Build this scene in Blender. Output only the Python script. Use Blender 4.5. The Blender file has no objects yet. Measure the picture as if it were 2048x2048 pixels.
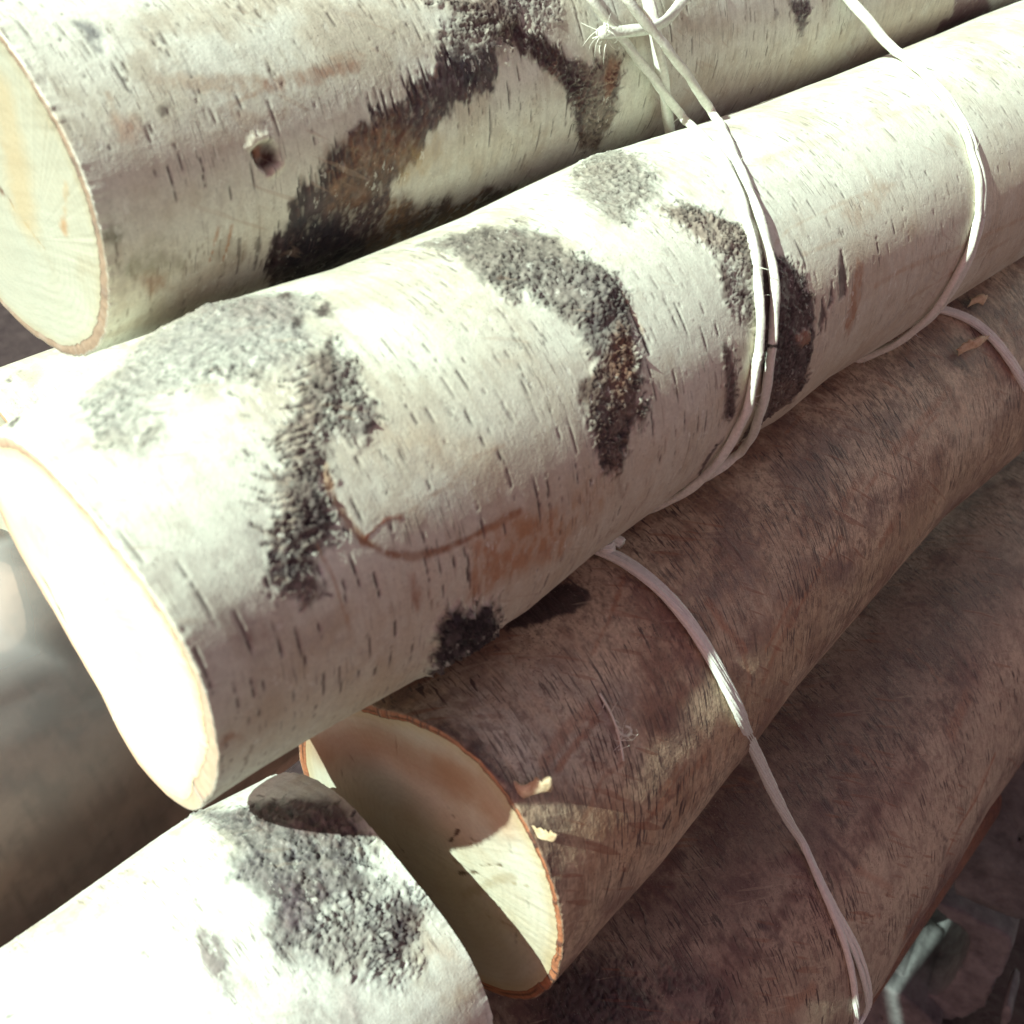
import bpy, bmesh, math, json
import numpy as np
from mathutils import Matrix, Vector

# ------------------------------------------------------------------ camera, light, exposure
sc = bpy.context.scene
COL = sc.collection
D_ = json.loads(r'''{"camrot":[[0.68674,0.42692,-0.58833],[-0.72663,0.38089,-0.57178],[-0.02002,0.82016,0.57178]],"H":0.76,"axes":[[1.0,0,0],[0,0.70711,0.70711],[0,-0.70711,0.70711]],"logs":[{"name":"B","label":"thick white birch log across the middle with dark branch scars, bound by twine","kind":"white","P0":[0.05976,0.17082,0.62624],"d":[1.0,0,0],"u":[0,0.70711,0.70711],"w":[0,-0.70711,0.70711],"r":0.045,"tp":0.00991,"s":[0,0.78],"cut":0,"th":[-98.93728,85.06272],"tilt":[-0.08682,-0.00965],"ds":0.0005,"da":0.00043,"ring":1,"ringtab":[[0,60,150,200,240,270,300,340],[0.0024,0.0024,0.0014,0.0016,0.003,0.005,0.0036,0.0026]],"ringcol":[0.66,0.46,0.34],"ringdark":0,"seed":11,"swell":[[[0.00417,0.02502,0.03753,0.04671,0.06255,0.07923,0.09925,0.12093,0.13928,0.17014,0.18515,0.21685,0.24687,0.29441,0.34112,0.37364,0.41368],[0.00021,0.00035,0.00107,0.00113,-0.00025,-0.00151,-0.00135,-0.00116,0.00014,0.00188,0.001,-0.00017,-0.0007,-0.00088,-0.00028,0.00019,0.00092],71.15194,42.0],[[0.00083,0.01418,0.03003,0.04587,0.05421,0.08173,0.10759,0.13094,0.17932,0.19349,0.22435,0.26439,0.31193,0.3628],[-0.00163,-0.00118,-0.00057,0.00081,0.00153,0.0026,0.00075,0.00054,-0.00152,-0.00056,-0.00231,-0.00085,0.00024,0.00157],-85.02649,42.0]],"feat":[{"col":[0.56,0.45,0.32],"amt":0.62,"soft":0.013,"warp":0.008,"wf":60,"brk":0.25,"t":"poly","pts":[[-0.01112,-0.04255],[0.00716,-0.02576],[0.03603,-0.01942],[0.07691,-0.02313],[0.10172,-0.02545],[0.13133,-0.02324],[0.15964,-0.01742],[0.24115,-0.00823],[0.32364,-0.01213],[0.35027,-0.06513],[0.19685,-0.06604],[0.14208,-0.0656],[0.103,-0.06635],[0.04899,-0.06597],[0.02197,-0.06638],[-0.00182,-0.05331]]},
{"col":[0.62,0.6,0.54],"amt":0.45,"soft":0.01,"warp":0.012,"wf":70,"brk":0.5,"t":"poly","pts":[[0.09873,0.01044],[0.16633,0.01419],[0.20316,0.01043],[0.34052,0.0037],[0.32108,-0.01688],[0.17874,-0.01821],[0.1122,-0.02096],[0.07759,-0.02107],[0.03971,-0.01168],[0.01305,-0.0188],[0.00336,-0.0039],[0.02676,0.00517],[0.05612,0.00196]]},
{"col":[0.7,0.72,0.66],"amt":0.4,"soft":0.008,"warp":0.006,"wf":90,"t":"poly","pts":[[0.01876,0.01543],[0.0261,0.009],[0.01095,-0.00286],[0.00126,-0.00761],[0.00193,0.00176]]},
{"col":[0.6,0.46,0.3],"amt":0.55,"soft":0.006,"warp":0.006,"wf":120,"t":"poly","pts":[[0.05022,0.00106],[0.06311,-0.00572],[0.07353,-0.01583],[0.06782,-0.0225],[0.05389,-0.00953],[0.04418,-0.0041]]},
{"col":[0.42,0.36,0.31],"amt":0.45,"soft":0.005,"warp":0.006,"wf":120,"brk":0.6,"t":"poly","pts":[[0.05761,-0.00785],[0.08105,-0.01323],[0.07831,-0.02376],[0.06169,-0.0231],[0.05329,-0.01582]]},
{"col":[0.4,0.35,0.31],"amt":0.5,"soft":0.004,"warp":0.006,"wf":140,"brk":0.6,"t":"poly","pts":[[-0.00036,-0.00207],[0.0057,-0.00326],[0.01006,-0.0138],[0.01506,-0.02052],[0.01653,-0.02398],[0.00957,-0.02206],[0.00341,-0.02306],[0.00253,-0.01461],[0.00027,-0.00766]]},
{"col":[0.3,0.18,0.14],"amt":0.75,"soft":0.0012,"warp":0.001,"brk":0.7,"t":"poly","pts":[[0.00895,-0.01966],[0.01293,-0.02037],[0.01588,-0.02124],[0.01484,-0.02248],[0.0099,-0.02122]]},
{"col":[0.4,0.22,0.13],"amt":0.7,"soft":0.001,"warp":0.001,"brk":0.6,"t":"poly","pts":[[0.00052,-0.0345],[0.00337,-0.03635],[0.00402,-0.03919],[0.00094,-0.03802]]},
{"mode":"crackle","soft":0.003,"warp":0.004,"cs":[520,360],"cw":0.16,"lump":[0.36,0.35,0.32],"cv":0.6,"crk":[0.08,0.07,0.07],"fill":0.88,"h":0.0005,"hd":0.0006,"open":0.4,"ck":0.85,"seed":3,"t":"poly","pts":[[0.01102,0.0355],[0.0346,0.05572],[0.04965,0.05561],[0.05855,0.03966],[0.05873,0.03303],[0.0516,0.02808],[0.05227,0.02334],[0.04714,0.01847],[0.04037,0.01756],[0.03146,0.01961],[0.02545,0.02518],[0.01858,0.02288],[0.01193,0.01668],[0.00728,0.02093],[0.00809,0.02781]]},
{"mode":"flat","col":[0.26,0.25,0.24],"amt":0.62,"soft":0.004,"warp":0.004,"brk":0.6,"t":"poly","pts":[[0.03311,0.04837],[0.04436,0.04707],[0.0542,0.02977],[0.05008,0.02377],[0.03885,0.02979],[0.02958,0.03296]]},
{"mode":"flat","col":[0.34,0.33,0.31],"amt":0.5,"soft":0.005,"warp":0.006,"wf":160,"brk":0.75,"seed":44,"t":"poly","pts":[[0.01102,0.0355],[0.0346,0.05572],[0.04965,0.05561],[0.05855,0.03966],[0.05499,0.02673],[0.04714,0.01847],[0.04037,0.01756],[0.03227,0.02072],[0.02632,0.02646],[0.01864,0.02454],[0.01221,0.01787],[0.00795,0.02199],[0.00809,0.02781]]},
{"mode":"fur","col":[0.22,0.2,0.19],"k2":0.1,"amt":0.5,"soft":0.004,"warp":0.004,"seed":45,"t":"poly","pts":[[0.04363,0.05543],[0.05447,0.04802],[0.05764,0.03414],[0.04926,0.0275],[0.04392,0.03694]]},
{"mode":"crackle","soft":0.0006,"warp":0.0015,"cs":[900,700],"lump":[0.16,0.13,0.12],"crk":[0.04,0.03,0.03],"fill":0.95,"seed":5,"t":"poly","pts":[[0.05702,0.04141],[0.05867,0.04122],[0.05765,0.03821],[0.0555,0.03693],[0.05466,0.03756]]},
{"mode":"crackle","soft":0.0006,"warp":0.0015,"cs":[900,700],"lump":[0.16,0.13,0.12],"crk":[0.04,0.03,0.03],"fill":0.95,"seed":5,"t":"poly","pts":[[0.05807,0.03088],[0.06058,0.03065],[0.06012,0.02789],[0.05736,0.0267],[0.05591,0.02736]]},
{"mode":"crackle","soft":0.0006,"warp":0.0015,"cs":[900,700],"lump":[0.16,0.13,0.12],"crk":[0.04,0.03,0.03],"fill":0.95,"seed":5,"t":"poly","pts":[[0.05162,0.02944],[0.05351,0.02927],[0.05324,0.02723],[0.05119,0.02634],[0.05009,0.02684]]},
{"mode":"crackle","soft":0.0006,"warp":0.0015,"cs":[900,700],"lump":[0.16,0.13,0.12],"crk":[0.04,0.03,0.03],"fill":0.95,"seed":5,"t":"poly","pts":[[0.00439,0.05563],[0.00596,0.05564],[0.00512,0.05126],[0.00263,0.04742],[0.00206,0.04895]]},
{"mode":"crackle","soft":0.0012,"warp":0.0035,"wf":420,"cs":[360,560],"cw":0.24,"lump":[0.22,0.175,0.15],"cv":1,"crk":[0.05,0.035,0.035],"fill":0.9,"h":0.0008,"hd":0.0008,"seed":7,"rise":0.0002,"t":"poly","pts":[[0.05365,0.02076],[0.04915,0.01813],[0.04451,0.01491],[0.04093,0.01293],[0.03684,0.00962],[0.03329,0.00636],[0.0312,0.00421],[0.02999,0.00099],[0.02697,-0.00125],[0.02465,-0.00372],[0.02135,-0.00735],[0.01984,-0.01004],[0.01758,-0.01403],[0.01819,-0.01711],[0.01999,-0.02053],[0.02332,-0.02054],[0.02385,-0.01657],[0.02528,-0.01519],[0.03031,-0.01312],[0.03199,-0.01146],[0.03226,-0.00805],[0.0317,-0.00529],[0.03584,-0.00287],[0.03769,0.00114],[0.0389,0.0029],[0.04426,0.00772],[0.04951,0.01234],[0.05278,0.01834]]},
{"mode":"crackle","soft":0.0008,"warp":0.002,"cs":[300,430],"cw":0.2,"lump":[0.48,0.46,0.41],"cv":0.6,"crk":[0.05,0.04,0.04],"fill":0.9,"h":0.0009,"hd":0.0009,"seed":9,"t":"poly","pts":[[0.05247,0.01795],[0.05285,0.01408],[0.05229,0.01005],[0.05113,0.00451],[0.04832,0.00093],[0.04515,-0.00113],[0.04277,0.00189],[0.03901,0.00246],[0.0418,0.00636],[0.04571,0.00963],[0.04905,0.01258]]},
{"mode":"crackle","soft":0.0008,"warp":0.002,"cs":[600,700],"lump":[0.22,0.19,0.18],"crk":[0.05,0.04,0.04],"fill":0.7,"seed":10,"t":"poly","pts":[[0.04684,0.00401],[0.0508,0.00466],[0.04827,0.00056],[0.04499,-0.00106],[0.043,0.001]]},
{"mode":"crackle","soft":0.0008,"warp":0.0025,"cs":[600,800],"lump":[0.1,0.07,0.07],"crk":[0.03,0.02,0.02],"fill":0.9,"seed":12,"t":"poly","pts":[[0.04813,0.01304],[0.04852,0.0119],[0.04442,0.00764],[0.04135,0.00575],[0.04043,0.00619],[0.04402,0.01046]]},
{"mode":"crackle","soft":0.0008,"warp":0.003,"wf":400,"cs":[480,560],"cw":0.35,"lump":[0.13,0.1,0.1],"crk":[0.025,0.018,0.02],"fill":0.92,"seed":14,"h":0.001,"hd":0.0008,"t":"poly","pts":[[0.03158,-0.00198],[0.0333,-0.00242],[0.03137,-0.00549],[0.03227,-0.01019],[0.03078,-0.013],[0.0268,-0.01141],[0.02357,-0.01017],[0.02073,-0.00843],[0.02209,-0.00737],[0.02633,-0.00734],[0.02949,-0.00532]]},
{"mode":"crackle","soft":0.0012,"warp":0.003,"wf":400,"cs":[560,620],"cw":0.4,"lump":[0.26,0.23,0.21],"crk":[0.04,0.03,0.035],"fill":0.9,"seed":15,"t":"poly","pts":[[0.0194,-0.01085],[0.02241,-0.01236],[0.02461,-0.01416],[0.02327,-0.01697],[0.02082,-0.01991],[0.01893,-0.01715],[0.01772,-0.01411]]},
{"mode":"flat","col":[0.38,0.36,0.34],"amt":0.5,"soft":0.004,"warp":0.004,"brk":0.5,"t":"poly","pts":[[0.02034,-0.00338],[0.02135,-0.00735],[0.01772,-0.01411],[0.01693,-0.01199],[0.0171,-0.00697]]},
{"col":[0.07,0.05,0.05],"amt":0.9,"w0":1.5,"w1":0.3,"warp":0.0002,"h":-0.0004,"brk":0.2,"seed":14,"t":"stroke","pts":[[0.04708,0.01659],[0.04518,0.01684],[0.04386,0.0173]],"w":0.00023},
{"col":[0.55,0.47,0.38],"amt":0.5,"w0":1.3,"w1":0.3,"warp":0.0002,"h":0.0003,"brk":0.2,"t":"stroke","pts":[[0.04686,0.01598],[0.04496,0.01623],[0.04364,0.01669]],"w":0.00028},
{"col":[0.07,0.05,0.05],"amt":0.9,"w0":1.5,"w1":0.3,"warp":0.0002,"h":-0.0004,"brk":0.2,"seed":62,"t":"stroke","pts":[[0.04451,0.01491],[0.04106,0.01526],[0.03904,0.01635]],"w":0.00031},
{"col":[0.55,0.47,0.38],"amt":0.5,"w0":1.3,"w1":0.3,"warp":0.0002,"h":0.0003,"brk":0.2,"t":"stroke","pts":[[0.04431,0.01432],[0.04086,0.01467],[0.03884,0.01576]],"w":0.00027},
{"col":[0.07,0.05,0.05],"amt":0.9,"w0":1.5,"w1":0.3,"warp":0.0002,"h":-0.0004,"brk":0.2,"seed":9,"t":"stroke","pts":[[0.04246,0.01331],[0.03972,0.01403],[0.03763,0.01661]],"w":0.00021},
{"col":[0.55,0.47,0.38],"amt":0.5,"w0":1.3,"w1":0.3,"warp":0.0002,"h":0.0003,"brk":0.2,"t":"stroke","pts":[[0.04227,0.01275],[0.03953,0.01346],[0.03743,0.01603]],"w":0.00027},
{"col":[0.07,0.05,0.05],"amt":0.9,"w0":1.5,"w1":0.3,"warp":0.0002,"h":-0.0004,"brk":0.2,"seed":71,"t":"stroke","pts":[[0.04181,0.01247],[0.03816,0.0125]],"w":0.00018},
{"col":[0.55,0.47,0.38],"amt":0.5,"w0":1.3,"w1":0.3,"warp":0.0002,"h":0.0003,"brk":0.2,"t":"stroke","pts":[[0.04164,0.01192],[0.03799,0.01195]],"w":0.00027},
{"col":[0.07,0.05,0.05],"amt":0.9,"w0":1.5,"w1":0.3,"warp":0.0002,"h":-0.0004,"brk":0.2,"seed":98,"t":"stroke","pts":[[0.04075,0.00942],[0.03642,0.01069],[0.03469,0.01158]],"w":0.00034},
{"col":[0.55,0.47,0.38],"amt":0.5,"w0":1.3,"w1":0.3,"warp":0.0002,"h":0.0003,"brk":0.2,"t":"stroke","pts":[[0.0406,0.00888],[0.03627,0.01016],[0.03453,0.01104]],"w":0.00027},
{"col":[0.07,0.05,0.05],"amt":0.9,"w0":1.5,"w1":0.3,"warp":0.0002,"h":-0.0004,"brk":0.2,"seed":67,"t":"stroke","pts":[[0.04042,0.00786],[0.03518,0.0079],[0.03285,0.00905]],"w":0.00019},
{"col":[0.55,0.47,0.38],"amt":0.5,"w0":1.3,"w1":0.3,"warp":0.0002,"h":0.0003,"brk":0.2,"t":"stroke","pts":[[0.04028,0.00734],[0.03505,0.00738],[0.03271,0.00853]],"w":0.00026},
{"col":[0.07,0.05,0.05],"amt":0.9,"w0":1.5,"w1":0.3,"warp":0.0002,"h":-0.0004,"brk":0.2,"seed":36,"t":"stroke","pts":[[0.03778,0.00705],[0.03372,0.00697],[0.03176,0.00752]],"w":0.00027},
{"col":[0.55,0.47,0.38],"amt":0.5,"w0":1.3,"w1":0.3,"warp":0.0002,"h":0.0003,"brk":0.2,"t":"stroke","pts":[[0.03765,0.00653],[0.0336,0.00646],[0.03163,0.00701]],"w":0.00026},
{"col":[0.07,0.05,0.05],"amt":0.9,"w0":1.5,"w1":0.3,"warp":0.0002,"h":-0.0004,"brk":0.2,"seed":14,"t":"stroke","pts":[[0.03699,0.00539],[0.03329,0.00636],[0.0307,0.00602],[0.02911,0.00761]],"w":0.00031},
{"col":[0.55,0.47,0.38],"amt":0.5,"w0":1.3,"w1":0.3,"warp":0.0002,"h":0.0003,"brk":0.2,"t":"stroke","pts":[[0.03688,0.00488],[0.03317,0.00586],[0.03059,0.00553],[0.02899,0.00711]],"w":0.00026},
{"col":[0.07,0.05,0.05],"amt":0.9,"w0":1.5,"w1":0.3,"warp":0.0002,"h":-0.0004,"brk":0.2,"seed":4,"t":"stroke","pts":[[0.03533,0.00302],[0.03193,0.00386],[0.02997,0.00442]],"w":0.00022},
{"col":[0.55,0.47,0.38],"amt":0.5,"w0":1.3,"w1":0.3,"warp":0.0002,"h":0.0003,"brk":0.2,"t":"stroke","pts":[[0.03523,0.00253],[0.03183,0.00337],[0.02987,0.00393]],"w":0.00026},
{"col":[0.07,0.05,0.05],"amt":0.9,"w0":1.5,"w1":0.3,"warp":0.0002,"h":-0.0004,"brk":0.2,"seed":34,"t":"stroke","pts":[[0.03585,0.00434],[0.03284,0.0046],[0.02922,0.00556]],"w":0.00032},
{"col":[0.55,0.47,0.38],"amt":0.5,"w0":1.3,"w1":0.3,"warp":0.0002,"h":0.0003,"brk":0.2,"t":"stroke","pts":[[0.03574,0.00384],[0.03273,0.0041],[0.02911,0.00507]],"w":0.00026},
{"col":[0.07,0.05,0.05],"amt":0.9,"w0":1.5,"w1":0.3,"warp":0.0002,"h":-0.0004,"brk":0.2,"seed":25,"t":"stroke","pts":[[0.03323,0.00171],[0.03026,0.00255],[0.0285,0.00283]],"w":0.00031},
{"col":[0.55,0.47,0.38],"amt":0.5,"w0":1.3,"w1":0.3,"warp":0.0002,"h":0.0003,"brk":0.2,"t":"stroke","pts":[[0.03314,0.00122],[0.03016,0.00207],[0.02841,0.00234]],"w":0.00026},
{"col":[0.07,0.05,0.05],"amt":0.9,"w0":1.5,"w1":0.3,"warp":0.0002,"h":-0.0004,"brk":0.2,"seed":38,"t":"stroke","pts":[[0.03148,0.00028],[0.02755,0.00141]],"w":0.0002},
{"col":[0.55,0.47,0.38],"amt":0.5,"w0":1.3,"w1":0.3,"warp":0.0002,"h":0.0003,"brk":0.2,"t":"stroke","pts":[[0.0314,-0.0002],[0.02747,0.00093]],"w":0.00026},
{"col":[0.07,0.05,0.05],"amt":0.9,"w0":1.5,"w1":0.3,"warp":0.0002,"h":-0.0004,"brk":0.2,"seed":94,"t":"stroke","pts":[[0.02977,-0.00112],[0.02731,-0.00013],[0.02659,0.00452]],"w":0.00028},
{"col":[0.55,0.47,0.38],"amt":0.5,"w0":1.3,"w1":0.3,"warp":0.0002,"h":0.0003,"brk":0.2,"t":"stroke","pts":[[0.0297,-0.0016],[0.02723,-0.00061],[0.02649,0.00403]],"w":0.00026},
{"col":[0.07,0.05,0.05],"amt":0.9,"w0":1.5,"w1":0.3,"warp":0.0002,"h":-0.0004,"brk":0.2,"seed":48,"t":"stroke","pts":[[0.02804,-0.00139],[0.02536,0.00098],[0.02411,0.00252]],"w":0.00033},
{"col":[0.55,0.47,0.38],"amt":0.5,"w0":1.3,"w1":0.3,"warp":0.0002,"h":0.0003,"brk":0.2,"t":"stroke","pts":[[0.02797,-0.00187],[0.02528,0.00051],[0.02402,0.00204]],"w":0.00026},
{"col":[0.07,0.05,0.05],"amt":0.9,"w0":1.5,"w1":0.3,"warp":0.0002,"h":-0.0004,"brk":0.2,"seed":78,"t":"stroke","pts":[[0.02698,-0.00305],[0.02364,-0.00109],[0.02207,0.00112]],"w":0.00018},
{"col":[0.55,0.47,0.38],"amt":0.5,"w0":1.3,"w1":0.3,"warp":0.0002,"h":0.0003,"brk":0.2,"t":"stroke","pts":[[0.02692,-0.00352],[0.02357,-0.00156],[0.02199,0.00065]],"w":0.00025},
{"col":[0.07,0.05,0.05],"amt":0.9,"w0":1.5,"w1":0.3,"warp":0.0002,"h":-0.0004,"brk":0.2,"seed":50,"t":"stroke","pts":[[0.02707,-0.00416],[0.02336,-0.00274],[0.02186,-0.00094]],"w":0.00023},
{"col":[0.55,0.47,0.38],"amt":0.5,"w0":1.3,"w1":0.3,"warp":0.0002,"h":0.0003,"brk":0.2,"t":"stroke","pts":[[0.02701,-0.00464],[0.0233,-0.0032],[0.02179,-0.00141]],"w":0.00025},
{"col":[0.07,0.05,0.05],"amt":0.9,"w0":1.5,"w1":0.3,"warp":0.0002,"h":-0.0004,"brk":0.2,"seed":23,"t":"stroke","pts":[[0.02654,-0.00568],[0.02386,-0.00439],[0.02265,-0.00328]],"w":0.00026},
{"col":[0.55,0.47,0.38],"amt":0.5,"w0":1.3,"w1":0.3,"warp":0.0002,"h":0.0003,"brk":0.2,"t":"stroke","pts":[[0.02649,-0.00615],[0.0238,-0.00486],[0.02259,-0.00374]],"w":0.00026},
{"col":[0.07,0.05,0.05],"amt":0.9,"w0":1.5,"w1":0.3,"warp":0.0002,"h":-0.0004,"brk":0.2,"seed":36,"t":"stroke","pts":[[0.02527,-0.00717],[0.02288,-0.00602],[0.02174,-0.00477]],"w":0.00021},
{"col":[0.55,0.47,0.38],"amt":0.5,"w0":1.3,"w1":0.3,"warp":0.0002,"h":0.0003,"brk":0.2,"t":"stroke","pts":[[0.02523,-0.00764],[0.02283,-0.00648],[0.02169,-0.00523]],"w":0.00025},
{"col":[0.07,0.05,0.05],"amt":0.9,"w0":1.5,"w1":0.3,"warp":0.0002,"h":-0.0004,"brk":0.2,"seed":71,"t":"stroke","pts":[[0.02434,-0.00812],[0.02144,-0.00653]],"w":0.00018},
{"col":[0.55,0.47,0.38],"amt":0.5,"w0":1.3,"w1":0.3,"warp":0.0002,"h":0.0003,"brk":0.2,"t":"stroke","pts":[[0.0243,-0.00859],[0.0214,-0.007]],"w":0.00025},
{"col":[0.07,0.05,0.05],"amt":0.9,"w0":1.5,"w1":0.3,"warp":0.0002,"h":-0.0004,"brk":0.2,"seed":1,"t":"stroke","pts":[[0.02148,-0.00845],[0.01933,-0.00567],[0.01879,-0.00472]],"w":0.00031},
{"col":[0.55,0.47,0.38],"amt":0.5,"w0":1.3,"w1":0.3,"warp":0.0002,"h":0.0003,"brk":0.2,"t":"stroke","pts":[[0.02144,-0.00892],[0.01929,-0.00613],[0.01874,-0.00517]],"w":0.00025},
{"col":[0.07,0.05,0.05],"amt":0.9,"w0":1.5,"w1":0.3,"warp":0.0002,"h":-0.0004,"brk":0.2,"seed":74,"t":"stroke","pts":[[0.02088,-0.01022],[0.01999,-0.00909],[0.01837,-0.00863]],"w":0.00032},
{"col":[0.55,0.47,0.38],"amt":0.5,"w0":1.3,"w1":0.3,"warp":0.0002,"h":0.0003,"brk":0.2,"t":"stroke","pts":[[0.02085,-0.01069],[0.01995,-0.00955],[0.01834,-0.00909]],"w":0.00025},
{"col":[0.07,0.05,0.05],"amt":0.9,"w0":1.5,"w1":0.3,"warp":0.0002,"h":-0.0004,"brk":0.2,"seed":40,"t":"stroke","pts":[[0.01973,-0.01239],[0.01853,-0.01178],[0.01766,-0.01202]],"w":0.00029},
{"col":[0.55,0.47,0.38],"amt":0.5,"w0":1.3,"w1":0.3,"warp":0.0002,"h":0.0003,"brk":0.2,"t":"stroke","pts":[[0.01971,-0.01286],[0.01851,-0.01225],[0.01764,-0.01249]],"w":0.00025},
{"col":[0.07,0.05,0.05],"amt":0.9,"w0":1.5,"w1":0.3,"warp":0.0002,"h":-0.0004,"brk":0.2,"seed":66,"t":"stroke","pts":[[0.01893,-0.01473],[0.01771,-0.01376],[0.01699,-0.01407]],"w":0.00031},
{"col":[0.55,0.47,0.38],"amt":0.5,"w0":1.3,"w1":0.3,"warp":0.0002,"h":0.0003,"brk":0.2,"t":"stroke","pts":[[0.01892,-0.01521],[0.0177,-0.01423],[0.01698,-0.01455]],"w":0.00025},
{"col":[0.07,0.05,0.05],"amt":0.9,"w0":1.5,"w1":0.3,"warp":0.0002,"h":-0.0004,"brk":0.2,"seed":55,"t":"stroke","pts":[[0.02131,-0.01876],[0.01906,-0.01687],[0.01733,-0.01734]],"w":0.0002},
{"col":[0.55,0.47,0.38],"amt":0.5,"w0":1.3,"w1":0.3,"warp":0.0002,"h":0.0003,"brk":0.2,"t":"stroke","pts":[[0.02133,-0.01926],[0.01907,-0.01736],[0.01733,-0.01783]],"w":0.00025},
{"col":[0.07,0.05,0.05],"amt":0.9,"w0":1.5,"w1":0.3,"warp":0.0002,"h":-0.0004,"brk":0.2,"seed":56,"t":"stroke","pts":[[0.02181,-0.01761],[0.02335,-0.01949],[0.02341,-0.02131]],"w":0.00028},
{"col":[0.55,0.47,0.38],"amt":0.5,"w0":1.3,"w1":0.3,"warp":0.0002,"h":0.0003,"brk":0.2,"t":"stroke","pts":[[0.02182,-0.01811],[0.02338,-0.02],[0.02345,-0.02184]],"w":0.00026},
{"col":[0.07,0.05,0.05],"amt":0.9,"w0":1.5,"w1":0.3,"warp":0.0002,"h":-0.0004,"brk":0.2,"seed":30,"t":"stroke","pts":[[0.02043,-0.019],[0.02035,-0.02108],[0.01916,-0.02115]],"w":0.00025},
{"col":[0.55,0.47,0.38],"amt":0.5,"w0":1.3,"w1":0.3,"warp":0.0002,"h":0.0003,"brk":0.2,"t":"stroke","pts":[[0.02045,-0.0195],[0.02038,-0.0216],[0.01919,-0.02167]],"w":0.00026},
{"col":[0.12,0.1,0.1],"amt":0.6,"w1":0.3,"warp":0.0003,"brk":0.5,"seed":0,"t":"stroke","pts":[[0.02137,-0.00378],[0.0201,-0.00281],[0.01899,-0.00163]],"w":0.00013},
{"col":[0.12,0.1,0.1],"amt":0.6,"w1":0.3,"warp":0.0003,"brk":0.5,"seed":1,"t":"stroke","pts":[[0.03026,0.01251],[0.02911,0.01357],[0.02817,0.01491]],"w":0.00013},
{"col":[0.12,0.1,0.1],"amt":0.6,"w1":0.3,"warp":0.0003,"brk":0.5,"seed":2,"t":"stroke","pts":[[0.03016,0.00572],[0.02893,0.00672],[0.02789,0.00797]],"w":0.00013},
{"col":[0.12,0.1,0.1],"amt":0.6,"w1":0.3,"warp":0.0003,"brk":0.5,"seed":3,"t":"stroke","pts":[[0.02698,0.00214],[0.02573,0.00312],[0.02465,0.00433]],"w":0.00013},
{"col":[0.12,0.1,0.1],"amt":0.6,"w1":0.3,"warp":0.0003,"brk":0.5,"seed":4,"t":"stroke","pts":[[0.01954,-0.00736],[0.01825,-0.00638],[0.01711,-0.0052]],"w":0.00013},
{"col":[0.12,0.1,0.1],"amt":0.6,"w1":0.3,"warp":0.0003,"brk":0.5,"seed":5,"t":"stroke","pts":[[0.02572,0.0043],[0.0245,0.00528],[0.02346,0.00649]],"w":0.00013},
{"col":[0.12,0.1,0.1],"amt":0.6,"w1":0.3,"warp":0.0003,"brk":0.5,"seed":6,"t":"stroke","pts":[[0.02291,-0.0000441],[0.02167,0.00092],[0.02059,0.00211]],"w":0.00013},
{"col":[0.12,0.1,0.1],"amt":0.6,"w1":0.3,"warp":0.0003,"brk":0.5,"seed":7,"t":"stroke","pts":[[0.02699,0.00521],[0.02577,0.0062],[0.02474,0.00742]],"w":0.00013},
{"col":[0.12,0.1,0.1],"amt":0.6,"w1":0.3,"warp":0.0003,"brk":0.5,"seed":8,"t":"stroke","pts":[[0.03033,0.00454],[0.02908,0.00554],[0.02802,0.00677]],"w":0.00013},
{"col":[0.12,0.1,0.1],"amt":0.6,"w1":0.3,"warp":0.0003,"brk":0.5,"seed":9,"t":"stroke","pts":[[0.02188,-0.00626],[0.02058,-0.00528],[0.01944,-0.0041]],"w":0.00013},
{"col":[0.12,0.1,0.1],"amt":0.6,"w1":0.3,"warp":0.0003,"brk":0.5,"seed":10,"t":"stroke","pts":[[0.03035,0.01199],[0.02919,0.01304],[0.02824,0.01437]],"w":0.00013},
{"col":[0.12,0.1,0.1],"amt":0.6,"w1":0.3,"warp":0.0003,"brk":0.5,"seed":11,"t":"stroke","pts":[[0.02146,-0.00265],[0.02021,-0.00169],[0.01911,-0.00051]],"w":0.00013},
{"col":[0.12,0.1,0.1],"amt":0.6,"w1":0.3,"warp":0.0003,"brk":0.5,"seed":12,"t":"stroke","pts":[[0.03072,0.00665],[0.0295,0.00766],[0.02846,0.00891]],"w":0.00013},
{"col":[0.12,0.1,0.1],"amt":0.6,"w1":0.3,"warp":0.0003,"brk":0.5,"seed":13,"t":"stroke","pts":[[0.0299,0.00876],[0.02871,0.00978],[0.02771,0.01105]],"w":0.00013},
{"mode":"crackle","soft":0.0015,"warp":0.0035,"wf":300,"cs":[430,520],"cw":0.24,"lump":[0.31,0.28,0.245],"cv":0.7,"crk":[0.05,0.04,0.04],"fill":0.92,"h":0.0009,"hd":0.0008,"seed":17,"t":"poly","pts":[[0.09565,0.04151],[0.10714,0.03977],[0.11522,0.03234],[0.11699,0.02905],[0.11736,0.02445],[0.11732,0.01772],[0.121,0.00982],[0.12196,0.00403],[0.12025,-0.00234],[0.11164,-0.00048],[0.10649,0.00081],[0.10111,0.00361],[0.09973,0.00774],[0.09868,0.01369],[0.09428,0.01161],[0.09358,0.0219],[0.09505,0.03155]]},
{"mode":"flat","col":[0.28,0.26,0.24],"amt":0.5,"soft":0.004,"warp":0.003,"brk":0.4,"t":"poly","pts":[[0.1079,0.02043],[0.11339,0.01392],[0.11626,0.00777],[0.10779,0.00236],[0.10304,0.0086],[0.10097,0.01521]]},
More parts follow.
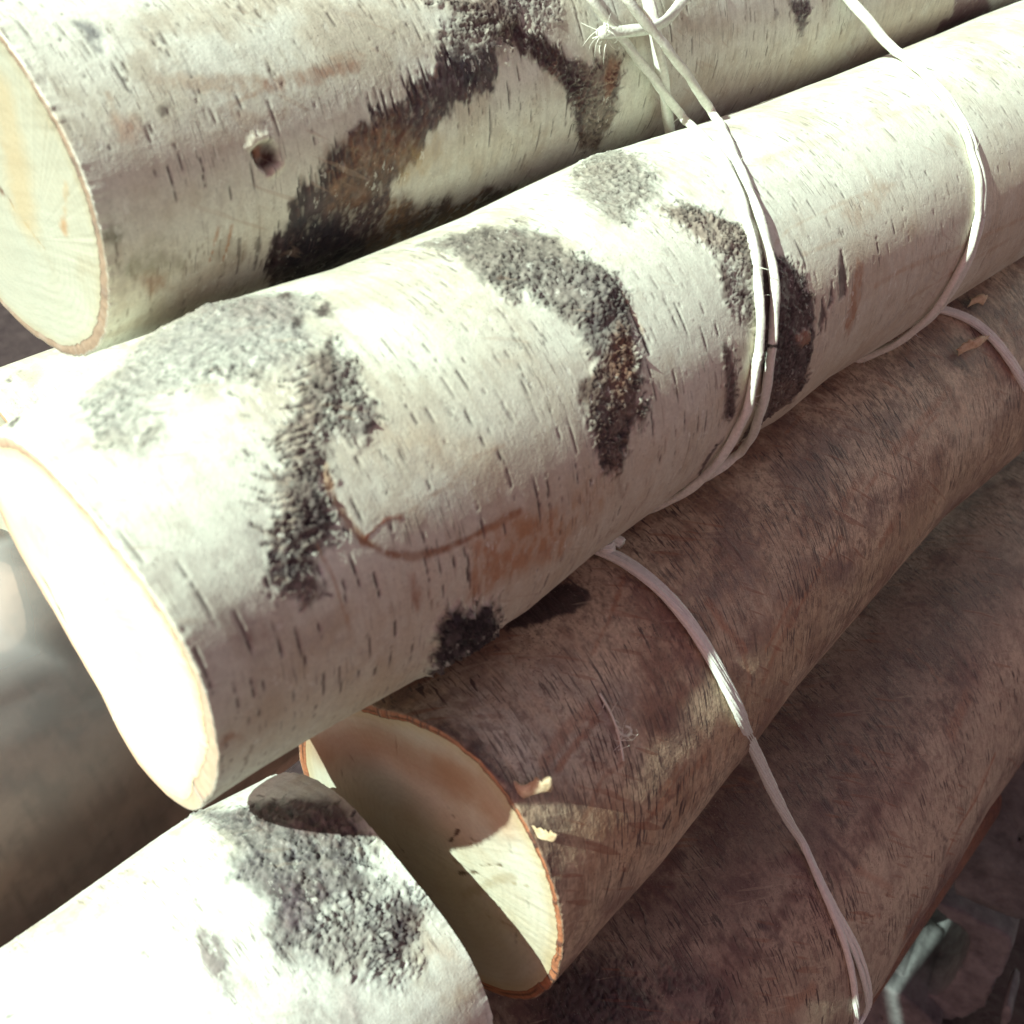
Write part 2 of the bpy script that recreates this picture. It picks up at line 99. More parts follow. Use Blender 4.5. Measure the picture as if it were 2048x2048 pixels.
{"mode":"crackle","soft":0.0015,"warp":0.002,"cs":[260,420],"cw":0.25,"lump":[0.27,0.25,0.23],"cv":0.8,"crk":[0.035,0.025,0.03],"fill":0.92,"h":0.0012,"hd":0.001,"rise":0.0004,"seed":18,"t":"poly","pts":[[0.11497,0.01152],[0.121,0.00982],[0.12196,0.00403],[0.12025,-0.00234],[0.11715,-0.00518],[0.10959,-0.00814],[0.10427,-0.00676],[0.10382,-0.00278],[0.10714,0.00261],[0.11076,0.00473],[0.11049,0.0078]]},
{"mode":"lump","h":0.0012,"soft":0.0025,"t":"poly","pts":[[0.11322,0.00449],[0.11706,0.00373],[0.11752,0.0000274],[0.11164,-0.00048],[0.11012,0.00146]]},
{"mode":"flat","col":[0.06,0.05,0.06],"amt":0.6,"soft":0.0016,"h":-0.0008,"t":"poly","pts":[[0.10979,0.00159],[0.11122,-0.00099],[0.11624,-0.00154],[0.11282,-0.00358],[0.10795,-0.00175]]},
{"mode":"crackle","soft":0.0008,"warp":0.0028,"wf":420,"cs":[560,640],"cw":0.34,"lump":[0.22,0.16,0.13],"crk":[0.02,0.014,0.018],"fill":0.96,"h":0.0009,"hd":0.0009,"seed":21,"t":"poly","pts":[[0.11535,-0.00386],[0.11789,-0.00545],[0.11743,-0.00915],[0.11507,-0.01457],[0.11423,-0.02176],[0.1125,-0.02943],[0.11153,-0.02321],[0.10685,-0.02895],[0.10473,-0.03334],[0.09919,-0.03311],[0.0973,-0.02606],[0.09697,-0.01855],[0.09653,-0.01356],[0.09903,-0.01092],[0.10541,-0.00907],[0.10959,-0.00814]]},
{"mode":"crackle","soft":0.0015,"warp":0.002,"cs":[480,640],"lump":[0.46,0.27,0.18],"crk":[0.04,0.02,0.02],"fill":0.7,"h":0.0006,"seed":22,"t":"poly","pts":[[0.11422,-0.00475],[0.11719,-0.00779],[0.11337,-0.01518],[0.1087,-0.01834],[0.10705,-0.01401],[0.10654,-0.01011]]},
{"col":[0.22,0.12,0.08],"amt":0.6,"soft":0.001,"warp":0.001,"t":"poly","pts":[[0.10242,-0.03431],[0.10476,-0.03474],[0.10632,-0.0422],[0.10444,-0.04235]]},
{"col":[0.06,0.045,0.045],"amt":0.95,"h":-0.0004,"brk":0.1,"warp":0.0001,"t":"stroke","pts":[[0.12137,0.00389],[0.12109,-0.0013],[0.12088,-0.00655],[0.12085,-0.01199]],"w":0.0005},
{"col":[0.55,0.4,0.28],"amt":0.6,"brk":0.1,"t":"stroke","pts":[[0.12156,0.00202],[0.12172,-0.00288],[0.1217,-0.00814]],"w":0.00028},
{"col":[0.14,0.12,0.11],"amt":0.6,"w1":0.3,"warp":0.0003,"brk":0.4,"seed":50,"t":"stroke","pts":[[0.11777,0.01116],[0.11489,0.01189],[0.11339,0.01392]],"w":0.00016},
{"col":[0.14,0.12,0.11],"amt":0.6,"w1":0.3,"warp":0.0003,"brk":0.4,"seed":51,"t":"stroke","pts":[[0.11612,0.00887],[0.11323,0.00959],[0.11162,0.01156]],"w":0.00016},
{"col":[0.14,0.12,0.11],"amt":0.6,"w1":0.3,"warp":0.0003,"brk":0.4,"seed":52,"t":"stroke","pts":[[0.1146,0.00665],[0.1117,0.00736],[0.11,0.00929]],"w":0.00016},
{"col":[0.14,0.12,0.11],"amt":0.6,"w1":0.3,"warp":0.0003,"brk":0.4,"seed":53,"t":"stroke","pts":[[0.11322,0.00449],[0.1103,0.0052],[0.10852,0.0071]],"w":0.00016},
{"col":[0.14,0.12,0.11],"amt":0.6,"w1":0.3,"warp":0.0003,"brk":0.4,"seed":54,"t":"stroke","pts":[[0.11194,0.00238],[0.10901,0.00309],[0.10716,0.00496]],"w":0.00016},
{"col":[0.14,0.12,0.11],"amt":0.6,"w1":0.3,"warp":0.0003,"brk":0.4,"seed":55,"t":"stroke","pts":[[0.11078,0.0003],[0.10783,0.00102],[0.1059,0.00287]],"w":0.00016},
{"col":[0.14,0.12,0.11],"amt":0.6,"w1":0.3,"warp":0.0003,"brk":0.4,"seed":56,"t":"stroke","pts":[[0.10972,-0.00176],[0.10675,-0.00103],[0.10475,0.00081]],"w":0.00016},
{"col":[0.14,0.12,0.11],"amt":0.6,"w1":0.3,"warp":0.0003,"brk":0.4,"seed":57,"t":"stroke","pts":[[0.10875,-0.00379],[0.10577,-0.00305],[0.1037,-0.00122]],"w":0.00016},
{"col":[0.14,0.12,0.11],"amt":0.6,"w1":0.3,"warp":0.0003,"brk":0.4,"seed":58,"t":"stroke","pts":[[0.10788,-0.00581],[0.10487,-0.00506],[0.10274,-0.00322]],"w":0.00016},
{"col":[0.14,0.12,0.11],"amt":0.6,"w1":0.3,"warp":0.0003,"brk":0.4,"seed":59,"t":"stroke","pts":[[0.1071,-0.00783],[0.10407,-0.00706],[0.10186,-0.00522]],"w":0.00016},
{"mode":"crackle","soft":0.0016,"warp":0.003,"cs":[520,460],"cw":0.2,"lump":[0.34,0.3,0.26],"cv":0.6,"crk":[0.07,0.055,0.05],"fill":0.9,"h":0.0007,"hd":0.0007,"open":0.2,"seed":25,"t":"poly","pts":[[0.15276,0.04706],[0.17067,0.05574],[0.17257,0.04605],[0.16714,0.03559],[0.16028,0.02426],[0.15474,0.02109],[0.1482,0.02129],[0.13822,0.01704],[0.13519,0.01956],[0.13649,0.0266],[0.14186,0.03709]]},
{"mode":"crackle","soft":0.001,"warp":0.0025,"wf":400,"cs":[460,560],"cw":0.26,"lump":[0.44,0.37,0.31],"cv":0.8,"crk":[0.04,0.03,0.03],"fill":0.93,"h":0.0012,"hd":0.0009,"seed":27,"rise":0.0004,"t":"poly","pts":[[0.15004,0.01804],[0.15836,0.01564],[0.1618,0.01203],[0.16674,0.00744],[0.16975,0.00143],[0.17008,-0.00476],[0.16416,-0.00788],[0.16086,-0.00465],[0.15723,0.00025],[0.15395,0.00371],[0.15233,0.00842],[0.15067,0.01363]]},
{"mode":"crackle","soft":0.002,"warp":0.002,"cs":[260,600],"lump":[0.4,0.37,0.33],"crk":[0.08,0.06,0.06],"fill":0.75,"h":0.0008,"seed":28,"t":"poly","pts":[[0.15777,0.00083],[0.16635,-0.00501],[0.16272,-0.01504],[0.15856,-0.02113],[0.15349,-0.01399],[0.15335,-0.00711]]},
{"mode":"crackle","soft":0.0006,"warp":0.0018,"wf":300,"cs":[240,700],"cw":0.25,"lump":[0.115,0.085,0.085],"cv":0.7,"crk":[0.02,0.014,0.018],"fill":0.97,"h":0.0005,"hd":0.0005,"seed":29,"t":"poly","pts":[[0.17393,-0.00303],[0.18103,-0.00971],[0.18451,-0.01581],[0.18535,-0.02034],[0.18666,-0.02435],[0.18671,-0.03796],[0.18866,-0.04843],[0.18592,-0.05368],[0.17642,-0.05438],[0.16918,-0.05806],[0.16372,-0.05461],[0.16589,-0.04679],[0.16093,-0.03179],[0.16296,-0.01854],[0.16662,-0.00939]]},
{"mode":"crackle","soft":0.001,"warp":0.0018,"cs":[300,800],"lump":[0.26,0.19,0.15],"crk":[0.04,0.03,0.03],"fill":0.8,"seed":33,"t":"poly","pts":[[0.16236,-0.03382],[0.18684,-0.04571],[0.18551,-0.05401],[0.16918,-0.05806],[0.16442,-0.05985],[0.16416,-0.04594]]},
{"col":[0.36,0.22,0.15],"amt":0.85,"soft":0.0008,"h":0.0008,"t":"poly","pts":[[0.17672,-0.0276],[0.18084,-0.0278],[0.18485,-0.03068],[0.18494,-0.03336],[0.18044,-0.03246],[0.17724,-0.03018]]},
{"mode":"crackle","soft":0.0006,"warp":0.0012,"cs":[600,500],"lump":[0.17,0.12,0.11],"crk":[0.03,0.02,0.02],"fill":0.93,"seed":31,"t":"poly","pts":[[0.15654,-0.00138],[0.15615,-0.00665],[0.15228,-0.01291],[0.15135,-0.0092]]},
{"mode":"crackle","soft":0.0006,"warp":0.0012,"cs":[600,500],"lump":[0.17,0.12,0.11],"crk":[0.03,0.02,0.02],"fill":0.93,"seed":31,"t":"poly","pts":[[0.14656,-0.01961],[0.14902,-0.0225],[0.14973,-0.02962],[0.1503,-0.0415],[0.14558,-0.03817],[0.14522,-0.02927]]},
{"mode":"crackle","soft":0.0006,"warp":0.0012,"cs":[600,500],"lump":[0.17,0.12,0.11],"crk":[0.03,0.02,0.02],"fill":0.93,"seed":31,"t":"poly","pts":[[0.14861,-0.04621],[0.14645,-0.04872],[0.14615,-0.05462],[0.15058,-0.06663],[0.1423,-0.05323],[0.14387,-0.04824]]},
{"mode":"crackle","soft":0.0006,"warp":0.0012,"cs":[600,500],"lump":[0.17,0.12,0.11],"crk":[0.03,0.02,0.02],"fill":0.93,"seed":31,"t":"poly","pts":[[0.1575,-0.00919],[0.16043,-0.01085],[0.15891,-0.01241],[0.1564,-0.01089]]},
{"mode":"flat","soft":0.0005,"warp":0.0009,"col":[0.09,0.065,0.065],"amt":0.92,"brk":0.2,"h":-0.0004,"t":"poly","pts":[[0.20442,-0.01358],[0.20535,-0.01939],[0.20379,-0.02554],[0.19978,-0.02633],[0.20059,-0.01939]]},
{"mode":"flat","soft":0.0005,"warp":0.0009,"col":[0.09,0.065,0.065],"amt":0.92,"brk":0.2,"h":-0.0004,"t":"poly","pts":[[0.1915,-0.02269],[0.19257,-0.02705],[0.19077,-0.0328],[0.1885,-0.02899]]},
{"mode":"flat","soft":0.0005,"warp":0.0009,"col":[0.09,0.065,0.065],"amt":0.92,"brk":0.2,"h":-0.0004,"t":"poly","pts":[[0.19681,-0.02003],[0.19687,-0.02479],[0.19426,-0.02614]]},
{"col":[0.4,0.2,0.11],"amt":0.8,"soft":0.0008,"warp":0.0008,"brk":0.4,"t":"poly","pts":[[0.21094,-0.01776],[0.21393,-0.02051],[0.20979,-0.03366],[0.20795,-0.03953],[0.20418,-0.03447],[0.20706,-0.02435]]},
{"col":[0.32,0.17,0.1],"amt":1,"w0":0.8,"w1":0.8,"warp":0.0004,"brk":0.3,"h":-0.0001,"t":"stroke","pts":[[0.03499,-0.00357],[0.03403,-0.00782],[0.03446,-0.01301],[0.03591,-0.01694],[0.03936,-0.02104],[0.04444,-0.02439],[0.0508,-0.02651],[0.05783,-0.0275],[0.06527,-0.02817],[0.07206,-0.0284]],"w":0.00093},
{"col":[0.5,0.36,0.24],"amt":0.7,"brk":0.3,"t":"stroke","pts":[[0.03624,-0.00195],[0.03428,-0.0047],[0.03386,-0.0081]],"w":0.00053},
{"col":[0.26,0.08,0.05],"amt":0.95,"w0":0.5,"w1":1.3,"h":0.0001,"brk":0.2,"t":"stroke","pts":[[0.03664,-0.01629],[0.04001,-0.01549],[0.04228,-0.0153],[0.04451,-0.01636]],"w":0.00045},
{"col":[0.42,0.3,0.22],"amt":0.5,"brk":0.6,"t":"stroke","pts":[[0.04444,-0.01633],[0.05002,-0.01599],[0.05724,-0.01555],[0.06556,-0.01353],[0.07278,-0.01431]],"w":0.00033},
{"col":[0.42,0.3,0.22],"amt":0.4,"brk":0.6,"t":"stroke","pts":[[0.04632,-0.01427],[0.05234,-0.01595],[0.05883,-0.01627]],"w":0.00028},
{"col":[0.44,0.2,0.09],"amt":0.8,"soft":0.003,"warp":0.003,"wf":150,"brk":0.5,"t":"poly","pts":[[0.05947,-0.02917],[0.06761,-0.02956],[0.08124,-0.03252],[0.08373,-0.03288],[0.08527,-0.04641],[0.07313,-0.04409],[0.06723,-0.04135],[0.06269,-0.04364],[0.0597,-0.04484],[0.05624,-0.04192],[0.05725,-0.03442]]},
{"col":[0.44,0.24,0.12],"amt":0.55,"soft":0.004,"warp":0.003,"wf":150,"brk":0.5,"t":"poly","pts":[[0.06629,-0.0283],[0.08514,-0.03066],[0.10083,-0.03423],[0.10008,-0.04268],[0.07516,-0.04044]]},
{"mode":"crackle","soft":0.0009,"warp":0.0035,"wf":500,"cs":[520,420],"lump":[0.05,0.038,0.045],"crk":[0.01,0.007,0.01],"fill":1,"h":0.0022,"hd":0.001,"seed":35,"rise":0.0006,"t":"poly","pts":[[0.05129,-0.06671],[0.04877,-0.05267],[0.04864,-0.04447],[0.05122,-0.03984],[0.0567,-0.04394],[0.06239,-0.04597],[0.06783,-0.05692],[0.07045,-0.06664],[0.0646,-0.06645],[0.05625,-0.06238]]},
{"col":[0.36,0.19,0.12],"amt":0.8,"soft":0.0009,"warp":0.0007,"brk":0.5,"t":"poly","pts":[[0.04242,-0.02664],[0.04425,-0.02843],[0.04472,-0.03285],[0.04371,-0.03666],[0.04228,-0.03442],[0.04198,-0.03001]]},
{"col":[0.46,0.3,0.19],"amt":0.75,"brk":0.4,"t":"stroke","pts":[[0.02687,-0.01319],[0.02741,-0.0184],[0.02745,-0.02351],[0.02797,-0.03036]],"w":0.00031},
{"col":[0.5,0.4,0.3],"amt":0.45,"brk":0.6,"t":"stroke","pts":[[0.16776,-0.00619],[0.18728,-0.00191],[0.22076,-0.00242],[0.24175,-0.00424]],"w":0.00048},
{"col":[0.62,0.52,0.4],"amt":0.45,"brk":0.6,"t":"stroke","pts":[[0.19285,0.01898],[0.22973,0.01652],[0.25936,0.01586],[0.2822,0.0132]],"w":0.00119},
{"col":[0.5,0.38,0.28],"amt":0.55,"soft":0.002,"warp":0.002,"brk":0.6,"t":"poly","pts":[[0.21047,-0.00428],[0.23393,-0.00116],[0.24113,-0.00491],[0.2304,-0.00845],[0.21437,-0.01011]]},
{"col":[0.5,0.36,0.25],"amt":0.4,"brk":0.5,"t":"stroke","pts":[[0.20674,-0.01091],[0.18751,-0.00954]],"w":0.00052},
{"col":[0.5,0.33,0.2],"amt":0.5,"brk":0.5,"t":"stroke","pts":[[0.32407,-0.03727],[0.27496,-0.03304],[0.23913,-0.0289],[0.2202,-0.0285]],"w":0.00073},
{"col":[0.45,0.3,0.19],"amt":0.45,"brk":0.5,"t":"stroke","pts":[[0.31765,-0.04312],[0.28,-0.04177],[0.24392,-0.0414]],"w":0.00064},
{"col":[0.07,0.05,0.05],"amt":0.7607,"t":"dash","p":[0.00133,-0.0000218],"L":0.00871,"w":0.0002},
{"col":[0.07,0.05,0.05],"amt":0.97398,"t":"dash","p":[0.0099,-0.00639],"L":0.00894,"w":0.0002},
{"col":[0.07,0.05,0.05],"amt":0.93372,"t":"dash","p":[0.00543,-0.0099],"L":0.01234,"w":0.0002},
{"col":[0.07,0.05,0.05],"amt":0.75455,"t":"dash","p":[0.01579,-0.01634],"L":0.01554,"w":0.00021},
{"col":[0.07,0.05,0.05],"amt":0.9915,"t":"dash","p":[0.00916,-0.01978],"L":0.01052,"w":0.0002},
{"col":[0.07,0.05,0.05],"amt":0.85261,"t":"dash","p":[-0.002,-0.0169],"L":0.01337,"w":0.0002},
{"col":[0.07,0.05,0.05],"amt":0.90513,"t":"dash","p":[0.00103,-0.02012],"L":0.01768,"w":0.0002},
{"col":[0.07,0.05,0.05],"amt":0.82335,"t":"dash","p":[0.0139,-0.02512],"L":0.00983,"w":0.0002},
{"col":[0.07,0.05,0.05],"amt":0.86104,"t":"dash","p":[0.01764,-0.0257],"L":0.00918,"w":0.0002},
{"col":[0.07,0.05,0.05],"amt":0.84541,"t":"dash","p":[0.01816,-0.03111],"L":0.00459,"w":0.0002},
{"col":[0.07,0.05,0.05],"amt":0.83283,"t":"dash","p":[0.02231,-0.02651],"L":0.00598,"w":0.00022},
{"col":[0.07,0.05,0.05],"amt":0.7612,"t":"dash","p":[0.00452,-0.02912],"L":0.00857,"w":0.0002},
{"col":[0.07,0.05,0.05],"amt":0.94594,"t":"dash","p":[0.00776,-0.029],"L":0.00603,"w":0.0002},
{"col":[0.07,0.05,0.05],"amt":0.82258,"t":"dash","p":[0.00938,-0.03006],"L":0.00529,"w":0.0002},
{"col":[0.07,0.05,0.05],"amt":0.99544,"t":"dash","p":[0.00832,-0.03469],"L":0.00583,"w":0.0002},
{"col":[0.07,0.05,0.05],"amt":0.80198,"t":"dash","p":[0.00612,-0.03621],"L":0.00603,"w":0.0002},
{"col":[0.07,0.05,0.05],"amt":0.76382,"t":"dash","p":[0.01508,-0.03674],"L":0.00619,"w":0.0002},
{"col":[0.07,0.05,0.05],"amt":0.91921,"t":"dash","p":[0.02158,-0.0406],"L":0.00687,"w":0.0002},
{"col":[0.07,0.05,0.05],"amt":0.76022,"t":"dash","p":[0.02503,-0.03967],"L":0.00897,"w":0.0002},
{"col":[0.07,0.05,0.05],"amt":0.81226,"t":"dash","p":[0.0256,-0.0446],"L":0.00638,"w":0.0002},
{"col":[0.07,0.05,0.05],"amt":0.78057,"t":"dash","p":[0.03183,-0.03763],"L":0.00968,"w":0.00023},
{"col":[0.07,0.05,0.05],"amt":0.94345,"t":"dash","p":[0.03805,-0.03778],"L":0.00652,"w":0.0002},
{"col":[0.07,0.05,0.05],"amt":0.99691,"t":"dash","p":[0.03202,-0.02096],"L":0.00812,"w":0.0002},
{"col":[0.07,0.05,0.05],"amt":0.81047,"t":"dash","p":[0.03548,-0.02639],"L":0.00967,"w":0.0002},
{"col":[0.07,0.05,0.05],"amt":0.75922,"t":"dash","p":[0.02889,-0.02281],"L":0.00824,"w":0.0002},
{"col":[0.07,0.05,0.05],"amt":0.81215,"t":"dash","p":[0.02553,-0.01786],"L":0.00541,"w":0.0002},
{"col":[0.07,0.05,0.05],"amt":0.95776,"t":"dash","p":[-0.00147,-0.04225],"L":0.01064,"w":0.0002},
{"col":[0.07,0.05,0.05],"amt":0.75791,"t":"dash","p":[0.00053,-0.04113],"L":0.008,"w":0.0002},
{"col":[0.07,0.05,0.05],"amt":0.8106,"t":"dash","p":[0.0022,-0.04418],"L":0.01134,"w":0.0002},
{"col":[0.07,0.05,0.05],"amt":0.80787,"t":"dash","p":[0.05659,-0.03328],"L":0.01329,"w":0.0002},
{"col":[0.07,0.05,0.05],"amt":0.78543,"t":"dash","p":[0.05364,-0.03102],"L":0.00588,"w":0.00023},
{"col":[0.07,0.05,0.05],"amt":0.98201,"t":"dash","p":[0.01275,-0.04614],"L":0.00536,"w":0.0002},
{"col":[0.07,0.05,0.05],"amt":0.99764,"t":"dash","p":[0.01559,-0.04895],"L":0.00585,"w":0.0002},
{"col":[0.07,0.05,0.05],"amt":0.97524,"t":"dash","p":[0.0198,-0.04775],"L":0.00701,"w":0.0002},
{"col":[0.07,0.05,0.05],"amt":0.94771,"t":"dash","p":[0.02946,-0.04463],"L":0.0051,"w":0.0002},
{"col":[0.07,0.05,0.05],"amt":0.87357,"t":"dash","p":[0.03355,-0.04641],"L":0.00668,"w":0.00021},
{"col":[0.07,0.05,0.05],"amt":0.80273,"t":"dash","p":[0.04257,-0.04717],"L":0.00814,"w":0.0002},
{"col":[0.07,0.05,0.05],"amt":0.97494,"t":"dash","p":[0.03687,-0.04585],"L":0.00658,"w":0.00023},
{"col":[0.07,0.05,0.05],"amt":0.83415,"t":"dash","p":[0.02138,-0.03904],"L":0.0077,"w":0.00022},
{"col":[0.07,0.05,0.05],"amt":0.93138,"t":"dash","p":[0.07142,0.00231],"L":0.01084,"w":0.00021},
{"col":[0.07,0.05,0.05],"amt":0.9599,"t":"dash","p":[0.08519,-0.00504],"L":0.00938,"w":0.0003},
{"col":[0.07,0.05,0.05],"amt":0.9285,"t":"dash","p":[0.05692,-0.00051],"L":0.00761,"w":0.0002},
{"col":[0.07,0.05,0.05],"amt":0.96297,"t":"dash","p":[0.06795,-0.00603],"L":0.0056,"w":0.0002},
{"col":[0.07,0.05,0.05],"amt":0.9056,"t":"dash","p":[0.06488,-0.00473],"L":0.00444,"w":0.0002},
{"col":[0.07,0.05,0.05],"amt":0.93095,"t":"dash","p":[0.06836,-0.00855],"L":0.01126,"w":0.0002},
{"col":[0.07,0.05,0.05],"amt":0.93719,"t":"dash","p":[0.07108,-0.01359],"L":0.01506,"w":0.0002},
{"col":[0.07,0.05,0.05],"amt":0.85366,"t":"dash","p":[0.07152,-0.02082],"L":0.01223,"w":0.00021},
{"col":[0.07,0.05,0.05],"amt":0.98456,"t":"dash","p":[0.04713,-0.00542],"L":0.00422,"w":0.00031},
{"col":[0.07,0.05,0.05],"amt":0.99126,"t":"dash","p":[0.05027,-0.00943],"L":0.00913,"w":0.0002},
{"col":[0.07,0.05,0.05],"amt":0.81488,"t":"dash","p":[0.05316,-0.01334],"L":0.00606,"w":0.0002},
{"col":[0.07,0.05,0.05],"amt":0.99422,"t":"dash","p":[0.04192,-0.00344],"L":0.00311,"w":0.0002},
{"col":[0.07,0.05,0.05],"amt":0.99235,"t":"dash","p":[0.037,-0.01136],"L":0.00521,"w":0.0002},
{"col":[0.07,0.05,0.05],"amt":0.93367,"t":"dash","p":[0.03216,-0.02086],"L":0.00666,"w":0.0002},
{"col":[0.07,0.05,0.05],"amt":0.80891,"t":"dash","p":[0.02875,-0.02273],"L":0.00675,"w":0.0002},
{"col":[0.07,0.05,0.05],"amt":0.97979,"t":"dash","p":[0.0355,-0.02602],"L":0.00957,"w":0.0002},
{"col":[0.07,0.05,0.05],"amt":0.82553,"t":"dash","p":[0.02565,-0.01784],"L":0.00422,"w":0.0002},
{"col":[0.07,0.05,0.05],"amt":0.99371,"t":"dash","p":[0.01581,-0.01654],"L":0.01267,"w":0.0002},
{"col":[0.07,0.05,0.05],"amt":0.93344,"t":"dash","p":[0.048,-0.02332],"L":0.00891,"w":0.0002},
{"col":[0.07,0.05,0.05],"amt":0.8121,"t":"dash","p":[0.04697,-0.0287],"L":0.00893,"w":0.0002},
{"col":[0.07,0.05,0.05],"amt":0.83345,"t":"dash","p":[0.04991,-0.03199],"L":0.01217,"w":0.0002},
{"col":[0.07,0.05,0.05],"amt":0.92704,"t":"dash","p":[0.0621,-0.02639],"L":0.01083,"w":0.00025},
{"col":[0.07,0.05,0.05],"amt":0.91384,"t":"dash","p":[0.05677,-0.03414],"L":0.01135,"w":0.00045},
{"col":[0.07,0.05,0.05],"amt":0.9493,"t":"dash","p":[0.07748,-0.0285],"L":0.01214,"w":0.00022},
{"col":[0.07,0.05,0.05],"amt":0.9855,"t":"dash","p":[0.08098,-0.02761],"L":0.01007,"w":0.00022},
{"col":[0.07,0.05,0.05],"amt":0.84371,"t":"dash","p":[0.02227,-0.02697],"L":0.00588,"w":0.0002},
{"col":[0.07,0.05,0.05],"amt":0.80065,"t":"dash","p":[0.01743,-0.026],"L":0.0063,"w":0.0002},
{"col":[0.07,0.05,0.05],"amt":0.98447,"t":"dash","p":[0.0138,-0.02424],"L":0.00883,"w":0.0002},
{"col":[0.07,0.05,0.05],"amt":0.80262,"t":"dash","p":[0.03807,-0.03807],"L":0.00822,"w":0.0002},
{"col":[0.07,0.05,0.05],"amt":0.97528,"t":"dash","p":[0.03165,-0.03697],"L":0.00725,"w":0.0002},
{"col":[0.07,0.05,0.05],"amt":0.82318,"t":"dash","p":[0.07683,-0.04776],"L":0.00648,"w":0.00023},
{"col":[0.07,0.05,0.05],"amt":0.96197,"t":"dash","p":[0.08137,-0.05246],"L":0.00603,"w":0.00023},
{"col":[0.07,0.05,0.05],"amt":0.95659,"t":"dash","p":[0.05362,-0.0315],"L":0.00405,"w":0.0002},
{"col":[0.07,0.05,0.05],"amt":0.97558,"t":"dash","p":[0.04194,-0.01697],"L":0.00493,"w":0.0002},
{"col":[0.07,0.05,0.05],"amt":0.91012,"t":"dash","p":[0.08382,-0.03859],"L":0.0071,"w":0.0002},
{"col":[0.07,0.05,0.05],"amt":0.97574,"t":"dash","p":[0.04388,-0.01132],"L":0.00319,"w":0.0002},
{"col":[0.07,0.05,0.05],"amt":0.84033,"t":"dash","p":[0.06749,-0.03035],"L":0.00476,"w":0.0002},
{"col":[0.07,0.05,0.05],"amt":0.9343,"t":"dash","p":[0.02549,0.00623],"L":0.00306,"w":0.0002},
{"col":[0.07,0.05,0.05],"amt":0.86613,"t":"dash","p":[0.08847,0.00223],"L":0.00537,"w":0.0002},
{"col":[0.07,0.05,0.05],"amt":0.97835,"t":"dash","p":[0.09555,0.00208],"L":0.00486,"w":0.0002},
{"col":[0.07,0.05,0.05],"amt":0.95471,"t":"dash","p":[0.18697,-0.00938],"L":0.01091,"w":0.00049},
{"col":[0.07,0.05,0.05],"amt":0.8943,"t":"dash","p":[0.15485,-0.0158],"L":0.00623,"w":0.00041},
{"col":[0.07,0.05,0.05],"amt":0.90528,"t":"dash","p":[0.08419,-0.00567],"L":0.0077,"w":0.0003},
{"col":[0.07,0.05,0.05],"amt":0.80528,"t":"dash","p":[0.08755,-0.01591],"L":0.01074,"w":0.00022},
{"col":[0.07,0.05,0.05],"amt":0.80684,"t":"dash","p":[0.09094,-0.02088],"L":0.01122,"w":0.00022},
{"col":[0.07,0.05,0.05],"amt":0.9189,"t":"dash","p":[0.11665,-0.02723],"L":0.00939,"w":0.00043},
{"col":[0.07,0.05,0.05],"amt":0.89777,"t":"dash","p":[0.12671,-0.02214],"L":0.01018,"w":0.00024},
{"col":[0.07,0.05,0.05],"amt":0.97294,"t":"dash","p":[0.11901,-0.01857],"L":0.01368,"w":0.00023},
{"col":[0.07,0.05,0.05],"amt":0.92163,"t":"dash","p":[0.13502,-0.00897],"L":0.01072,"w":0.0002},
{"col":[0.07,0.05,0.05],"amt":0.82775,"t":"dash","p":[0.13993,-0.01595],"L":0.00907,"w":0.0002},
{"col":[0.07,0.05,0.05],"amt":0.87251,"t":"dash","p":[0.14556,-0.01661],"L":0.00716,"w":0.0002},
{"col":[0.07,0.05,0.05],"amt":0.95352,"t":"dash","p":[0.07779,-0.0284],"L":0.00887,"w":0.0002},
{"col":[0.07,0.05,0.05],"amt":0.9046,"t":"dash","p":[0.08062,-0.0285],"L":0.00992,"w":0.0002},
{"col":[0.07,0.05,0.05],"amt":0.80211,"t":"dash","p":[0.08467,-0.02916],"L":0.00806,"w":0.0002},
{"col":[0.07,0.05,0.05],"amt":0.96754,"t":"dash","p":[0.08997,-0.02784],"L":0.00701,"w":0.0002},
{"col":[0.07,0.05,0.05],"amt":0.96551,"t":"dash","p":[0.09392,-0.03095],"L":0.00628,"w":0.0002},
{"col":[0.07,0.05,0.05],"amt":0.81703,"t":"dash","p":[0.13397,-0.03529],"L":0.00582,"w":0.0002},
{"col":[0.07,0.05,0.05],"amt":0.90868,"t":"dash","p":[0.13747,-0.03684],"L":0.00833,"w":0.0002},
{"col":[0.07,0.05,0.05],"amt":0.87623,"t":"dash","p":[0.13275,-0.03772],"L":0.00717,"w":0.0002},
{"col":[0.07,0.05,0.05],"amt":0.95748,"t":"dash","p":[0.2227,-0.01786],"L":0.01189,"w":0.00029},
{"col":[0.07,0.05,0.05],"amt":0.86223,"t":"dash","p":[0.23262,-0.01458],"L":0.00961,"w":0.0003},
{"col":[0.07,0.05,0.05],"amt":0.84674,"t":"dash","p":[0.21548,0.00086],"L":0.00812,"w":0.00023},
{"col":[0.07,0.05,0.05],"amt":0.89733,"t":"dash","p":[0.09481,0.00205],"L":0.00799,"w":0.0002},
{"col":[0.07,0.05,0.05],"amt":0.99326,"t":"dash","p":[0.13249,-0.00675],"L":0.00869,"w":0.0002},
{"col":[0.07,0.05,0.05],"amt":0.81902,"t":"dash","p":[0.18841,0.01072],"L":0.01022,"w":0.0002},
{"col":[0.07,0.05,0.05],"amt":0.82289,"t":"dash","p":[0.20005,0.00053],"L":0.00787,"w":0.0002},
{"col":[0.07,0.05,0.05],"amt":0.92419,"t":"dash","p":[0.18046,-0.02159],"L":0.00672,"w":0.00027},
{"col":[0.07,0.05,0.05],"amt":0.97707,"t":"dash","p":[0.18758,-0.02178],"L":0.00568,"w":0.00027},
{"col":[0.07,0.05,0.05],"amt":0.90249,"t":"dash","p":[0.26771,-0.01125],"L":0.00763,"w":0.00025},
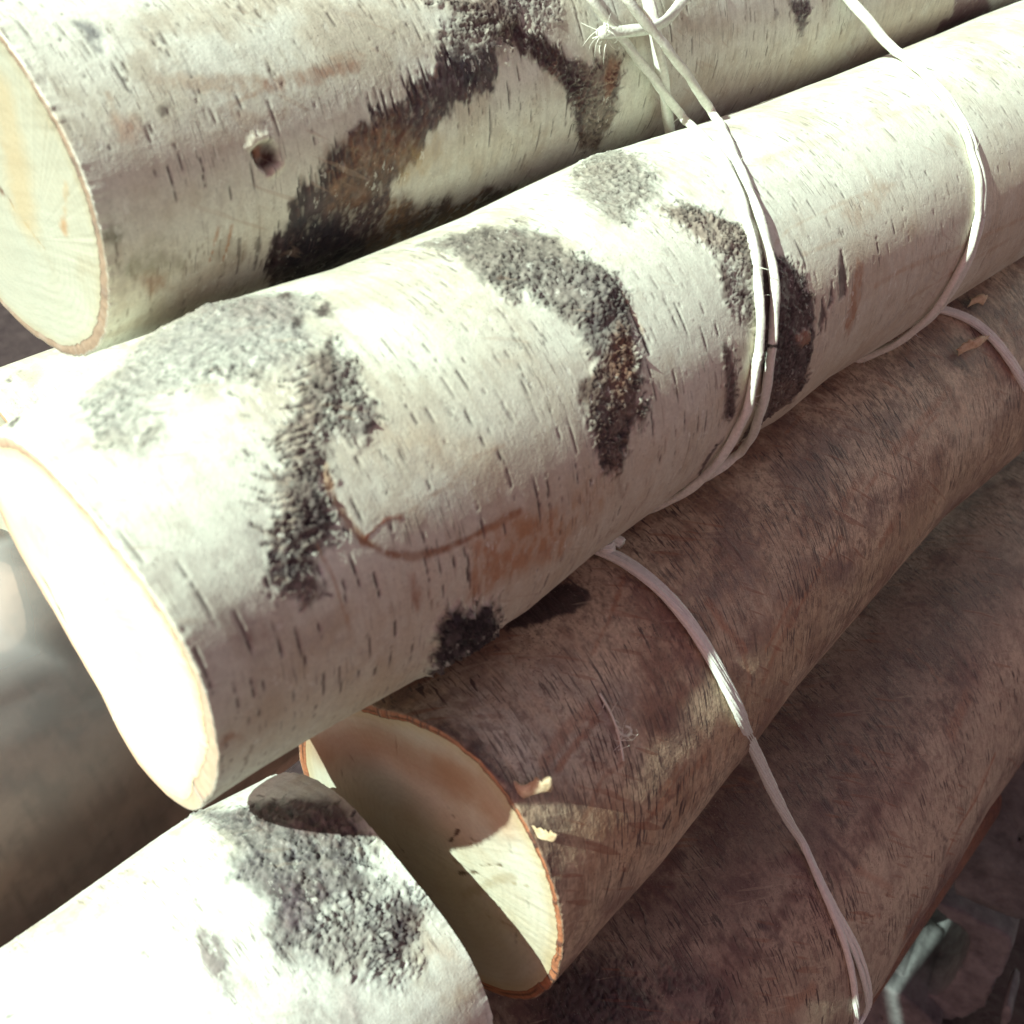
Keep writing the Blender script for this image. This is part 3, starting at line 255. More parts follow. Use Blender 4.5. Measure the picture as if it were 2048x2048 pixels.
{"col":[0.07,0.05,0.05],"amt":0.88679,"t":"dash","p":[0.25923,-0.00475],"L":0.00501,"w":0.00025},
{"col":[0.07,0.05,0.05],"amt":0.97157,"t":"dash","p":[0.19285,-0.02937],"L":0.00718,"w":0.00034},
{"col":[0.07,0.05,0.05],"amt":0.95532,"t":"dash","p":[0.11946,-0.036],"L":0.00808,"w":0.0002},
{"col":[0.07,0.05,0.05],"amt":0.81338,"t":"dash","p":[0.1254,-0.04035],"L":0.00736,"w":0.0002},
{"col":[0.07,0.05,0.05],"amt":0.97626,"t":"dash","p":[0.12843,-0.03149],"L":0.00666,"w":0.0002},
{"col":[0.07,0.05,0.05],"amt":0.83917,"t":"dash","p":[0.10606,-0.04618],"L":0.0079,"w":0.0002}],"grain":{"c0":[0.78,0.8,0.7],"c1":[0.74,0.74,0.6],"stains":[{"pts":[[0.01193,-0.02432],[0.0056,-0.02973]],"w":0.0007,"col":[0.12,0.07,0.05],"amt":0.9,"dep":0.0004}]},"rimtab":[[-180.0,-174.0,-168.0,-162.0,-156.0,-150.0,-144.0,-138.0,-132.0,-126.0,-120.0,-114.0,-108.0,-102.0,-96.0,-90.0,-84.0,-78.0,-72.0,-66.0,-60.0,-54.0,-48.0,-42.0,-36.0,-30.0,-24.0,-18.0,-12.0,-6.0,0,6.0,12.0,18.0,24.0,30.0,36.0,42.0,48.0,54.0,60.0,66.0,72.0,78.0,84.0,90.0,96.0,102.0,108.0,114.0,120.0,126.0,132.0,138.0,144.0,150.0,156.0,162.0,168.0,174.0],[-0.00708,-0.00624,-0.00518,-0.00326,0.00043,0.00476,0.00711,0.00748,0.0071,0.00634,0.00517,0.00378,0.00233,0.0009,-0.00042,-0.00134,-0.00167,-0.00163,-0.00146,-0.00115,-0.0006,0.00019,0.00118,0.00237,0.00367,0.00476,0.00527,0.00504,0.0041,0.0027,0.00118,-0.0002,-0.00133,-0.00223,-0.00301,-0.00377,-0.00451,-0.00526,-0.00601,-0.00673,-0.00733,-0.00767,-0.0077,-0.00756,-0.00738,-0.00719,-0.007,-0.00682,-0.00663,-0.00644,-0.00626,-0.00607,-0.00592,-0.00594,-0.00628,-0.00692,-0.00755,-0.00788,-0.00792,-0.00767]],"paint":{"c0":[0.8,0.84,0.74],"c1":[0.7,0.7,0.6],"c2":[0.52,0.46,0.36],"t1":0.42,"t2":0.5,"a2":0.5,"fv":0.22,"rv":0.12,"hf":0.0000600,"hm":0.00014,"hr":0.0000500,"peel":0.0000600,"lent":{"n":3400,"L":[0.002,0.013],"w":[0.00012,0.0003],"a":0.95,"c":[0.12,0.09,0.085],"gate":0.35}}},
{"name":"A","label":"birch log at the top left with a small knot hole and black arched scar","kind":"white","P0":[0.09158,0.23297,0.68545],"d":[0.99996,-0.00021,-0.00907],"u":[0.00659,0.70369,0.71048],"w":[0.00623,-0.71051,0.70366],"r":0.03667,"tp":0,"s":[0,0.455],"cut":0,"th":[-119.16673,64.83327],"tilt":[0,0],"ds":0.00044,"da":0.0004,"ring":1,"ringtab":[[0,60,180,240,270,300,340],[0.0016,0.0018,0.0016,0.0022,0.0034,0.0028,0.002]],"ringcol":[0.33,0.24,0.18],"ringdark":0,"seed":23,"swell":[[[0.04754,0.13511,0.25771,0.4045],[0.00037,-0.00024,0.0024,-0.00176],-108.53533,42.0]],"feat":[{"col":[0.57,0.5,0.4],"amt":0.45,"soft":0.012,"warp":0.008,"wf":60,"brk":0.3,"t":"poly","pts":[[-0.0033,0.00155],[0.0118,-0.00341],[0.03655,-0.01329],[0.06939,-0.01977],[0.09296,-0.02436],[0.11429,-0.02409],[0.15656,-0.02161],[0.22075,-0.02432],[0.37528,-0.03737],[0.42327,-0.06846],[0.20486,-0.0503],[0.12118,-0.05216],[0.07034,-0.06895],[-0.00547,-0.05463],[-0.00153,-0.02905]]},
{"col":[0.52,0.49,0.4],"amt":0.6,"soft":0.006,"warp":0.008,"wf":110,"brk":0.7,"t":"poly","pts":[[0.00362,-0.00167],[0.02202,-0.00552],[0.04751,-0.00482],[0.08078,-0.00404],[0.07914,-0.01471],[0.05434,-0.02012],[0.0353,-0.01621],[0.01862,-0.01222],[0.00324,-0.00944]]},
{"col":[0.4,0.28,0.2],"amt":0.6,"warp":0.001,"brk":0.7,"t":"stroke","pts":[[0.02284,-0.00402],[0.03492,-0.00755],[0.04522,-0.00899],[0.05555,-0.00895],[0.07061,-0.00817]],"w":0.00176},
{"col":[0.36,0.22,0.16],"amt":0.75,"warp":0.001,"brk":0.5,"t":"stroke","pts":[[0.0536,-0.01001],[0.06238,-0.00963],[0.06891,-0.00994]],"w":0.00141},
{"col":[0.26,0.12,0.08],"amt":0.85,"soft":0.0008,"warp":0.0014,"brk":0.4,"t":"poly","pts":[[0.04516,-0.00785],[0.05007,-0.00878],[0.04897,-0.01165],[0.04432,-0.01076]]},
{"col":[0.34,0.2,0.13],"amt":0.6,"brk":0.6,"t":"stroke","pts":[[0.03246,-0.01247],[0.03747,-0.01133],[0.04458,-0.01026]],"w":0.00061},
{"col":[0.42,0.3,0.22],"amt":0.45,"brk":0.7,"t":"stroke","pts":[[0.03494,-0.01403],[0.04074,-0.01573],[0.04887,-0.01575]],"w":0.00114},
{"col":[0.42,0.21,0.13],"amt":0.75,"soft":0.002,"warp":0.001,"brk":0.3,"t":"poly","pts":[[0.01052,-0.00897],[0.01395,-0.00995],[0.0145,-0.01237],[0.01181,-0.01455],[0.00955,-0.01331]]},
{"col":[0.45,0.33,0.24],"amt":0.5,"brk":0.6,"t":"stroke","pts":[[0.01176,-0.0045],[0.01079,-0.00954]],"w":0.00066},
{"col":[0.2,0.2,0.21],"amt":0.85,"soft":0.001,"warp":0.0016,"brk":0.5,"h":-0.0003,"t":"poly","pts":[[0.01503,0.01193],[0.01745,0.01089],[0.01884,0.00747],[0.0158,0.00308],[0.01417,0.00407],[0.01397,0.00788]]},
{"col":[0.13,0.1,0.09],"amt":0.9,"soft":0.0007,"warp":0.0006,"brk":0.2,"t":"poly","pts":[[0.01996,-0.00886],[0.02195,-0.00901],[0.02089,-0.01114],[0.01955,-0.01087]]},
{"col":[0.13,0.12,0.07],"amt":0.9,"soft":0.0012,"warp":0.0016,"brk":0.3,"t":"poly","pts":[[0.00012,-0.02795],[0.00382,-0.02766],[0.00474,-0.02976],[0.00314,-0.032],[0.00011,-0.0303]]},
{"col":[0.24,0.22,0.15],"amt":0.6,"soft":0.0018,"warp":0.003,"brk":0.6,"t":"poly","pts":[[0.00451,-0.03641],[0.00976,-0.03228],[0.01444,-0.03307],[0.00952,-0.0339],[0.01766,-0.04085],[0.02024,-0.04176],[0.01391,-0.04222],[0.00665,-0.03896]]},
{"col":[0.3,0.16,0.1],"amt":0.75,"soft":0.0018,"warp":0.0012,"brk":0.5,"t":"poly","pts":[[0.00719,-0.04011],[0.01265,-0.04142],[0.01442,-0.04568],[0.00911,-0.04575]]},
{"col":[0.34,0.28,0.22],"amt":0.55,"soft":0.0014,"warp":0.002,"brk":0.4,"t":"poly","pts":[[0.02548,-0.03573],[0.0307,-0.0373],[0.03377,-0.04376],[0.02863,-0.0464],[0.02409,-0.04038]]},
{"col":[0.42,0.19,0.09],"amt":0.8,"w1":0.4,"brk":0.3,"t":"stroke","pts":[[0.02557,-0.03455],[0.02347,-0.04153]],"w":0.00042},
{"col":[0.42,0.19,0.09],"amt":0.8,"w1":0.4,"brk":0.3,"t":"stroke","pts":[[0.02881,-0.03489],[0.02664,-0.0441]],"w":0.00032},
{"col":[0.07,0.05,0.05],"amt":0.8,"w1":0.4,"brk":0.3,"t":"stroke","pts":[[0.03588,-0.04023],[0.03583,-0.04941]],"w":0.00067},
{"col":[0.07,0.05,0.05],"amt":0.8,"w1":0.4,"brk":0.3,"t":"stroke","pts":[[0.0307,-0.03858],[0.031,-0.0482]],"w":0.00033},
{"col":[0.07,0.05,0.05],"amt":0.8,"w1":0.4,"brk":0.3,"t":"stroke","pts":[[0.07632,-0.04769],[0.07636,-0.05578]],"w":0.00037},
{"mode":"fur","soft":0.0012,"warp":0.0035,"wf":400,"wa":0.3,"col":[0.065,0.045,0.05],"col2":[0.18,0.1,0.065],"k2":0.45,"amt":1,"seed":3,"t":"poly","pts":[[0.10019,-0.00925],[0.09313,-0.01301],[0.08305,-0.01717],[0.07837,-0.01892],[0.07285,-0.01873],[0.06818,-0.02124],[0.06141,-0.02382],[0.05633,-0.0267],[0.05316,-0.0312],[0.04832,-0.03237],[0.04426,-0.03434],[0.04324,-0.03916],[0.04059,-0.04177],[0.03899,-0.04568],[0.04113,-0.05609],[0.04701,-0.06933],[0.07034,-0.06895],[0.09017,-0.06938],[0.07352,-0.04936],[0.07386,-0.04205],[0.07397,-0.03779],[0.07786,-0.03477],[0.0803,-0.03151],[0.08476,-0.02755],[0.09307,-0.02378],[0.10698,-0.02182],[0.10973,-0.01708],[0.11094,-0.01102],[0.10614,-0.0115]]},
{"mode":"fur","soft":0.003,"warp":0.006,"wf":200,"col":[0.1,0.07,0.06],"col2":[0.24,0.14,0.07],"amt":0.75,"seed":5,"t":"poly","pts":[[0.07352,-0.04936],[0.07443,-0.04074],[0.08283,-0.04647],[0.09676,-0.04946],[0.12118,-0.05216],[0.1322,-0.06653],[0.09749,-0.06882],[0.06997,-0.06885]]},
{"mode":"fur","k2":0.9,"col":[0.12,0.065,0.045],"col2":[0.21,0.12,0.075],"amt":0.75,"soft":0.004,"warp":0.003,"wf":200,"brk":0.5,"t":"poly","pts":[[0.05715,-0.02631],[0.06529,-0.02349],[0.0762,-0.024],[0.08052,-0.02787],[0.07533,-0.03415],[0.06923,-0.03926],[0.06236,-0.04152],[0.05497,-0.03795],[0.05352,-0.03128]]},
{"mode":"flat","col":[0.46,0.3,0.12],"amt":0.6,"soft":0.003,"warp":0.003,"brk":0.5,"t":"poly","pts":[[0.07951,-0.03009],[0.088,-0.03072],[0.08736,-0.03578],[0.07899,-0.03775],[0.07482,-0.03802]]},
{"mode":"fur","soft":0.001,"warp":0.002,"col":[0.03,0.022,0.03],"k2":0.1,"amt":0.9,"seed":8,"t":"poly","pts":[[0.09552,-0.01342],[0.11009,-0.01279],[0.10882,-0.02],[0.09822,-0.02053]]},
{"mode":"fur","soft":0.003,"warp":0.003,"col":[0.022,0.018,0.026],"k2":0.1,"amt":0.9,"seed":9,"t":"poly","pts":[[0.04324,-0.03916],[0.05199,-0.03842],[0.06378,-0.0475],[0.08119,-0.06944],[0.06312,-0.06929],[0.04537,-0.06554]]},
{"col":[0.05,0.035,0.04],"amt":1,"t":"dash","p":[0.07181,-0.02041],"L":0.00928,"w":0.00024},
{"col":[0.05,0.035,0.04],"amt":1,"t":"dash","p":[0.03934,-0.04776],"L":0.01039,"w":0.00028},
{"col":[0.05,0.035,0.04],"amt":1,"t":"dash","p":[0.05422,-0.03103],"L":0.00385,"w":0.00027},
{"col":[0.05,0.035,0.04],"amt":1,"t":"dash","p":[0.05308,-0.03085],"L":0.00745,"w":0.00021},
{"col":[0.05,0.035,0.04],"amt":1,"t":"dash","p":[0.07607,-0.0193],"L":0.0091,"w":0.00047},
{"col":[0.05,0.035,0.04],"amt":1,"t":"dash","p":[0.04782,-0.03298],"L":0.00629,"w":0.00043},
{"col":[0.05,0.035,0.04],"amt":1,"t":"dash","p":[0.05787,-0.02741],"L":0.01002,"w":0.0004},
{"col":[0.05,0.035,0.04],"amt":1,"t":"dash","p":[0.04809,-0.03371],"L":0.00995,"w":0.00028},
{"col":[0.05,0.035,0.04],"amt":1,"t":"dash","p":[0.04446,-0.03517],"L":0.00513,"w":0.0004},
{"col":[0.05,0.035,0.04],"amt":1,"t":"dash","p":[0.08157,-0.01883],"L":0.00781,"w":0.00029},
{"col":[0.05,0.035,0.04],"amt":1,"t":"dash","p":[0.0469,-0.03304],"L":0.01109,"w":0.00023},
{"col":[0.05,0.035,0.04],"amt":1,"t":"dash","p":[0.04536,-0.03444],"L":0.00412,"w":0.0002},
{"col":[0.05,0.035,0.04],"amt":1,"t":"dash","p":[0.04111,-0.04266],"L":0.01341,"w":0.00023},
{"col":[0.05,0.035,0.04],"amt":1,"t":"dash","p":[0.05021,-0.03192],"L":0.01099,"w":0.00039},
{"col":[0.05,0.035,0.04],"amt":1,"t":"dash","p":[0.08684,-0.01578],"L":0.00907,"w":0.00037},
{"col":[0.05,0.035,0.04],"amt":1,"t":"dash","p":[0.03991,-0.04196],"L":0.00822,"w":0.00035},
{"col":[0.05,0.035,0.04],"amt":1,"t":"dash","p":[0.04101,-0.05084],"L":0.00828,"w":0.00028},
{"col":[0.05,0.035,0.04],"amt":1,"t":"dash","p":[0.04854,-0.03239],"L":0.00691,"w":0.00029},
{"col":[0.05,0.035,0.04],"amt":1,"t":"dash","p":[0.04043,-0.04292],"L":0.00476,"w":0.00024},
{"col":[0.05,0.035,0.04],"amt":1,"t":"dash","p":[0.05386,-0.03114],"L":0.00658,"w":0.00045},
{"col":[0.05,0.035,0.04],"amt":1,"t":"dash","p":[0.04684,-0.03405],"L":0.01157,"w":0.00045},
{"col":[0.05,0.035,0.04],"amt":1,"t":"dash","p":[0.04836,-0.0335],"L":0.00591,"w":0.00024},
{"col":[0.05,0.035,0.04],"amt":1,"t":"dash","p":[0.04128,-0.05103],"L":0.00842,"w":0.00028},
{"col":[0.05,0.035,0.04],"amt":1,"t":"dash","p":[0.08258,-0.01764],"L":0.00759,"w":0.00047},
{"col":[0.05,0.035,0.04],"amt":1,"t":"dash","p":[0.07379,-0.01959],"L":0.00427,"w":0.0002},
{"col":[0.05,0.035,0.04],"amt":1,"t":"dash","p":[0.06899,-0.02151],"L":0.01067,"w":0.00027},
{"col":[0.05,0.035,0.04],"amt":1,"t":"dash","p":[0.04036,-0.04798],"L":0.01214,"w":0.00046},
{"col":[0.05,0.035,0.04],"amt":1,"t":"dash","p":[0.04034,-0.04714],"L":0.01228,"w":0.00039},
{"col":[0.05,0.035,0.04],"amt":1,"t":"dash","p":[0.05246,-0.03248],"L":0.0104,"w":0.00032},
{"col":[0.05,0.035,0.04],"amt":1,"t":"dash","p":[0.09347,-0.01199],"L":0.00559,"w":0.00031},
{"col":[0.05,0.035,0.04],"amt":1,"t":"dash","p":[0.04548,-0.03612],"L":0.0072,"w":0.0003},
{"col":[0.05,0.035,0.04],"amt":1,"t":"dash","p":[0.09833,-0.01224],"L":0.01092,"w":0.00024},
{"col":[0.05,0.035,0.04],"amt":1,"t":"dash","p":[0.08331,-0.01714],"L":0.00531,"w":0.00035},
{"col":[0.05,0.035,0.04],"amt":1,"t":"dash","p":[0.05693,-0.02826],"L":0.00979,"w":0.00046},
{"col":[0.05,0.035,0.04],"amt":1,"t":"dash","p":[0.04522,-0.03616],"L":0.00714,"w":0.00042},
{"col":[0.05,0.035,0.04],"amt":1,"t":"dash","p":[0.0409,-0.04522],"L":0.01097,"w":0.00044},
{"col":[0.05,0.035,0.04],"amt":1,"t":"dash","p":[0.07155,-0.01929],"L":0.00782,"w":0.0002},
{"col":[0.05,0.035,0.04],"amt":1,"t":"dash","p":[0.04665,-0.03225],"L":0.00886,"w":0.00027},
{"col":[0.05,0.035,0.04],"amt":1,"t":"dash","p":[0.04074,-0.05042],"L":0.01496,"w":0.00044},
{"col":[0.05,0.035,0.04],"amt":1,"t":"dash","p":[0.04093,-0.04888],"L":0.0129,"w":0.00036},
{"col":[0.05,0.035,0.04],"amt":1,"t":"dash","p":[0.05522,-0.03142],"L":0.00446,"w":0.00038},
{"col":[0.05,0.035,0.04],"amt":1,"t":"dash","p":[0.05567,-0.02857],"L":0.00554,"w":0.00024},
{"col":[0.05,0.035,0.04],"amt":1,"t":"dash","p":[0.0944,-0.01239],"L":0.00887,"w":0.00023},
{"col":[0.05,0.035,0.04],"amt":1,"t":"dash","p":[0.04094,-0.04511],"L":0.01314,"w":0.00036},
{"col":[0.05,0.035,0.04],"amt":1,"t":"dash","p":[0.04672,-0.03217],"L":0.00407,"w":0.00031},
{"col":[0.05,0.035,0.04],"amt":1,"t":"dash","p":[0.08309,-0.01646],"L":0.00903,"w":0.00043},
{"col":[0.05,0.035,0.04],"amt":1,"t":"dash","p":[0.07125,-0.01962],"L":0.0038,"w":0.0003},
{"col":[0.05,0.035,0.04],"amt":1,"t":"dash","p":[0.04401,-0.04089],"L":0.0106,"w":0.0004},
{"col":[0.05,0.035,0.04],"amt":1,"t":"dash","p":[0.04424,-0.03794],"L":0.00434,"w":0.00043},
{"col":[0.05,0.035,0.04],"amt":1,"t":"dash","p":[0.07349,-0.01942],"L":0.00805,"w":0.00043},
{"col":[0.05,0.035,0.04],"amt":1,"t":"dash","p":[0.0699,-0.02143],"L":0.00724,"w":0.0002},
{"col":[0.05,0.035,0.04],"amt":1,"t":"dash","p":[0.07378,-0.01766],"L":0.00449,"w":0.0004},
{"col":[0.05,0.035,0.04],"amt":1,"t":"dash","p":[0.09167,-0.01532],"L":0.00436,"w":0.00026},
{"col":[0.05,0.035,0.04],"amt":1,"t":"dash","p":[0.04578,-0.03472],"L":0.00486,"w":0.00028},
{"col":[0.05,0.035,0.04],"amt":1,"t":"dash","p":[0.05884,-0.02729],"L":0.00546,"w":0.00042},
{"col":[0.05,0.035,0.04],"amt":1,"t":"dash","p":[0.08765,-0.01669],"L":0.00781,"w":0.00039},
{"col":[0.05,0.035,0.04],"amt":1,"t":"dash","p":[0.0391,-0.04918],"L":0.00737,"w":0.00039},
{"col":[0.05,0.035,0.04],"amt":1,"t":"dash","p":[0.09835,-0.01173],"L":0.00528,"w":0.00021},
{"col":[0.05,0.035,0.04],"amt":1,"t":"dash","p":[0.06956,-0.01967],"L":0.00784,"w":0.00029},
{"col":[0.05,0.035,0.04],"amt":1,"t":"dash","p":[0.08089,-0.01695],"L":0.01046,"w":0.00039},
{"col":[0.05,0.035,0.04],"amt":1,"t":"dash","p":[0.09614,-0.01214],"L":0.00869,"w":0.00045},
{"col":[0.05,0.035,0.04],"amt":1,"t":"dash","p":[0.08714,-0.01615],"L":0.00714,"w":0.00035},
{"col":[0.05,0.035,0.04],"amt":1,"t":"dash","p":[0.05314,-0.03064],"L":0.01011,"w":0.00039},
{"col":[0.05,0.035,0.04],"amt":1,"t":"dash","p":[0.0958,-0.01198],"L":0.00549,"w":0.00037},
{"mode":"crackle","soft":0.0012,"warp":0.002,"cs":[500,500],"lump":[0.2,0.14,0.12],"crk":[0.03,0.02,0.02],"fill":0.95,"h":0.001,"rise":0.0006,"seed":11,"t":"poly","pts":[[0.09683,0.00153],[0.12354,-0.00288],[0.1196,-0.00917],[0.11498,-0.01039],[0.10823,-0.00466],[0.1031,-0.00172]]},
{"mode":"crackle","soft":0.0015,"warp":0.002,"cs":[420,620],"cw":0.3,"lump":[0.48,0.46,0.4],"crk":[0.07,0.05,0.05],"fill":0.85,"h":0.001,"seed":12,"t":"poly","pts":[[0.09388,-0.0082],[0.10341,-0.00387],[0.11318,-0.00546],[0.11927,-0.00978],[0.11392,-0.01467],[0.11064,-0.01161],[0.10254,-0.01153]]},
{"mode":"crackle","soft":0.004,"warp":0.003,"cs":[350,520],"lump":[0.46,0.45,0.42],"crk":[0.12,0.1,0.1],"fill":0.75,"h":0.0012,"seed":13,"t":"poly","pts":[[0.12124,0.00289],[0.13713,-0.00048],[0.1374,-0.00925],[0.12827,-0.0112],[0.12418,-0.00789],[0.11922,-0.00364]]},
{"mode":"crackle","soft":0.001,"warp":0.003,"wf":380,"cs":[520,420],"cw":0.34,"lump":[0.3,0.23,0.18],"cv":1,"crk":[0.04,0.025,0.03],"fill":0.93,"h":0.0009,"hd":0.0008,"seed":14,"t":"poly","pts":[[0.11476,-0.00774],[0.12104,-0.00671],[0.12401,-0.01184],[0.12968,-0.01469],[0.1348,-0.01745],[0.1376,-0.0205],[0.14527,-0.02243],[0.15419,-0.02223],[0.15758,-0.02448],[0.15785,-0.02657],[0.15646,-0.0312],[0.15741,-0.0373],[0.15537,-0.04333],[0.15437,-0.04858],[0.14626,-0.04675],[0.14067,-0.03825],[0.13545,-0.03001],[0.13431,-0.02449],[0.12796,-0.01985],[0.12221,-0.01604],[0.117,-0.01455],[0.11282,-0.01133]]},
{"mode":"fur","soft":0.0012,"warp":0.002,"col":[0.06,0.04,0.04],"col2":[0.22,0.11,0.07],"amt":0.85,"seed":16,"t":"poly","pts":[[0.11856,-0.00767],[0.12401,-0.01184],[0.12956,-0.01499],[0.13798,-0.02121],[0.13837,-0.02719],[0.14312,-0.03727],[0.14535,-0.04513],[0.13843,-0.03625],[0.13467,-0.02652],[0.12692,-0.02],[0.11879,-0.01485]]},
{"mode":"flat","col":[0.36,0.18,0.11],"amt":0.6,"soft":0.0012,"warp":0.001,"t":"poly","pts":[[0.15309,-0.02206],[0.15685,-0.02368],[0.15459,-0.03015],[0.15103,-0.03303],[0.14932,-0.02713]]},
{"col":[0.08,0.055,0.05],"amt":0.9,"t":"dash","p":[0.12191,-0.00915],"L":0.00515,"w":0.00027},
{"col":[0.08,0.055,0.05],"amt":0.9,"t":"dash","p":[0.13813,-0.0375],"L":0.01047,"w":0.00021},
{"col":[0.08,0.055,0.05],"amt":0.9,"t":"dash","p":[0.11271,-0.00814],"L":0.00721,"w":0.0003},
{"col":[0.08,0.055,0.05],"amt":0.9,"t":"dash","p":[0.12696,-0.01559],"L":0.00729,"w":0.00022},
{"col":[0.08,0.055,0.05],"amt":0.9,"t":"dash","p":[0.11879,-0.00833],"L":0.00508,"w":0.00022},
{"col":[0.08,0.055,0.05],"amt":0.9,"t":"dash","p":[0.11595,-0.00933],"L":0.00724,"w":0.00022},
{"col":[0.08,0.055,0.05],"amt":0.9,"t":"dash","p":[0.11718,-0.00831],"L":0.00825,"w":0.00023},
{"col":[0.08,0.055,0.05],"amt":0.9,"t":"dash","p":[0.14161,-0.03928],"L":0.00809,"w":0.00027},
{"col":[0.08,0.055,0.05],"amt":0.9,"t":"dash","p":[0.13502,-0.01796],"L":0.00571,"w":0.00029},
{"col":[0.08,0.055,0.05],"amt":0.9,"t":"dash","p":[0.11758,-0.0068],"L":0.00468,"w":0.00022},
{"col":[0.08,0.055,0.05],"amt":0.9,"t":"dash","p":[0.12421,-0.01155],"L":0.00503,"w":0.00026},
{"col":[0.08,0.055,0.05],"amt":0.9,"t":"dash","p":[0.13351,-0.02056],"L":0.00464,"w":0.00022},
{"col":[0.08,0.055,0.05],"amt":0.9,"t":"dash","p":[0.13131,-0.01747],"L":0.00824,"w":0.0002},
{"col":[0.08,0.055,0.05],"amt":0.9,"t":"dash","p":[0.12553,-0.01753],"L":0.00655,"w":0.00032},
{"col":[0.08,0.055,0.05],"amt":0.9,"t":"dash","p":[0.12052,-0.00925],"L":0.00328,"w":0.00028},
{"col":[0.08,0.055,0.05],"amt":0.9,"t":"dash","p":[0.13573,-0.03569],"L":0.00886,"w":0.00027},
{"col":[0.08,0.055,0.05],"amt":0.9,"t":"dash","p":[0.13021,-0.01605],"L":0.00587,"w":0.0003},
{"col":[0.08,0.055,0.05],"amt":0.9,"t":"dash","p":[0.12139,-0.00913],"L":0.00709,"w":0.00031},
{"col":[0.08,0.055,0.05],"amt":0.9,"t":"dash","p":[0.13707,-0.03416],"L":0.00342,"w":0.00026},
{"col":[0.08,0.055,0.05],"amt":0.9,"t":"dash","p":[0.13994,-0.03101],"L":0.00618,"w":0.0002},
{"col":[0.08,0.055,0.05],"amt":0.9,"t":"dash","p":[0.12946,-0.01476],"L":0.00808,"w":0.00031},
{"col":[0.08,0.055,0.05],"amt":0.9,"t":"dash","p":[0.13506,-0.0321],"L":0.00944,"w":0.00033},
{"col":[0.08,0.055,0.05],"amt":0.9,"t":"dash","p":[0.11248,-0.00546],"L":0.00603,"w":0.00022},
{"col":[0.08,0.055,0.05],"amt":0.9,"t":"dash","p":[0.11802,-0.00878],"L":0.00669,"w":0.00023},
{"col":[0.08,0.055,0.05],"amt":0.9,"t":"dash","p":[0.13305,-0.01667],"L":0.00568,"w":0.0002},
{"col":[0.08,0.055,0.05],"amt":0.9,"t":"dash","p":[0.11999,-0.00758],"L":0.00501,"w":0.0002},
{"col":[0.08,0.055,0.05],"amt":0.9,"t":"dash","p":[0.12998,-0.01964],"L":0.00346,"w":0.00032},
{"col":[0.08,0.055,0.05],"amt":0.9,"t":"dash","p":[0.12149,-0.00927],"L":0.00551,"w":0.0002},
{"col":[0.08,0.055,0.05],"amt":0.9,"t":"dash","p":[0.12556,-0.01422],"L":0.00617,"w":0.0002},
{"col":[0.08,0.055,0.05],"amt":0.9,"t":"dash","p":[0.13182,-0.0201],"L":0.00702,"w":0.00025},
{"col":[0.08,0.055,0.05],"amt":0.9,"t":"dash","p":[0.13317,-0.018],"L":0.00886,"w":0.00027},
{"col":[0.08,0.055,0.05],"amt":0.9,"t":"dash","p":[0.1389,-0.02537],"L":0.00527,"w":0.00022},
{"col":[0.08,0.055,0.05],"amt":0.9,"t":"dash","p":[0.12197,-0.0119],"L":0.0042,"w":0.00023},
{"col":[0.08,0.055,0.05],"amt":0.9,"t":"dash","p":[0.12128,-0.0128],"L":0.00481,"w":0.00029},
{"col":[0.08,0.055,0.05],"amt":0.9,"t":"dash","p":[0.1355,-0.03058],"L":0.00443,"w":0.0002},
{"col":[0.08,0.055,0.05],"amt":0.9,"t":"dash","p":[0.13831,-0.03894],"L":0.00984,"w":0.0002},
{"col":[0.08,0.055,0.05],"amt":0.9,"t":"dash","p":[0.13569,-0.02028],"L":0.00458,"w":0.00032},
{"col":[0.08,0.055,0.05],"amt":0.9,"t":"dash","p":[0.12392,-0.01411],"L":0.00731,"w":0.0002},
{"col":[0.08,0.055,0.05],"amt":0.9,"t":"dash","p":[0.12019,-0.0064],"L":0.00333,"w":0.0002},
{"col":[0.08,0.055,0.05],"amt":0.9,"t":"dash","p":[0.14347,-0.04429],"L":0.00821,"w":0.00034},
{"col":[0.08,0.055,0.05],"amt":0.9,"t":"dash","p":[0.12223,-0.01414],"L":0.00296,"w":0.00021},
{"col":[0.08,0.055,0.05],"amt":0.9,"t":"dash","p":[0.1366,-0.02701],"L":0.00916,"w":0.00024},
{"col":[0.08,0.055,0.05],"amt":0.9,"t":"dash","p":[0.13531,-0.02336],"L":0.00552,"w":0.0002},
{"col":[0.08,0.055,0.05],"amt":0.9,"t":"dash","p":[0.11506,-0.00522],"L":0.00571,"w":0.00027},
{"col":[0.08,0.055,0.05],"amt":0.9,"t":"dash","p":[0.13875,-0.02652],"L":0.00746,"w":0.00031},
{"col":[0.08,0.055,0.05],"amt":0.9,"t":"dash","p":[0.12868,-0.01338],"L":0.00852,"w":0.0003},
{"col":[0.08,0.055,0.05],"amt":0.9,"t":"dash","p":[0.14589,-0.04378],"L":0.00722,"w":0.0003},
{"col":[0.08,0.055,0.05],"amt":0.9,"t":"dash","p":[0.13913,-0.03505],"L":0.0098,"w":0.00022},
{"col":[0.08,0.055,0.05],"amt":0.9,"t":"dash","p":[0.11973,-0.01449],"L":0.00664,"w":0.00026},
{"col":[0.08,0.055,0.05],"amt":0.9,"t":"dash","p":[0.11972,-0.01045],"L":0.00814,"w":0.00021},
{"col":[0.08,0.055,0.05],"amt":0.9,"t":"dash","p":[0.12543,-0.01659],"L":0.00372,"w":0.0003},
{"col":[0.08,0.055,0.05],"amt":0.9,"t":"dash","p":[0.11511,-0.00812],"L":0.00571,"w":0.00027},
{"col":[0.08,0.055,0.05],"amt":0.9,"t":"dash","p":[0.12038,-0.01101],"L":0.00452,"w":0.00027},
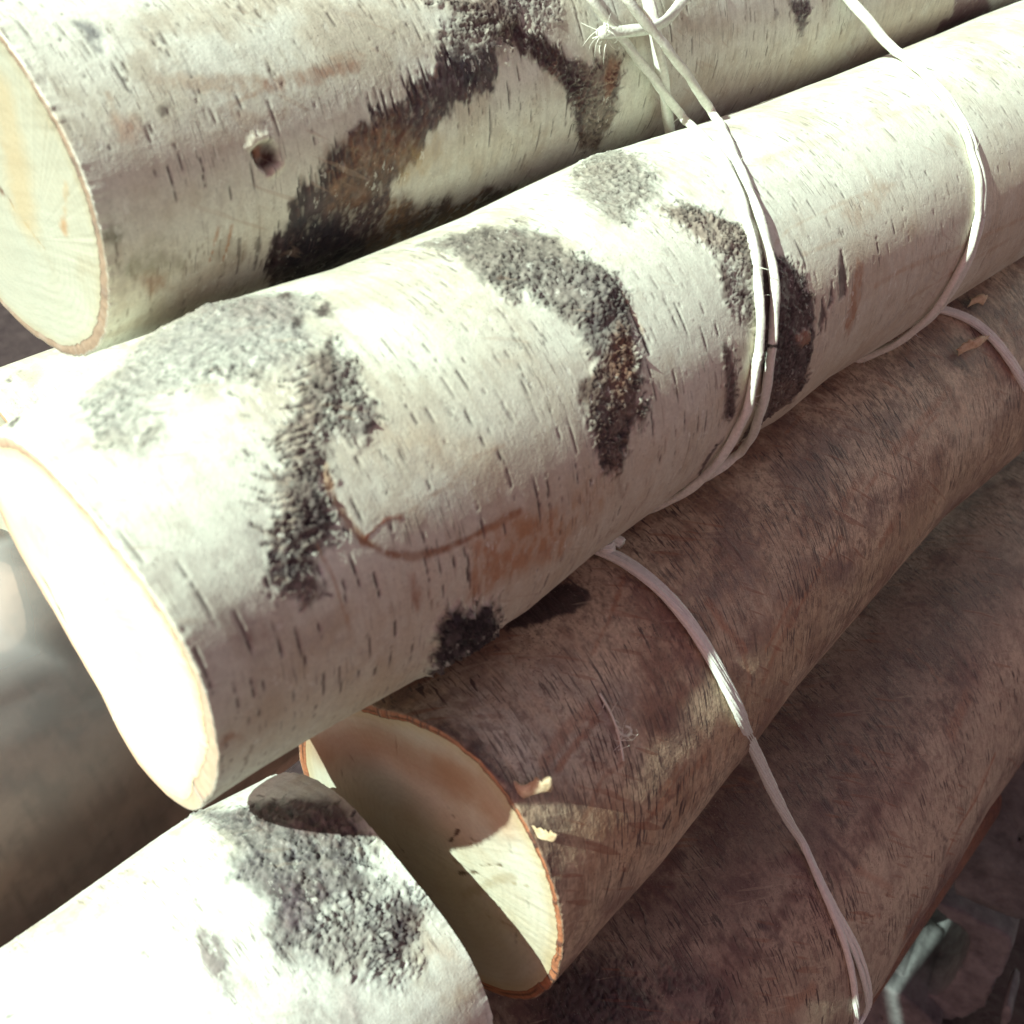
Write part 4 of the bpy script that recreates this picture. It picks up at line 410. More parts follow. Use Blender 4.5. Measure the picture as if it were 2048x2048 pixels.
{"col":[0.08,0.055,0.05],"amt":0.9,"t":"dash","p":[0.13227,-0.02099],"L":0.00779,"w":0.00029},
{"col":[0.08,0.055,0.05],"amt":0.9,"t":"dash","p":[0.14622,-0.04333],"L":0.00651,"w":0.00026},
{"col":[0.08,0.055,0.05],"amt":0.9,"t":"dash","p":[0.13805,-0.02899],"L":0.00806,"w":0.00028},
{"col":[0.08,0.055,0.05],"amt":0.9,"t":"dash","p":[0.12315,-0.01004],"L":0.00684,"w":0.0002},
{"col":[0.08,0.055,0.05],"amt":0.9,"t":"dash","p":[0.11651,-0.00888],"L":0.00474,"w":0.0002},
{"col":[0.08,0.055,0.05],"amt":0.9,"t":"dash","p":[0.13876,-0.02918],"L":0.00856,"w":0.00031},
{"col":[0.08,0.055,0.05],"amt":0.9,"t":"dash","p":[0.13128,-0.01693],"L":0.0034,"w":0.00023},
{"mode":"flat","col":[0.05,0.012,0.008],"amt":1,"soft":0.0006,"warp":0.0005,"h":-0.0022,"brk":0.3,"t":"poly","pts":[[0.03665,-0.02152],[0.03801,-0.02038],[0.0404,-0.0202],[0.04241,-0.02132],[0.04257,-0.02309],[0.0426,-0.02484],[0.03944,-0.02609],[0.03749,-0.02438]]},
{"mode":"flat","col":[0.34,0.12,0.06],"amt":0.8,"soft":0.0006,"warp":0.0004,"brk":0.3,"t":"poly","pts":[[0.03781,-0.02097],[0.04024,-0.0207],[0.03987,-0.02303],[0.03832,-0.02376]]},
{"mode":"flat","col":[0.8,0.76,0.62],"amt":0.85,"soft":0.0007,"warp":0.0012,"h":0.0006,"brk":0.3,"t":"poly","pts":[[0.03566,-0.0205],[0.03793,-0.01781],[0.04101,-0.01846],[0.04174,-0.02021],[0.03938,-0.02024],[0.03727,-0.02165]]},
{"mode":"flat","col":[0.72,0.66,0.52],"amt":0.7,"soft":0.0008,"warp":0.001,"h":0.0006,"t":"poly","pts":[[0.03877,-0.02604],[0.04302,-0.02537],[0.04438,-0.02403],[0.04332,-0.02655],[0.03985,-0.0274]]},
{"col":[0.07,0.05,0.05],"amt":0.94429,"t":"dash","p":[0.01591,-0.00204],"L":0.0087,"w":0.00024},
{"col":[0.07,0.05,0.05],"amt":0.92765,"t":"dash","p":[0.01664,-0.00275],"L":0.00709,"w":0.0002},
{"col":[0.07,0.05,0.05],"amt":0.84496,"t":"dash","p":[0.00708,-0.01327],"L":0.0132,"w":0.0002},
{"col":[0.07,0.05,0.05],"amt":0.95962,"t":"dash","p":[0.00114,-0.01048],"L":0.01297,"w":0.0002},
{"col":[0.07,0.05,0.05],"amt":0.81262,"t":"dash","p":[0.02003,-0.01863],"L":0.01162,"w":0.00021},
{"col":[0.07,0.05,0.05],"amt":0.92281,"t":"dash","p":[0.02429,-0.02216],"L":0.01285,"w":0.00021},
{"col":[0.07,0.05,0.05],"amt":0.83481,"t":"dash","p":[0.02931,-0.0276],"L":0.01549,"w":0.00022},
{"col":[0.07,0.05,0.05],"amt":0.80109,"t":"dash","p":[0.04403,-0.01586],"L":0.00982,"w":0.00022},
{"col":[0.07,0.05,0.05],"amt":0.83872,"t":"dash","p":[0.03559,-0.0253],"L":0.00936,"w":0.00026},
{"col":[0.07,0.05,0.05],"amt":0.95916,"t":"dash","p":[0.01689,-0.02249],"L":0.01026,"w":0.00021},
{"col":[0.07,0.05,0.05],"amt":0.84396,"t":"dash","p":[0.05232,-0.01971],"L":0.01104,"w":0.0002},
{"col":[0.07,0.05,0.05],"amt":0.80281,"t":"dash","p":[0.02819,0.00205],"L":0.00772,"w":0.0002},
{"col":[0.07,0.05,0.05],"amt":0.89652,"t":"dash","p":[0.02986,-0.00655],"L":0.00717,"w":0.0002},
{"col":[0.07,0.05,0.05],"amt":0.8698,"t":"dash","p":[0.01377,-0.02125],"L":0.00465,"w":0.0002},
{"col":[0.07,0.05,0.05],"amt":0.91479,"t":"dash","p":[0.00925,0.00172],"L":0.00486,"w":0.0002},
{"col":[0.07,0.05,0.05],"amt":0.91546,"t":"dash","p":[0.06884,0.00217],"L":0.00666,"w":0.0002},
{"col":[0.07,0.05,0.05],"amt":0.94156,"t":"dash","p":[0.05684,-0.00416],"L":0.00696,"w":0.0002},
{"col":[0.07,0.05,0.05],"amt":0.98309,"t":"dash","p":[0.10608,-0.03076],"L":0.0125,"w":0.00042},
{"col":[0.07,0.05,0.05],"amt":0.86767,"t":"dash","p":[0.08373,-0.02978],"L":0.00694,"w":0.0002},
{"col":[0.07,0.05,0.05],"amt":0.927,"t":"dash","p":[0.11308,-0.02449],"L":0.008,"w":0.00042},
{"col":[0.07,0.05,0.05],"amt":0.82371,"t":"dash","p":[0.04163,-0.01859],"L":0.00493,"w":0.0002},
{"col":[0.07,0.05,0.05],"amt":0.85025,"t":"dash","p":[0.05514,-0.01422],"L":0.0042,"w":0.0002},
{"col":[0.07,0.05,0.05],"amt":0.81922,"t":"dash","p":[0.03747,-0.01133],"L":0.00401,"w":0.0002},
{"col":[0.07,0.05,0.05],"amt":0.97242,"t":"dash","p":[0.09874,-0.02427],"L":0.00582,"w":0.0002},
{"col":[0.07,0.05,0.05],"amt":0.86753,"t":"dash","p":[0.06315,-0.02648],"L":0.00551,"w":0.0002},
{"mode":"crackle","soft":0.0008,"warp":0.0012,"cs":[700,400],"lump":[0.18,0.15,0.15],"crk":[0.05,0.04,0.05],"fill":0.92,"seed":18,"t":"poly","pts":[[0.24291,-0.01977],[0.25502,-0.02137],[0.25354,-0.02591],[0.25147,-0.03165],[0.24717,-0.02818],[0.24469,-0.02312]]},
{"col":[0.12,0.09,0.1],"amt":0.85,"soft":0.0008,"t":"poly","pts":[[0.23429,-0.02093],[0.2373,-0.02134],[0.23752,-0.02367],[0.23445,-0.02324]]},
{"col":[0.07,0.05,0.05],"amt":0.85,"t":"dash","p":[0.14416,-0.00749],"L":0.0063,"w":0.00027},
{"col":[0.07,0.05,0.05],"amt":0.85,"t":"dash","p":[0.20383,-0.03304],"L":0.0049,"w":0.00032},
{"col":[0.07,0.05,0.05],"amt":0.85,"t":"dash","p":[0.20328,-0.03531],"L":0.00498,"w":0.00032},
{"col":[0.07,0.05,0.05],"amt":0.85,"t":"dash","p":[0.17361,-0.06379],"L":0.01174,"w":0.00039},
{"col":[0.07,0.05,0.05],"amt":0.85,"t":"dash","p":[0.17018,-0.03762],"L":0.0049,"w":0.00042},
{"col":[0.07,0.05,0.05],"amt":0.85,"t":"dash","p":[0.17656,-0.045],"L":0.00535,"w":0.00025},
{"col":[0.07,0.05,0.05],"amt":0.85,"t":"dash","p":[0.22327,-0.04965],"L":0.0058,"w":0.00034},
{"col":[0.07,0.05,0.05],"amt":0.85,"t":"dash","p":[0.21965,-0.03339],"L":0.00626,"w":0.00026},
{"col":[0.07,0.05,0.05],"amt":0.85,"t":"dash","p":[0.18985,-0.0148],"L":0.00678,"w":0.00024},
{"col":[0.07,0.05,0.05],"amt":0.85,"t":"dash","p":[0.18075,-0.01988],"L":0.00891,"w":0.0002},
{"col":[0.07,0.05,0.05],"amt":0.85,"t":"dash","p":[0.19043,-0.02417],"L":0.00802,"w":0.0002},
{"col":[0.07,0.05,0.05],"amt":0.85,"t":"dash","p":[0.23182,-0.03382],"L":0.00765,"w":0.0002},
{"col":[0.07,0.05,0.05],"amt":0.85,"t":"dash","p":[0.19401,-0.0321],"L":0.00601,"w":0.00025},
{"col":[0.07,0.05,0.05],"amt":0.85,"t":"dash","p":[0.29035,-0.04966],"L":0.00904,"w":0.0003},
{"col":[0.07,0.05,0.05],"amt":0.85,"t":"dash","p":[0.12082,-0.03049],"L":0.00958,"w":0.00027},
{"col":[0.07,0.05,0.05],"amt":0.85,"t":"dash","p":[0.11685,-0.02775],"L":0.00825,"w":0.00026},
{"col":[0.07,0.05,0.05],"amt":0.85,"t":"dash","p":[0.12977,-0.03583],"L":0.008,"w":0.00028},
{"col":[0.07,0.05,0.05],"amt":0.85,"t":"dash","p":[0.12502,-0.03768],"L":0.0093,"w":0.00028},
{"col":[0.07,0.05,0.05],"amt":0.85,"t":"dash","p":[0.36877,-0.0689],"L":0.00903,"w":0.00035},
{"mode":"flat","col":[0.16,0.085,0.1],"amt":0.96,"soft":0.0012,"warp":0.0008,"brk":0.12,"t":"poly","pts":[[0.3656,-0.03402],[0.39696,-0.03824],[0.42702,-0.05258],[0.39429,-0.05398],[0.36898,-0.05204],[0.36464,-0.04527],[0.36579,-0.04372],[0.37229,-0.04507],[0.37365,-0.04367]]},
{"col":[0.4,0.33,0.26],"amt":0.5,"soft":0.006,"warp":0.003,"brk":0.4,"t":"poly","pts":[[0.1938,-0.03131],[0.25649,-0.03802],[0.31638,-0.04366],[0.35871,-0.04334],[0.37346,-0.05357],[0.29528,-0.05763],[0.20362,-0.04889]]}],"grain":{"edge":[0.97,0.92,0.85],"c0":[0.44,0.46,0.4],"c1":[0.42,0.41,0.33],"pith":[-0.28248,-0.03926],"stains":[{"pts":[[0.003,-0.00348],[0.00062,-0.00231],[-0.00137,-0.00175]],"w":0.0007,"col":[0.12,0.05,0.03],"amt":0.9,"dep":0.0004},
{"pts":[[-0.0168,0.01552],[-0.01705,0.01391]],"w":0.0016,"col":[0.4,0.22,0.1],"amt":0.7,"dep":0},
{"pts":[[-0.01412,0.02472],[-0.01592,0.01807]],"w":0.0008,"col":[0.44,0.3,0.16],"amt":0.4,"dep":0},
{"pts":[[0.001,-0.00291],[-0.00621,-0.00184],[-0.01405,0.0004]],"w":0.0003,"col":[0.3,0.2,0.1],"amt":0.5,"dep":0.0002},
{"pts":[[0.00922,0.0211],[0.00065,0.01141],[-0.00538,0.00104]],"w":0.006,"col":[0.46,0.33,0.16],"amt":0.45,"dep":0}]},"rimtab":[[-180.0,-174.0,-168.0,-162.0,-156.0,-150.0,-144.0,-138.0,-132.0,-126.0,-120.0,-114.0,-108.0,-102.0,-96.0,-90.0,-84.0,-78.0,-72.0,-66.0,-60.0,-54.0,-48.0,-42.0,-36.0,-30.0,-24.0,-18.0,-12.0,-6.0,0,6.0,12.0,18.0,24.0,30.0,36.0,42.0,48.0,54.0,60.0,66.0,72.0,78.0,84.0,90.0,96.0,102.0,108.0,114.0,120.0,126.0,132.0,138.0,144.0,150.0,156.0,162.0,168.0,174.0],[0.00278,0.00238,0.00173,0.00092,0.00011,-0.00058,-0.00106,-0.00132,-0.0014,-0.00136,-0.00125,-0.00111,-0.00094,-0.00075,-0.00055,-0.00035,-0.00019,-0.0000658,0.0000233,0.00011,0.00022,0.00037,0.00051,0.00063,0.00069,0.00064,0.00047,0.00016,-0.00024,-0.0006,-0.0008,-0.00076,-0.00051,-0.00014,0.00023,0.00051,0.00071,0.00085,0.00096,0.00107,0.00117,0.00128,0.00138,0.00148,0.00158,0.00168,0.00179,0.00189,0.00199,0.00209,0.0022,0.0023,0.0024,0.0025,0.00261,0.00271,0.00281,0.0029,0.00297,0.00295]],"paint":{"c0":[0.77,0.79,0.71],"c1":[0.66,0.63,0.53],"c2":[0.48,0.42,0.34],"t1":0.42,"t2":0.48,"a2":0.5,"fv":0.22,"rv":0.12,"hf":0.0000600,"hm":0.00014,"hr":0.0000500,"peel":0.0000600,"lent":{"n":2800,"L":[0.002,0.012],"w":[0.00012,0.00028],"a":0.95,"c":[0.12,0.09,0.075],"gate":0.3}}},
{"name":"C","label":"brownish birch log under the middle one, cut end half shaded, bark curls at rim","kind":"brown","P0":[0.10989,0.14211,0.53774],"d":[0.99798,0.06295,0.00907],"u":[-0.05237,0.73257,0.67868],"w":[0.03608,-0.67778,0.73438],"r":0.0468,"tp":0,"s":[0,0.72],"cut":0,"th":[-80.39238,103.60762],"tilt":[0,0],"ds":0.0006,"da":0.00058,"ring":1,"ringtab":[[0,30,60,120,240,300,340],[0.0018,0.0024,0.003,0.003,0.003,0.0022,0.0014]],"ringcol":[0.42,0.17,0.09],"ringdark":0.75,"seed":37,"swell":[[[0.0025,0.04254,0.08757,0.11843,0.1618,0.23853,0.30275],[-0.00037,0.00094,-0.00077,-0.00227,-0.00233,-0.00203,0.00436],-68.05925,42.0]],"feat":[{"col":[0.6,0.56,0.46],"amt":0.62,"soft":0.008,"warp":0.007,"wf":90,"brk":0.5,"t":"poly","pts":[[-0.0142,0.04028],[0.01092,0.0319],[0.03482,0.01965],[0.04425,0.00219],[0.03528,-0.01285],[0.01484,-0.00955],[0.00168,0.00325],[-0.00093,0.02096]]},
{"col":[0.66,0.66,0.58],"amt":0.5,"soft":0.004,"warp":0.004,"wf":120,"brk":0.6,"t":"poly","pts":[[-0.00093,0.02096],[0.01511,0.0194],[0.01459,0.00514],[0.00589,0.0000318]]},
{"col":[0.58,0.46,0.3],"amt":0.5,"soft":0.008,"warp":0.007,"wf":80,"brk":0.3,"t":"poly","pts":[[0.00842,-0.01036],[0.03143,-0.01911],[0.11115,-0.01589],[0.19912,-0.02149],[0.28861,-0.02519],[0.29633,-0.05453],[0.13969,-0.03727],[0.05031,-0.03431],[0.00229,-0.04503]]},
{"col":[0.58,0.5,0.38],"amt":0.5,"soft":0.006,"warp":0.007,"wf":120,"brk":0.6,"t":"poly","pts":[[0.07921,0.00363],[0.10078,-0.00116],[0.13933,-0.00552],[0.12441,-0.01496],[0.07813,-0.01386]]},
{"col":[0.34,0.16,0.09],"amt":0.5,"soft":0.006,"warp":0.004,"wf":100,"t":"poly","pts":[[0.0109,-0.01228],[0.02549,-0.01463],[0.02673,-0.02483],[0.00821,-0.03164],[-0.00031,-0.03738]]},
{"mode":"fur","soft":0.002,"warp":0.003,"col":[0.1,0.08,0.075],"k2":0.2,"amt":0.6,"seed":5,"t":"poly","pts":[[-0.01276,0.04932],[0.0000070,0.03473],[0.00444,0.01628],[0.00168,0.00325],[-0.00451,0.01104],[-0.00656,0.02833]]},
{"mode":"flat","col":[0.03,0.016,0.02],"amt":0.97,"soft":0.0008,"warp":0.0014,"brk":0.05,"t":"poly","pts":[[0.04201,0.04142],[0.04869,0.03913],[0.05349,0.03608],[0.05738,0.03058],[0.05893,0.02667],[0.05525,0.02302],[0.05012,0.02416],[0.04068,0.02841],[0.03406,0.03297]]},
{"col":[0.5,0.3,0.18],"amt":0.4,"soft":0.004,"warp":0.005,"wf":110,"brk":0.6,"t":"poly","pts":[[0.01836,-0.02851],[0.02464,-0.0225],[0.05618,-0.02426],[0.082,-0.02575],[0.0959,-0.03775],[0.05493,-0.04073],[0.01954,-0.03399]]},
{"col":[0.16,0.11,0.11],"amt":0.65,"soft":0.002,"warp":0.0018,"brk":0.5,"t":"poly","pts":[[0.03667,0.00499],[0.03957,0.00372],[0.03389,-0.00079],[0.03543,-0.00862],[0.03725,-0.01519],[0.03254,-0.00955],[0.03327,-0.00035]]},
{"col":[0.34,0.15,0.085],"amt":0.72,"brk":0.45,"warp":0.0006,"t":"stroke","pts":[[0.06881,0.02287],[0.05569,0.01732],[0.04334,0.01358]],"w":0.0005},
{"col":[0.34,0.15,0.085],"amt":0.72,"brk":0.45,"warp":0.0006,"t":"stroke","pts":[[0.14497,-0.0106],[0.12959,-0.01283],[0.11204,-0.01746]],"w":0.00065},
{"col":[0.34,0.15,0.085],"amt":0.6,"brk":0.45,"warp":0.0006,"t":"stroke","pts":[[0.11204,-0.01746],[0.09813,-0.02092],[0.08916,-0.02542]],"w":0.00109},
{"col":[0.34,0.15,0.085],"amt":0.72,"brk":0.45,"warp":0.0006,"t":"stroke","pts":[[0.08321,0.00349],[0.08291,-0.00398],[0.08572,-0.01313]],"w":0.00131},
{"col":[0.34,0.15,0.085],"amt":0.6,"brk":0.45,"warp":0.0006,"t":"stroke","pts":[[0.03298,0.00448],[0.02252,0.00513],[0.01195,0.00325]],"w":0.00148},
{"col":[0.34,0.15,0.085],"amt":0.72,"brk":0.45,"warp":0.0006,"t":"stroke","pts":[[0.03172,0.00228],[0.0236,0.00131],[0.01387,0.00035]],"w":0.0008},
{"col":[0.34,0.15,0.085],"amt":0.6,"brk":0.45,"warp":0.0006,"t":"stroke","pts":[[0.05761,-0.02788],[0.03607,-0.02777],[0.02605,-0.02772]],"w":0.00108},
{"col":[0.34,0.15,0.085],"amt":0.72,"brk":0.45,"warp":0.0006,"t":"stroke","pts":[[0.05018,-0.02392],[0.03384,-0.0276]],"w":0.00054},
{"col":[0.34,0.15,0.085],"amt":0.72,"brk":0.45,"warp":0.0006,"t":"stroke","pts":[[0.11191,-0.01309],[0.09372,-0.01814]],"w":0.00054},
{"col":[0.34,0.15,0.085],"amt":0.5,"brk":0.45,"warp":0.0006,"t":"stroke","pts":[[0.01321,-0.0135],[0.02356,-0.00894],[0.03217,-0.01002]],"w":0.00069},
{"col":[0.34,0.15,0.085],"amt":0.4,"brk":0.45,"warp":0.0006,"t":"stroke","pts":[[0.07519,0.01875],[0.07673,0.00867]],"w":0.00155},
{"col":[0.34,0.15,0.085],"amt":0.6,"brk":0.45,"warp":0.0006,"t":"stroke","pts":[[0.17243,-0.02246],[0.16399,-0.02455]],"w":0.00156},
{"col":[0.34,0.15,0.085],"amt":0.5,"brk":0.45,"warp":0.0006,"t":"stroke","pts":[[0.08382,-0.01031],[0.08408,-0.02034],[0.07972,-0.02418]],"w":0.00066},
{"col":[0.34,0.15,0.085],"amt":0.4,"brk":0.45,"warp":0.0006,"t":"stroke","pts":[[0.05835,-0.0193],[0.06028,-0.02732]],"w":0.00114},
{"col":[0.34,0.15,0.085],"amt":0.72,"brk":0.45,"warp":0.0006,"t":"stroke","pts":[[0.03956,-0.02396],[0.04435,-0.02359],[0.04716,-0.02247]],"w":0.00085},
{"col":[0.34,0.15,0.085],"amt":0.4,"brk":0.45,"warp":0.0006,"t":"stroke","pts":[[0.08485,0.07455],[0.08367,0.05802]],"w":0.001},
{"col":[0.34,0.15,0.085],"amt":0.6,"brk":0.5,"warp":0.0006,"t":"stroke","pts":[[0.23611,-0.00129],[0.21478,-0.00202],[0.18803,-0.00332]],"w":0.00134},
{"col":[0.34,0.15,0.085],"amt":0.6,"brk":0.5,"warp":0.0006,"t":"stroke","pts":[[0.22247,-0.00463],[0.19795,-0.00523]],"w":0.00065},
{"col":[0.34,0.15,0.085],"amt":0.6,"brk":0.5,"warp":0.0006,"t":"stroke","pts":[[0.2108,0.01729],[0.21398,0.00867],[0.21572,0.00023]],"w":0.00059},
{"col":[0.34,0.15,0.085],"amt":0.5,"brk":0.5,"warp":0.0006,"t":"stroke","pts":[[0.30346,-0.00569],[0.2768,0.00097],[0.2555,0.00352]],"w":0.00111},
{"col":[0.34,0.15,0.085],"amt":0.5,"brk":0.5,"warp":0.0006,"t":"stroke","pts":[[0.30673,0.00552],[0.28925,0.00034]],"w":0.00113},
{"col":[0.34,0.15,0.085],"amt":0.6,"brk":0.5,"warp":0.0006,"t":"stroke","pts":[[0.17104,0.02551],[0.15653,0.02411]],"w":0.00054},
{"col":[0.34,0.15,0.085],"amt":0.5,"brk":0.5,"warp":0.0006,"t":"stroke","pts":[[0.1672,-0.00155],[0.15242,-0.00334]],"w":0.0015},
{"col":[0.34,0.15,0.085],"amt":0.6,"brk":0.5,"warp":0.0006,"t":"stroke","pts":[[0.17483,-0.00455],[0.16161,-0.00634]],"w":0.00076},
{"col":[0.05,0.02,0.02],"amt":0.9,"soft":0.0012,"warp":0.001,"t":"poly","pts":[[0.28228,0.02197],[0.29071,0.01882],[0.29013,0.0137],[0.28179,0.01349],[0.28195,0.01839]]},
{"col":[0.08,0.035,0.03],"amt":0.9,"soft":0.001,"warp":0.0008,"t":"poly","pts":[[0.24703,0.00835],[0.2553,0.00485],[0.25574,-0.00191],[0.25257,-0.0024],[0.24808,0.00343]]},
{"col":[0.6,0.55,0.42],"amt":0.55,"soft":0.005,"warp":0.007,"wf":120,"brk":0.6,"t":"poly","pts":[[0.22381,-0.00942],[0.28455,-0.01484],[0.28865,-0.02522],[0.23982,-0.02699],[0.22363,-0.02345]]},
{"col":[0.2,0.14,0.13],"amt":0.5,"soft":0.006,"warp":0.007,"wf":120,"brk":0.6,"t":"poly","pts":[[0.14776,0.02189],[0.18709,0.01406],[0.19851,0.00289],[0.15978,0.00247],[0.13735,0.01036]]},
{"col":[0.17,0.12,0.12],"amt":0.5,"soft":0.004,"warp":0.006,"wf":140,"brk":0.7,"t":"poly","pts":[[0.08276,0.00737],[0.10758,0.00539],[0.11794,0.0019],[0.09941,-0.00138],[0.08624,0.00156]]},
{"col":[0.17,0.12,0.12],"amt":0.5,"soft":0.004,"warp":0.005,"wf":140,"brk":0.7,"t":"poly","pts":[[0.13028,-0.0141],[0.14706,-0.01716],[0.1503,-0.02726],[0.1337,-0.02317]]}],"grain":{"c0":[0.55,0.56,0.5],"c1":[0.52,0.48,0.38],"cracks":14,"stains":[{"pts":[[-0.01141,0.00779],[-0.01195,0.01579]],"w":0.00022,"col":[0.1,0.07,0.04],"amt":0.9,"dep":0.0003},
{"pts":[[-0.01059,0.01745],[-0.01136,0.02834]],"w":0.0002,"col":[0.12,0.09,0.05],"amt":0.9,"dep":0.0003},
{"pts":[[-0.00285,0.01374],[-0.00061,0.02092]],"w":0.00025,"col":[0.08,0.05,0.04],"amt":0.9,"dep":0.0003},
{"pts":[[-0.00471,0.0216],[-0.00391,0.02782]],"w":0.0002,"col":[0.3,0.22,0.12],"amt":0.7,"dep":0},
{"pts":[[-0.01645,0.02736],[-0.01876,0.03632]],"w":0.0002,"col":[0.3,0.25,0.15],"amt":0.7,"dep":0},
{"pts":[[-0.01735,0.00281],[-0.0164,0.01114],[-0.01494,0.02195],[-0.01493,0.02913]],"w":0.0013,"col":[0.33,0.27,0.17],"amt":0.55,"dep":0},
{"pts":[[-0.00749,0.00949],[-0.00979,0.013]],"w":0.0006,"col":[0.25,0.2,0.12],"amt":0.6,"dep":0},
{"pts":[[-0.02271,0.00505],[-0.02763,0.01442]],"w":0.0002,"col":[0.35,0.28,0.18],"amt":0.6,"dep":0},
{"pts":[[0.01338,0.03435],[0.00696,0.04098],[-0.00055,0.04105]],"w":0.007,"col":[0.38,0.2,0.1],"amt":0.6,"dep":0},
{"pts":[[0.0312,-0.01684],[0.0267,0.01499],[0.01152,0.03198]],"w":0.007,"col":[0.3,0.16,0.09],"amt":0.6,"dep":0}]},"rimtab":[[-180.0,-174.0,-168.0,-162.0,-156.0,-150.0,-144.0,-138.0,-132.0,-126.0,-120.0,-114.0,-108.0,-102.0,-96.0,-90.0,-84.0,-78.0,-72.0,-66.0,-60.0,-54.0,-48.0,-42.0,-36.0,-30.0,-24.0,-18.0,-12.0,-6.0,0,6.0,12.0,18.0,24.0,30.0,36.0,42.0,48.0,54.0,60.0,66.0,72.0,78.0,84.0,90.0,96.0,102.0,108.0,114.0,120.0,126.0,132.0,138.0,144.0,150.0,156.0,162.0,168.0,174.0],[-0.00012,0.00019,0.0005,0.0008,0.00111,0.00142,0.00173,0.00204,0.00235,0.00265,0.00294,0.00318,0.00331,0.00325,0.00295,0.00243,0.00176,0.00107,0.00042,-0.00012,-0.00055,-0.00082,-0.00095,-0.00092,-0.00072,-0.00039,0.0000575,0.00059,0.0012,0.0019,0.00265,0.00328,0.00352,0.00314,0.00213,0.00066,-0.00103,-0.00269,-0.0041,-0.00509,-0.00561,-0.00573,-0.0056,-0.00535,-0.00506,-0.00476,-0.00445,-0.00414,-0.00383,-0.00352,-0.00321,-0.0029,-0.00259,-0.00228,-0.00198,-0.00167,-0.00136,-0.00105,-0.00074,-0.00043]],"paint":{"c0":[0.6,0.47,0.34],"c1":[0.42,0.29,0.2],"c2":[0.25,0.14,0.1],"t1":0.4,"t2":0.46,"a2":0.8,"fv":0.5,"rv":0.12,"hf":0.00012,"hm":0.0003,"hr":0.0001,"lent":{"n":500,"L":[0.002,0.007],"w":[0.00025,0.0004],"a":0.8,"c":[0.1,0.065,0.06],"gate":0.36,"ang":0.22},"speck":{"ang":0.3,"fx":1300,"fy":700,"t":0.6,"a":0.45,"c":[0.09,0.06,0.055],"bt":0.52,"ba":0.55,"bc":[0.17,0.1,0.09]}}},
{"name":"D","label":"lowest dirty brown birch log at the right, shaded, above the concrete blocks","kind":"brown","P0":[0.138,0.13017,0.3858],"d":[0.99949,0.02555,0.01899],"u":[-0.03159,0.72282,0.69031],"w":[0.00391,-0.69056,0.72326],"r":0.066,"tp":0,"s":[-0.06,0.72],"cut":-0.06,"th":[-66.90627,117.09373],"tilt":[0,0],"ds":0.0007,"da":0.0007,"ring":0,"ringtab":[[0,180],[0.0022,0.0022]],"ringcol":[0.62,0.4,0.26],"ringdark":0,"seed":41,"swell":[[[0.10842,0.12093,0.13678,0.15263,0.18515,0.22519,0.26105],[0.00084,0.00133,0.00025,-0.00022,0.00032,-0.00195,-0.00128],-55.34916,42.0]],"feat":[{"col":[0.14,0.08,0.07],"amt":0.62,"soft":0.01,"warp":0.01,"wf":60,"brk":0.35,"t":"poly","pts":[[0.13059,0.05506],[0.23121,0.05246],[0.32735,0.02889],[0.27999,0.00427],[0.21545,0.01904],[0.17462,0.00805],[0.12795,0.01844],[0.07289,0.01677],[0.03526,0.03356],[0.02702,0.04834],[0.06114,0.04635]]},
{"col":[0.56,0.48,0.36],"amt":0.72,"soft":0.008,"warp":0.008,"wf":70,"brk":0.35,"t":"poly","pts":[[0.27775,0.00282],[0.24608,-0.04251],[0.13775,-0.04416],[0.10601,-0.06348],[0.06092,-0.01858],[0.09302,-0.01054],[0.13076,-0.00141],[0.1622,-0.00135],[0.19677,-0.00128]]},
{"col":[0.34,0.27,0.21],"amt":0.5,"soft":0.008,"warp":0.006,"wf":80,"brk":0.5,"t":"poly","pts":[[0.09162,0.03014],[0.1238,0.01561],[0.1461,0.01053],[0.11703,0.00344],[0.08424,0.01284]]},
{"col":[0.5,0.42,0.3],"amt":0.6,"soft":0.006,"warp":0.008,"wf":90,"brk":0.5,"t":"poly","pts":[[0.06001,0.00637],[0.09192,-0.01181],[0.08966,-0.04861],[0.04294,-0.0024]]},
{"mode":"crackle","soft":0.004,"warp":0.004,"cs":[260,800],"lump":[0.11,0.08,0.08],"crk":[0.02,0.014,0.02],"fill":0.85,"seed":4,"t":"poly","pts":[[0.01055,0.05078],[0.02314,0.04208],[0.02942,0.02686],[0.02366,0.01772],[0.01343,0.01812],[-0.00884,0.03939]]},
{"mode":"crackle","soft":0.004,"warp":0.005,"cs":[420,800],"lump":[0.34,0.28,0.24],"crk":[0.04,0.03,0.03],"fill":0.6,"open":0.3,"seed":6,"t":"poly","pts":[[0.03577,0.02749],[0.04454,0.0114],[0.0498,-0.00319],[0.03594,-0.00195],[0.01865,0.01342]]},
{"col":[0.33,0.14,0.08],"amt":0.9,"brk":0.4,"warp":0.0006,"t":"stroke","pts":[[0.22012,-0.02628],[0.19966,-0.0325],[0.18228,-0.0323],[0.16949,-0.03663]],"w":0.00068},
{"col":[0.33,0.14,0.08],"amt":0.5,"brk":0.4,"warp":0.0006,"t":"stroke","pts":[[0.21929,0.00261],[0.19976,-0.00083]],"w":0.00296},
{"col":[0.33,0.14,0.08],"amt":0.4,"brk":0.4,"warp":0.0006,"t":"stroke","pts":[[0.21145,-0.02798],[0.19486,-0.03149]],"w":0.00219},
{"col":[0.33,0.14,0.08],"amt":0.7,"brk":0.4,"warp":0.0006,"t":"stroke","pts":[[0.14678,-0.04578],[0.13364,-0.04592]],"w":0.00204},
{"col":[0.33,0.14,0.08],"amt":0.65,"brk":0.4,"warp":0.0006,"t":"stroke","pts":[[0.15674,0.01495],[0.15486,0.023]],"w":0.00093},
